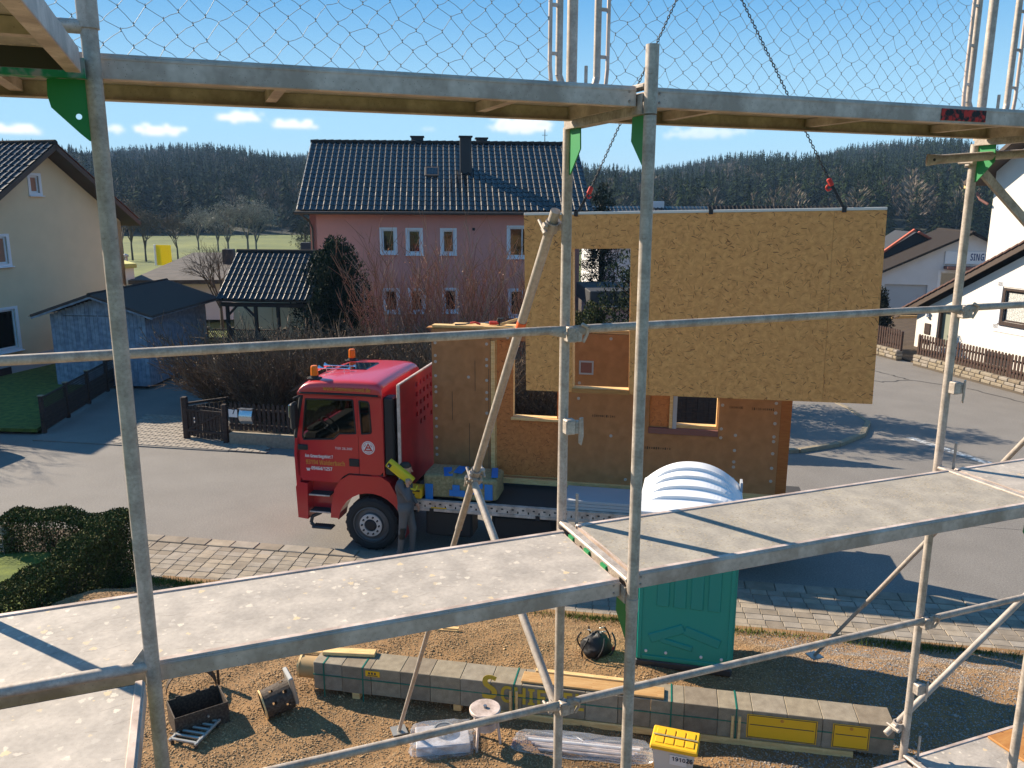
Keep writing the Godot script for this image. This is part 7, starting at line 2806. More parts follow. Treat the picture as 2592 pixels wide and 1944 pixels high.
	put(s, "wall", vary(M.pink, srgb(0.45, 0.27, 0.27)), h)
	s = mb()
	cbx(s, Vector3(2.6, 2.5, -1.9), Vector3(5.7, 0.7, 4.6), 0.03)
	put(s, "roof_edge", M.chimney, h)
	s = mb()
	cbx(s, Vector3(2.6, 2.18, 0.43), Vector3(5.7, 0.05, 0.05), 0.01)
	put(s, "gutter", M.steel, h)

func build_right() -> void:
	# dark plank fence round the garden corner behind the load
	var pf := thing("plank_fence", "tall dark plank fence seen through the right window of the wall element", "fence", Vector3(2.6, -0.82, -21.9), -6.0)
	for k in 30:
		var sp := mb()
		cbx(sp, Vector3(k * 0.15, 1.0, 0.024 * (k % 2)), Vector3(0.158, 2.0, 0.02), 0.004)
		put(sp, "plank", M.brown, pf)
	for y: float in [0.5, 1.5]:
		var sr := mb()
		cbx(sr, Vector3(2.2, y, -0.05), Vector3(4.4, 0.09, 0.05), 0.005)
		put(sr, "rail", M.brown, pf)
	# --- fence on a stone wall along the side road; local x comes towards the camera ---
	var a := Vector3(16.86, ROAD, -33.61)
	var yaw := -77.5
	for part in 2:
		var f := thing("picket_fence", ["brown picket fence on a low stone wall in front of the white house", "short brown picket fence left of the garden path at the white house"][part], "fence", a if part == 0 else T0(a, yaw, Vector3(-1.0, 0, 0)), yaw, "picket fences")
		var x0 := 0.0 if part == 0 else -4.6
		var x1 := 9.6 if part == 0 else 0.0
		var r := 0
		for j in 3:
			var x := x0
			while x < x1 - 0.05:
				var wd := minf(rng.randf_range(0.28, 0.6), x1 - x)
				var s := mb()
				cbx(s, Vector3(x + wd / 2, 0.02 + 0.115 + j * 0.135, rng.randf_range(-0.015, 0.015)), Vector3(wd - 0.014, 0.122, 0.3), 0.022)
				put(s, "wall_stone", [M.concrete_c, M.concrete, M.paver, M.concrete_b][rng.randi() % 4], f)
				x += wd
		var s := mb()
		bx(s, Vector3((x0 + x1) / 2, 0.21, 0.0), Vector3(x1 - x0 - 0.04, 0.40, 0.25))
		put(s, "mortar", M.joint, f)
		var n := int((x1 - x0) / 0.155)
		for k in n:
			s = mb()
			var x := x0 + 0.08 + k * 0.155
			prism(s, pv2([x - 0.045, 0.48, x + 0.045, 0.48, x + 0.045, 1.28, x + 0.025, 1.33, x - 0.025, 1.33, x - 0.045, 1.28]), 0.03)
			put(s, "picket", M.picket, f)
		for y: float in [0.66, 1.08]:
			s = mb()
			cbx(s, Vector3((x0 + x1) / 2, y, -0.06), Vector3(x1 - x0, 0.07, 0.05), 0.006)
			put(s, "rail", M.picket, f)
		for k in 3:
			s = mb()
			cbx(s, Vector3(lerpf(x0 + 0.05, x1 - 0.05, k / 2.0), 0.85, -0.06), Vector3(0.1, 0.85, 0.1), 0.01)
			put(s, "post", M.picket, f)
	# --- white house: wall parallel to the fence, set back ---
	var h := thing("white_house", "bright sunlit white house with a low sweeping tile roof at the right edge", "house", T0(a, yaw, Vector3(0, 0.0, -3.0)), yaw)
	# profile in local x (towards camera) and y
	var s := mb()
	var ang := atan2(3.49, 6.75)
	var wp := pv2([-3.9, 0.0, 9.0, 0.0, 9.0, 8.35, -3.9, 1.68])
	var wn := [0.95, 1.82, 3.2, 3.28]
	panel(s, wp, [rect(-2.55, 0.3, -1.75, 1.95), rect(wn[0] + 0.1, wn[1] + 0.1, wn[2] - 0.1, wn[3] - 0.1)], 0.35)
	put(s, "wall", M.white, h)
	s = mb()
	plate(s, -2.55, 0.3, -1.75, 1.95, 0.05, [], Transform3D(Basis.IDENTITY, Vector3(0, 0, -0.2)))
	var dr := put(s, "door", mat(srgb(0.22, 0.24, 0.19), 0.5), h)
	s = mb()
	cbx(s, Vector3(-2.50, 1.1, -0.1), Vector3(0.10, 1.64, 0.12), 0.01)
	put(s, "door_frame", M.brown, dr)
	window(h, Transform3D.IDENTITY, wn[0], wn[1], wn[2], wn[3], 0, M.brown, 2)
	s = mb()
	for q: Array in [[0.78, 2.55, 0.28, 1.9], [2.1, 1.62, 2.9, 0.3], [2.1, 3.45, 2.9, 0.25]]:
		cbx(s, Vector3(q[0], q[1], 0.012), Vector3(q[2], q[3], 0.03), 0.005)
	put(s, "window_surround", M.frame_white, h)
	s = mb()
	bx(s, Vector3(1.1, 0.35, 0.01), Vector3(1.2, 0.5, 0.04))
	put(s, "cellar_window", M.black, h)
	# sweeping roof following the sloping wall top
	var d2 := Vector2(6.75, 3.49).normalized()
	var mid := Vector2(-5.06, 1.32) + d2 * 8.0
	s = mb()
	cbx(s, Vector3(mid.x, mid.y + 0.10, -0.55), Vector3(16.0, 0.10, 1.8), 0.02, Basis(Vector3.BACK, ang))
	var rf := put(s, "roof", M.tile_matt, h)
	for k in 40:
		s = mb()
		var c := Vector2(-5.06, 1.32) + d2 * (k * 0.385 + 0.2)
		cbx(s, Vector3(c.x, c.y + 0.19, 0.28), Vector3(0.40, 0.09, 0.30), 0.02, Basis(Vector3.BACK, ang + 0.06))
		put(s, "verge_tile", M.verge, rf)
	s = mb()
	cbx(s, Vector3(mid.x, mid.y, 0.36), Vector3(16.0, 0.22, 0.04), 0.01, Basis(Vector3.BACK, ang))
	put(s, "verge_board", M.fascia, h)
	s = mb()
	tube(s, Vector3(-5.12, 1.28, 0.40), Vector3(-5.12, 1.28, -1.4), 0.07, 8)
	put(s, "gutter", M.wood, h)
	s = mb()
	cbx(s, Vector3(-3.12, 1.0, 0.02), Vector3(0.38, 0.5, 0.04), 0.01)
	put(s, "plaque", M.brown, h)
	s = mb()
	cbx(s, Vector3(-3.12, 0.4, 0.02), Vector3(0.42, 0.22, 0.06), 0.01)
	put(s, "letter_slot", M.brown, h)
	s = mb()
	tube(s, Vector3(-3.15, 1.55, 0.08), Vector3(-3.15, 1.72, 0.08), 0.1, 10, 0.06)
	tube(s, Vector3(-3.15, 1.74, 0.08), Vector3(-3.15, 1.80, 0.08), 0.13, 10, 0.03)
	put(s, "lantern", M.frame_white, h)
	# tall block behind
	h = thing("tall_white_house", "tall white gabled house rising behind the low roof at the right edge", "house", T0(a, yaw, Vector3(0, 0, -4.5)), yaw)
	s = mb()
	prism(s, pv2([-1.85, 0.0, 8.0, 0.0, 8.0, 8.0, 3.1, 11.4, -1.85, 8.0]), 9.0)
	put(s, "wall", M.white, h)
	s = mb()
	for k: float in [-1.0, 1.0]:
		cbx(s, Vector3(3.1 + k * 2.9, 9.50, -4.0), Vector3(7.2, 0.2, 9.6), 0.02, Basis(Vector3.BACK, -k * 0.60))
	put(s, "roof", M.fascia, h)
	s = mb()
	cbx(s, Vector3(-2.72, 7.35, 0.6), Vector3(0.16, 0.16, 0.3), 0.02)
	put(s, "rafter_end", M.wood, h)
	s = mb()
	path_tube(s, [Vector3(-2.5, 7.1, 0.3), Vector3(-2.3, 6.8, 0.25), Vector3(-1.95, 6.6, 0.15)], 0.06, 8)
	put(s, "downpipe", M.rosewood, h)
	# garage building with shop sign
	h = thing("shop_garage", "grey-white gabled garage with a blue lettered shop sign behind the scaffold pole", "building", Vector3(22.1, ROAD, -50.0), -14.0)
	s = mb()
	panel(s, pv2([0.0, 0.0, 9.6, 0.0, 9.6, 2.6, 5.0, 4.95, 0.0, 2.5]), [rect(0.55, 0.0, 2.95, 1.9), rect(3.55, 1.25, 4.7, 2.7)], 0.3)
	put(s, "wall", M.white2, h)
	s = mb()
	plate(s, -8.0, 0, 0, 2.5, 0.3, [], Transform3D(Basis(Vector3(0, 0, 1), Vector3.UP, Vector3(-1, 0, 0)), Vector3(0, 0, 0)))
	put(s, "side_wall", M.white2, h)
	s = mb()
	plate(s, 0.55, 0.0, 2.95, 1.9, 0.05, [], Transform3D(Basis.IDENTITY, Vector3(0, 0, -0.15)))
	put(s, "garage_door", M.greywall, h)
	window(h, Transform3D.IDENTITY, 3.45, 1.15, 4.8, 2.8)
	window(h, Transform3D(Basis.IDENTITY, Vector3(0, 0, 0.0)), 5.6, 1.5, 7.2, 2.7, 0, null, 2)
	s = mb()
	for k: float in [-1.0, 1.0]:
		cbx(s, Vector3(5.0 + k * 2.55, 3.75, -3.6), Vector3(5.95, 0.14, 8.2), 0.02, Basis(Vector3.BACK, -k * 0.46))
	put(s, "roof", M.tile_matt, h)
	s = mb()
	cbx(s, Vector3(5.1, 2.98, 0.45), Vector3(2.8, 0.18, 0.9), 0.02)
	put(s, "red_canopy", M.rosewood, h)
	s = mb()
	cbx(s, Vector3(5.15, 3.55, 0.06), Vector3(2.9, 0.75, 0.08), 0.01)
	var sg := put(s, "shop_sign", mat(srgb(0.62, 0.64, 0.68), 0.5), h)
	lettering("SINGER", 0.40, M.navy, "lettering", sg, Vector3(5.05, 3.27, 0.11), 0.0, 1.12)
	
	# small red-edged gable behind
	h = thing("red_gable", "small dark gable with a bright red roof edge behind the shop garage", "building", Vector3(24.1, ROAD, -54.0), -10.0)
	s = mb()
	prism(s, pv2([0.0, 0.0, 5.4, 0.0, 5.4, 3.2, 2.0, 4.9, 0.0, 3.5]), 5.0)
	put(s, "wall", M.chimney, h)
	s = mb()
	cbx(s, Vector3(0.85, 4.25, 0.1), Vector3(2.6, 0.14, 0.3), 0.02, Basis(Vector3.BACK, 0.68))
	cbx(s, Vector3(2.75, 4.55, 0.1), Vector3(1.5, 0.14, 0.3), 0.02, Basis(Vector3.BACK, -0.5))
	put(s, "roof_edge", mat(srgb(0.45, 0.10, 0.05), 0.7), h)
	# dark tiled house further back
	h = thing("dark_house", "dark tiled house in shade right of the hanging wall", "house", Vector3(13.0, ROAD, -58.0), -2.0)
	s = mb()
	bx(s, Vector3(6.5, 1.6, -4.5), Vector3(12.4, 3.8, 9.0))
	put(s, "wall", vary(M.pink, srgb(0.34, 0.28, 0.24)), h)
	s = mb()
	prism(s, pv2([-0.4, 3.4, 13.8, 3.4, 11.6, 6.6, 1.6, 6.6]), 0.15, Transform3D(Basis(Vector3.RIGHT, -0.9), Vector3(0, 0.9, 2.7)))
	put(s, "roof", M.tile_matt, h)
	tiles(h, Transform3D(Basis(Vector3.RIGHT, 0.67), Vector3(1.2, 6.5, -3.6)), 37, 11, 0.3, 0.45, func(_c: int, _r: int) -> bool: return false, M.tile_matt, M.tile_matt)
	s = mb()
	cbx(s, Vector3(12.0, 3.3, 0.3), Vector3(0.5, 0.6, 0.1), 0.02)
	put(s, "small_window", M.frame_white, h)

# ---------- vegetation ----------
func shrub(called: String, label: String, at: Vector3, rad: float, ht: float, stems: int, cols: Array, group: String, upright := 0.75, dead := 0.0) -> void:
	var t := thing(called, label, "shrub", at, 0.0, group)
	var s := mb()
	var lv := Leaves.new()
	for k in stems:
		var a := rng.randf() * TAU
		var r0 := rad * 0.45 * sqrt(rng.randf())
		var p := Vector3(cos(a) * r0, 0, sin(a) * r0)
		var dir := Vector3(cos(a) * (1.0 - upright), upright, sin(a) * (1.0 - upright)).normalized()
		var ln := ht * rng.randf_range(0.6, 1.05)
		var nseg := 5
		var th := 0.013 + 0.010 * rng.randf()
		var c: Color = cols[rng.randi() % cols.size()]
		for q in nseg:
			dir = (dir + rvec() * 0.16).normalized()
			var e := p + dir * ln / nseg
			s.set_color(c * rng.randf_range(0.7, 1.2))
			wire(s, p, e, th * (1.0 - q * 0.17), th * (1.0 - (q + 1) * 0.17))
			if q >= 1:
				for j in 3:
					var d2 := (dir + rvec() * 0.75 + Vector3(0, 0.25, 0)).normalized()
					var b := p.lerp(e, rng.randf())
					var tip := b + d2 * ht * rng.randf_range(0.08, 0.2)
					s.set_color(c * rng.randf_range(0.8, 1.4))
					wire(s, b, tip, th * 0.6, th * 0.3)
					if rng.randf() < dead:
						for z in 2:
							var lp := b.lerp(tip, rng.randf())
							var dd := rvec() * 0.05
							var cc := c * rng.randf_range(1.0, 2.2)
							lv.blade(lp, dd, rvec().cross(dd).normalized() * 0.016, cc)
			p = e
	put(s, "branches", M.twig, t)
	if lv.v.size() > 0:
		inst(leaves_mesh(lv.v, lv.n, lv.c), "dry_leaves", M.leaf, t, Transform3D.IDENTITY)

func grow(s: SurfaceTool, p: Vector3, dir: Vector3, ln: float, th: float, depth: int, c: Color, tips: Array) -> void:
	var e := p + dir * ln
	s.set_color(c)
	wire(s, p, e, th, th * 0.65, 5 if depth > 2 else 3)
	if depth == 0:
		tips.append(e)
		return
	var n := 3 if depth > 1 else 4
	for k in n:
		var d := (dir * 0.9 + rvec() * 0.75 + Vector3(0, 0.18, 0)).normalized()
		grow(s, p.lerp(e, rng.randf_range(0.55, 1.0)), d, ln * rng.randf_range(0.55, 0.8), th * 0.55, depth - 1, c, tips)

func bare_tree(label: String, at: Vector3, ht: float, c: Color, haze: Color, group: String) -> void:
	var t := thing("bare_tree", label, "tree", at, 0.0, group)
	var s := mb()
	s.set_color(c)
	tube(s, Vector3.ZERO, Vector3(0, ht * 0.3, 0), ht * 0.02, 7, ht * 0.014, false)
	put(s, "trunk", M.twig, t)
	s = mb()
	var tips := []
	for k in 6:
		grow(s, Vector3(0, ht * rng.randf_range(0.16, 0.32), 0), (Vector3(0, 1.5, 0) + rvec() * 0.6).normalized(), ht * 0.30, ht * 0.01, 4, c, tips)
	var o := put(s, "crown", M.twig, t)
	if haze.a > 0.0:
		var lv := Leaves.new()
		for p: Vector3 in tips:
			for k in 3:
				var d := rvec() * ht * 0.022
				lv.blade(p + rvec() * ht * 0.03, d, rvec().cross(d).normalized() * ht * 0.006, haze * rng.randf_range(0.7, 1.2))
		inst(leaves_mesh(lv.v, lv.n, lv.c), "buds", M.leaf, t, Transform3D.IDENTITY)

func evergreen(label: String, at: Vector3, rad: float, ht: float, clumps: int, col: Color, group := "") -> void:
	var t := thing("evergreen", label, "tree", at, 0.0, group)
	var s := mb()
	s.set_color(Color(0.05, 0.035, 0.025))
	tube(s, Vector3.ZERO, Vector3(0, ht * 0.8, 0), 0.12, 8, 0.03, false)
	for k in 16:
		var a := rng.randf() * TAU
		var y := ht * rng.randf_range(0.1, 0.7)
		wire(s, Vector3(0, y, 0), Vector3(cos(a) * rad * 0.7, y + rad * 0.45, sin(a) * rad * 0.7), 0.04, 0.01, 4)
	put(s, "trunk", M.twig, t)
	var lv := Leaves.new()
	for k in clumps:
		var d := rvec()
		var rr := pow(rng.randf(), 0.4)
		var prof := 0.75 + 0.35 * sin(d.x * 5.0 + d.z * 4.0)
		var c := Vector3(d.x * rad * rr * prof, ht * 0.52 + d.y * ht * 0.5 * rr, d.z * rad * rr * prof)
		c.x *= 1.0 - 0.5 * clampf(c.y / ht - 0.35, 0.0, 1.0)
		c.z *= 1.0 - 0.5 * clampf(c.y / ht - 0.35, 0.0, 1.0)
		var out := (c - Vector3(0, ht * 0.4, 0)).normalized()
		var g := rng.randf_range(0.5, 1.5)
		for j in 18:
			var dd := (out * 0.7 + rvec() * 0.8 + Vector3(0, 0.4, 0)).normalized() * rng.randf_range(0.07, 0.16)
			lv.blade(c + rvec() * 0.13, dd, rvec().cross(dd).normalized() * 0.022, col * g * rng.randf_range(0.7, 1.3))
	inst(leaves_mesh(lv.v, lv.n, lv.c), "crown", M.leaf, t, Transform3D.IDENTITY)

# clipped hedge along a line
func hedge(label: String, a: Vector3, b: Vector3, wd: float, ht: float, n: int) -> void:
	var d := b - a
	var yaw := rad_to_deg(-atan2(d.z, d.x))
	var ln := Vector2(d.x, d.z).length()
	var t := thing("clipped_hedge", label, "hedge", a, yaw, "clipped hedges by the lawn")
	var s := mb()
	for k in int(ln * 14):
		s.set_color(Color(0.05, 0.035, 0.025) * rng.randf_range(0.6, 1.4))
		var p := Vector3(rng.randf() * ln, 0, rng.randf_range(-0.3, 0.3) * wd)
		for j in 5:
			wire(s, p + Vector3(0, ht * 0.1 * j, 0), p + Vector3(rng.randfn(0, 0.15), ht * rng.randf_range(0.5, 0.9), rng.randfn(0, 0.15)), 0.008, 0.003)
	put(s, "stems", M.twig, t)
	var lv := Leaves.new()
	for k in n:
		var f := rng.randf()
		var p := Vector3.ZERO
		var out := Vector3.UP
		var x := rng.randf() * ln
		var wob := 0.05 * sin(x * 3.1) + 0.04 * sin(x * 7.3 + 1.0)
		if f < 0.4:
			p = Vector3(x, ht + wob, rng.randf_range(-0.5, 0.5) * wd)
		elif f < 0.9:
			out = Vector3(0, 0, 1.0 if f < 0.65 else -1.0)
			p = Vector3(x, rng.randf() * (ht + wob), out.z * (wd * 0.5 + wob))
		else:
			out = Vector3(1.0 if f < 0.95 else -1.0, 0, 0)
			p = Vector3(ln + wob if out.x > 0 else wob, rng.randf() * ht, rng.randf_range(-0.5, 0.5) * wd)
		p -= out * absf(rng.randfn(0, 0.06))
		var g := rng.randf_range(0.5, 1.6)
		var dd := (out * 0.6 + rvec() * 0.9).normalized() * rng.randf_range(0.02, 0.045)
		var c := Color(0.065, 0.075, 0.022) * g
		if rng.randf() < 0.12:
			c = Color(0.09, 0.075, 0.03) * g
		lv.blade(p, dd, rvec().cross(dd).normalized() * 0.014, c)
	inst(leaves_mesh(lv.v, lv.n, lv.c), "foliage", M.leaf, t, Transform3D.IDENTITY)

func conifer_mesh(seed_: int) -> ArrayMesh:
	var r := RandomNumberGenerator.new()
	r.seed = seed_
	var lv := Leaves.new()
	var tiers := 13
	for k in tiers:
		var y := 0.1 + 0.86 * k / tiers
		var rad := 0.17 * pow(1.0 - k / float(tiers), 0.8) + 0.012
		var n := 15 if k < 8 else 9
		for j in n:
			var a := TAU * (j + r.randf()) / n
			var l := rad * r.randf_range(0.55, 1.15)
			var dir := Vector3(cos(a) * l, -0.03 - 0.35 * l + 0.03 * r.randfn(), sin(a) * l)
			var side := Vector3(-sin(a), 0.5 * r.randfn(), cos(a)) * l * 0.2
			var g := r.randf_range(0.5, 1.3)
			lv.blade(Vector3(0, y + r.randf() * 0.07, 0), dir, side, Color(g, g, g))
	lv.leaf(Vector3(0, 0.92, 0), Vector3(0, 0.09, 0), Vector3(0.012, 0, 0), Color(1, 1, 1))
	lv.leaf(Vector3(0, 0.92, 0), Vector3(0, 0.09, 0), Vector3(0, 0, 0.012), Color(1, 1, 1))
	lv.leaf(Vector3(0, 0, 0), Vector3(0, 0.9, 0), Vector3(0.012, 0, 0), Color(1.2, 1.0, 0.9))
	lv.leaf(Vector3(0, 0, 0), Vector3(0, 0.9, 0), Vector3(0, 0, 0.012), Color(1.2, 1.0, 0.9))
	return leaves_mesh(lv.v, lv.n, lv.c)

func bare_mesh(seed_: int) -> ArrayMesh:
	var r := RandomNumberGenerator.new()
	r.seed = seed_
	var lv := Leaves.new()
	for k in 130:
		var a := r.randf() * TAU
		var h := 0.25 + 0.7 * pow(r.randf(), 0.7)
		var rad := 0.24 * sqrt(r.randf()) * sin(clampf((h - 0.15) / 0.85, 0.05, 1.0) * PI * 0.9 + 0.25)
		var p := Vector3(cos(a) * rad, h, sin(a) * rad)
		var d := (Vector3(cos(a), 1.4, sin(a)) * r.randf_range(0.05, 0.1))
		var g := r.randf_range(0.6, 1.4)
		lv.blade(p, d, Vector3(r.randfn(), r.randfn(), r.randfn()).normalized() * 0.012, Color(g, g, g))
	lv.leaf(Vector3.ZERO, Vector3(0, 0.7, 0), Vector3(0.015, 0, 0), Color(1, 1, 1))
	lv.leaf(Vector3.ZERO, Vector3(0, 0.7, 0), Vector3(0, 0, 0.015), Color(1, 1, 1))
	return leaves_mesh(lv.v, lv.n, lv.c)

func scatter(called: String, label: String, mesh: Mesh, spots: Array) -> void:
	var mm := MultiMesh.new()
	mm.transform_format = MultiMesh.TRANSFORM_3D
	mm.use_colors = true
	mm.mesh = mesh
	mm.instance_count = spots.size()
	for k in spots.size():
		var q: Array = spots[k]
		mm.set_instance_transform(k, Transform3D(Basis(Vector3.UP, q[3]).scaled(Vector3(q[1] * q[4], q[1], q[1] * q[4])), q[0]))
		mm.set_instance_color(k, q[2])
	var mi := MultiMeshInstance3D.new()
	mi.multimesh = mm
	mi.material_override = M.needle
	mi.name = numbered(called)
	add_child(mi)
	mi.set_meta("kind", "stuff")
	mi.set_meta("label", label)
	mi.set_meta("category", "forest")

func build_plants() -> void:
	# hedges at the left
	hedge("clipped green hedge running along the street end of the lawn", Vector3(-8.6, -0.75, -13.1), Vector3(-6.5, -0.75, -13.2), 0.5, 1.15, 34000)
	hedge("clipped green hedge running towards the scaffold beside the small lawn", Vector3(-6.76, -0.8, -12.95), Vector3(-7.2, -0.8, -8.3), 0.5, 1.13, 70000)
	# gabion wall
	var g := thing("gabion_wall", "grey wire basket wall of stones at the left edge behind the hedge", "gabion wall", Vector3(-12.6, -0.8, -13.1), 0.0)
	var s := mb()
	for k in 220:
		cbx(s, Vector3(rng.randf() * 4.1, 0.06 + rng.randf() * 1.0, rng.randf_range(-0.1, 0.24)), Vector3(0.16, 0.11, 0.13) * rng.randf_range(0.7, 1.3), 0.03, Basis(rvec(), rng.randf() * 3.0))
	var st := put(s, "stone_fill", M.concrete, g)
	st.set_meta("kind", "stuff")
	s = mb()
	for k in 42:
		wire(s, Vector3(k * 0.1, 0, 0.32), Vector3(k * 0.1, 1.12, 0.32), 0.003, 0.003, 4)
		wire(s, Vector3(k * 0.1, 1.12, 0.32), Vector3(k * 0.1, 1.12, -0.2), 0.003, 0.003, 4)
	for k in 12:
		wire(s, Vector3(0, k * 0.1, 0.32), Vector3(4.1, k * 0.1, 0.32), 0.003, 0.003, 4)
	put(s, "wire_basket", M.galv, g)
	# bare hedge mass behind the picket fence and the tall red shoots before the pink house
	var brown := [Color(0.12, 0.08, 0.048), Color(0.17, 0.11, 0.062), Color(0.085, 0.06, 0.04)]
	var red := [Color(0.34, 0.15, 0.08), Color(0.26, 0.115, 0.065), Color(0.36, 0.23, 0.15)]
	var k := 0
	var places := ["at the left end behind the letter box", "second from the letter box", "third from the letter box", "behind the cab roof", "behind the headboard", "hidden behind the load", "at the right end behind the load"]
	for x: float in [-7.2, -5.9, -4.6, -3.2, -1.8, -0.3, 1.3]:
		shrub("bare_hedge_shrub", "dense brown leafless hedge shrub " + places[k], Vector3(x, -0.82, -23.0 + x * 0.22 + rng.randf_range(-0.2, 0.2)), 1.5, 2.6 + 0.3 * sin(k * 1.7), 230, brown, "leafless hedge behind the picket fence", 0.62, 0.5)
		k += 1
	k = 0
	for q: Array in [[-9.0, -26.2, 3.1], [-7.3, -26.0, 3.3], [-5.4, -26.2, 3.2], [-3.2, -26.4, 3.4]]:
		shrub("arching_shrub", "arching brown shrub " + ["left of the others, beside the drive", "with dry ochre leaves, before the dark evergreen", "before the lower windows of the pink house", "behind the truck cab before the pink house"][k], Vector3(q[0], -0.82, q[1]), 1.7, q[2], 170, brown, "arching shrubs in the garden", 0.5, 0.9)
		k += 1
	k = 0
	for q: Array in [[-4.6, -29.5, 5.3], [-3.3, -29.8, 5.0], [-2.0, -29.4, 5.6], [-0.6, -29.8, 5.0], [0.7, -29.5, 5.3]]:
		shrub("reddish_shrub", "tall reddish leafless shrub " + ["leftmost before the pink wall", "second from the left before the pink wall", "in the middle before the pink wall", "second from the right before the pink wall", "rightmost before the pink wall"][k], Vector3(q[0], -0.82, q[1]), 1.15, q[2], 46, red, "tall reddish shrubs before the pink house", 0.88, 0.35)
		k += 1
	evergreen("dark evergreen tree before the left corner of the pink house", Vector3(-6.9, -0.82, -32.0), 1.7, 5.1, 2600, Color(0.02, 0.034, 0.018))
	evergreen("dark conifer seen through the window opening of the hanging wall", Vector3(4.6, -0.85, -43.0), 1.5, 7.5, 900, Color(0.02, 0.028, 0.018))
	evergreen("bushy evergreen hidden behind the load, shading the side road", Vector3(4.2, -0.8, -25.2), 1.9, 5.4, 900, Color(0.03, 0.042, 0.02))
	evergreen("evergreen at the pavement corner behind the load", Vector3(7.0, -0.8, -26.2), 1.8, 4.6, 800, Color(0.03, 0.042, 0.02))
	evergreen("young leafy tree behind the load, seen low through the window opening", Vector3(3.0, -0.8, -30.0), 1.3, 2.9, 500, Color(0.07, 0.075, 0.025))
	evergreen("dark bush beside the door of the white house at the right", Vector3(16.7, -0.7, -37.2), 0.9, 2.6, 500, Color(0.015, 0.02, 0.015))
	bare_tree("crooked leafless fruit tree behind the shed roof", Vector3(-15.0, -0.8, -42.0), 4.7, Color(0.05, 0.04, 0.035), Color(0, 0, 0, 0), "leafless trees")
	bare_tree("leafless tree outside the left picture edge, shading the street", Vector3(-20.6, -0.8, -24.6), 7.0, Color(0.06, 0.05, 0.04), Color(0, 0, 0, 0), "leafless trees")
	k = 0
	for q: Array in [[-43, -121, 6.6], [-40.5, -118, 7.4], [-38, -119, 8.2], [-36.2, -117, 7.0], [-47, -124, 6.5]]:
		bare_tree("pale budding tree by the meadow, " + ["second from the left of the group", "in the middle of the group", "tallest and fullest of the group", "rightmost of the group", "leftmost and faintest of the group"][k], Vector3(q[0], -1.0, q[1]), q[2], Color(0.16, 0.14, 0.11), Color(0.30, 0.28, 0.22, 1), "budding trees by the meadow")
		k += 1
	k = 0
	for q: Array in [[-46, -100, 7.0], [-43.5, -98, 6.4], [-40.5, -100, 5.8], [-49, -104, 7.5]]:
		bare_tree("brown leafless tree beside the yellow sign, " + ["second from the left", "third from the left", "nearest to the sign", "farthest left"][k], Vector3(q[0], -1.0, q[1]), q[2], Color(0.09, 0.07, 0.05), Color(0.12, 0.09, 0.06, 1), "brown trees beyond the low building")
		k += 1
	evergreen("small dark pine on the meadow left of the pink house", Vector3(-27.5, -1.0, -110), 2.2, 5.0, 500, Color(0.025, 0.035, 0.022))
	# forest on the hills
	var con := [[], []]
	var dec := []
	for n in 30000:
		var az := rng.randf_range(-41.0, 41.0)
		var near := lerpf(203.0, 190.0, smoothstep(-4.0, 10.0, az))
		var d := sqrt(lerpf(near * near, 860.0 * 860.0, rng.randf()))
		if n < 4000:
			d = rng.randf_range(720.0, 800.0)
		var cl := sin(az * 0.9 + d * 0.02) + sin(az * 0.31 - d * 0.011 + 2.0)
		var a := deg_to_rad(az)
		var p := Vector3(sin(a) * d, -1.4 + hill_y(az, d), -cos(a) * d)
		# felled strip on the right-hand slope
		if az > 6.0 and az < 18.0 and d < 235.0 and d > 205.0 and rng.randf() < 0.75:
			continue
		var h := rng.randf_range(9.0, 14.0) * lerpf(1.0, 0.72, smoothstep(600.0, 740.0, d))
		var gg := rng.randf_range(0.55, 1.4)
		if rng.randf() < (0.25 if cl > 1.1 else 0.03) or (d < near + 35.0 and rng.randf() < 0.15):
			dec.append([p, h * 0.8, Color(0.16, 0.13, 0.10) * gg, rng.randf() * TAU, rng.randf_range(0.9, 1.5)])
		else:
			var c := Color(0.028, 0.042, 0.024) * gg
			if az > 4.0:
				c = Color(0.030, 0.044, 0.018) * gg
			con[n % 2].append([p, h, c, rng.randf() * TAU, rng.randf_range(1.0, 1.6)])
	scatter("conifer_forest", "dark conifer forest covering the hills on the horizon", conifer_mesh(1), con[0])
	scatter("conifer_forest", "dark conifer forest covering the hills on the horizon, second stand", conifer_mesh(2), con[1])
	scatter("leafless_wood", "brownish leafless trees scattered through the hill forest", bare_mesh(3), dec)

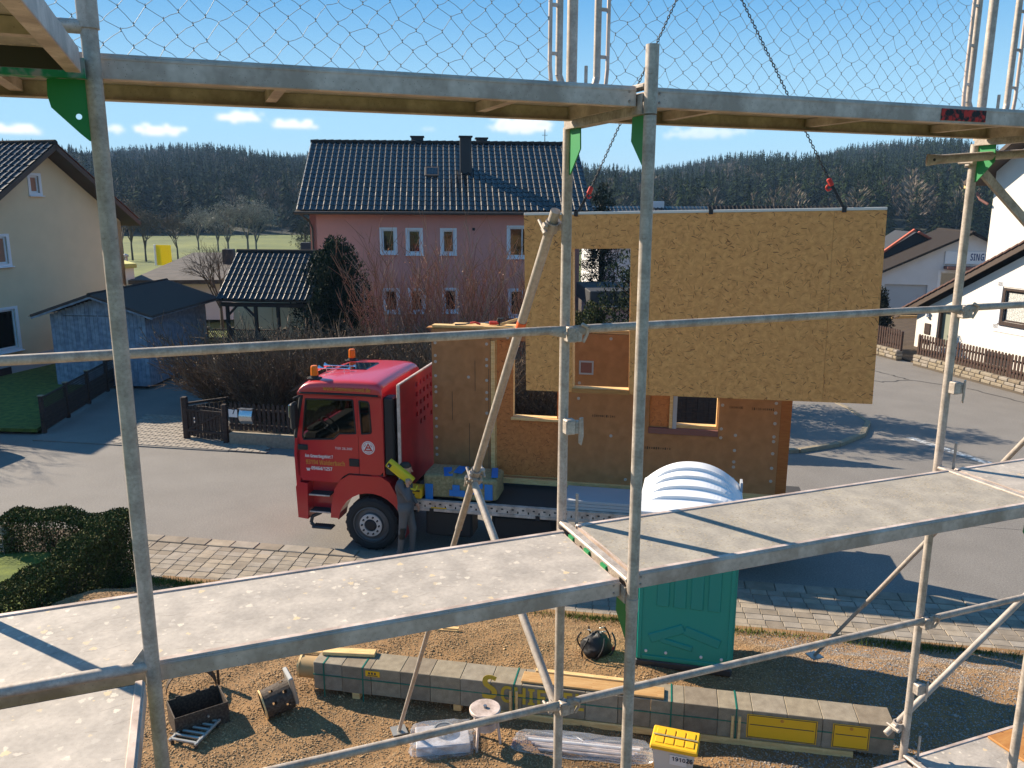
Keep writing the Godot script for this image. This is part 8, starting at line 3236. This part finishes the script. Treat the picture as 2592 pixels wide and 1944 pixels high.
# ---------- sky ----------
func sky_image() -> Image:
	var W := 2048
	var H := 1024
	var im := Image.create(W, H, false, Image.FORMAT_RGBF)
	var f := FastNoiseLite.new()
	f.seed = 4
	f.noise_type = FastNoiseLite.TYPE_SIMPLEX_SMOOTH
	f.frequency = 0.55
	f.fractal_octaves = 5
	# [azimuth, elevation, half width, half height, strength] in degrees
	var cl := [[-30.6, 4.2, 1.9, 0.42, 1.0], [-22.5, 4.5, 1.9, 0.45, 1.0], [-25.1, 4.45, 0.7, 0.3, 0.8], [-17.6, 5.45, 1.7, 0.5, 1.0], [-14.4, 5.1, 1.9, 0.42, 1.0], [0.5, 5.15, 2.6, 0.8, 0.85], [12.6, 4.65, 3.2, 0.55, 0.5], [-5.6, 5.0, 0.5, 0.2, 0.3]]
	var r := RandomNumberGenerator.new()
	r.seed = 9
	for k in 40:
		var az := r.randf_range(45.0, 315.0)
		cl.append([az if az < 180.0 else az - 360.0, r.randf_range(4.5, 8.0), r.randf_range(1.5, 4.0), r.randf_range(0.35, 0.9), r.randf_range(0.4, 1.0)])
	for y in H:
		var el := 90.0 - (y + 0.5) / H * 180.0
		var t := clampf(el / 90.0, 0.0, 1.0)
		var c: Color
		if el >= 0.0:
			# clear air: pale at the horizon, deepening quickly
			c = Color(0.035, 0.12, 0.33).lerp(Color(0.095, 0.35, 0.70), smoothstep(90.0, 14.0, el))
			c = c.lerp(Color(0.38, 0.66, 0.86), smoothstep(16.0, 4.0, el))
			c = c.lerp(Color(0.52, 0.72, 0.84), smoothstep(5.0, 0.0, el))
		else:
			c = Color(0.24, 0.24, 0.21)
		if el < 0.0 or el > 11.0:
			im.fill_rect(Rect2i(0, y, W, 1), c)
			continue
		for x in W:
			im.set_pixel(x, y, c)
		for q: Array in cl:
			if absf(el - q[1]) > q[3] * 1.6:
				continue
			var x0 := int((q[0] - q[2] * 1.2) / 360.0 * W)
			var x1 := int((q[0] + q[2] * 1.2) / 360.0 * W)
			for x in range(x0, x1 + 1):
				var az := (x + 0.5) / W * 360.0
				var dx: float = (az - q[0]) / q[2]
				var dy: float = (el - q[1]) / q[3]
				if dy < 0.0:
					dy *= 1.7
				var n := f.get_noise_3d(az * 2.2, el * 5.0, q[0])
				var a := smoothstep(0.0, 0.5, 1.0 - dx * dx - dy * dy + n * 0.9 - 0.15) * float(q[4])
				if a > 0.0:
					var px := posmod(x, W)
					im.set_pixel(px, y, im.get_pixel(px, y).lerp(Color(1.05, 1.05, 1.04) * (0.92 + 0.12 * clampf(dy + 0.4, 0.0, 1.0)), a))
	return im

func _ready() -> void:
	rng.seed = 20240
	# camera
	var cam := Camera3D.new()
	cam.name = "camera"
	add_child(cam)
	cam.position = Vector3(0, 5.55, 0)
	cam.basis = Basis(Vector3.RIGHT, -0.2140) * Basis(Vector3.BACK, -0.0031 * -1.0)
	cam.fov = 50.31
	cam.near = 0.05
	cam.far = 6000.0
	cam.current = true
	# sky and haze
	var env := Environment.new()
	var ps := PanoramaSkyMaterial.new()
	ps.panorama = ImageTexture.create_from_image(sky_image())
	ps.energy_multiplier = 0.55
	var sky := Sky.new()
	sky.sky_material = ps
	env.background_mode = Environment.BG_SKY
	env.sky = sky
	env.tonemap_mode = Environment.TONE_MAPPER_LINEAR
	env.tonemap_exposure = 2.18
	env.fog_enabled = true
	env.fog_density = 0.00025
	env.fog_light_color = Color(0.42, 0.52, 0.62)
	env.sdfgi_enabled = true
	env.ssao_enabled = true
	env.ssil_enabled = true
	var we := WorldEnvironment.new()
	we.name = "world_environment"
	we.environment = env
	add_child(we)
	# sun: high on the left, beyond the truck
	var sun := DirectionalLight3D.new()
	sun.name = "sun"
	add_child(sun)
	sun.basis = Basis.looking_at(Vector3(0.736, -0.5195, 0.4337))
	sun.light_energy = 1.6
	sun.light_color = Color(1.0, 0.93, 0.83)
	sun.light_angular_distance = 0.5
	sun.shadow_enabled = true
	make_materials()
	build_ground()
	build_houses()
	build_scaffold()
	build_truck()
	build_person()
	build_yard()
	build_plants()
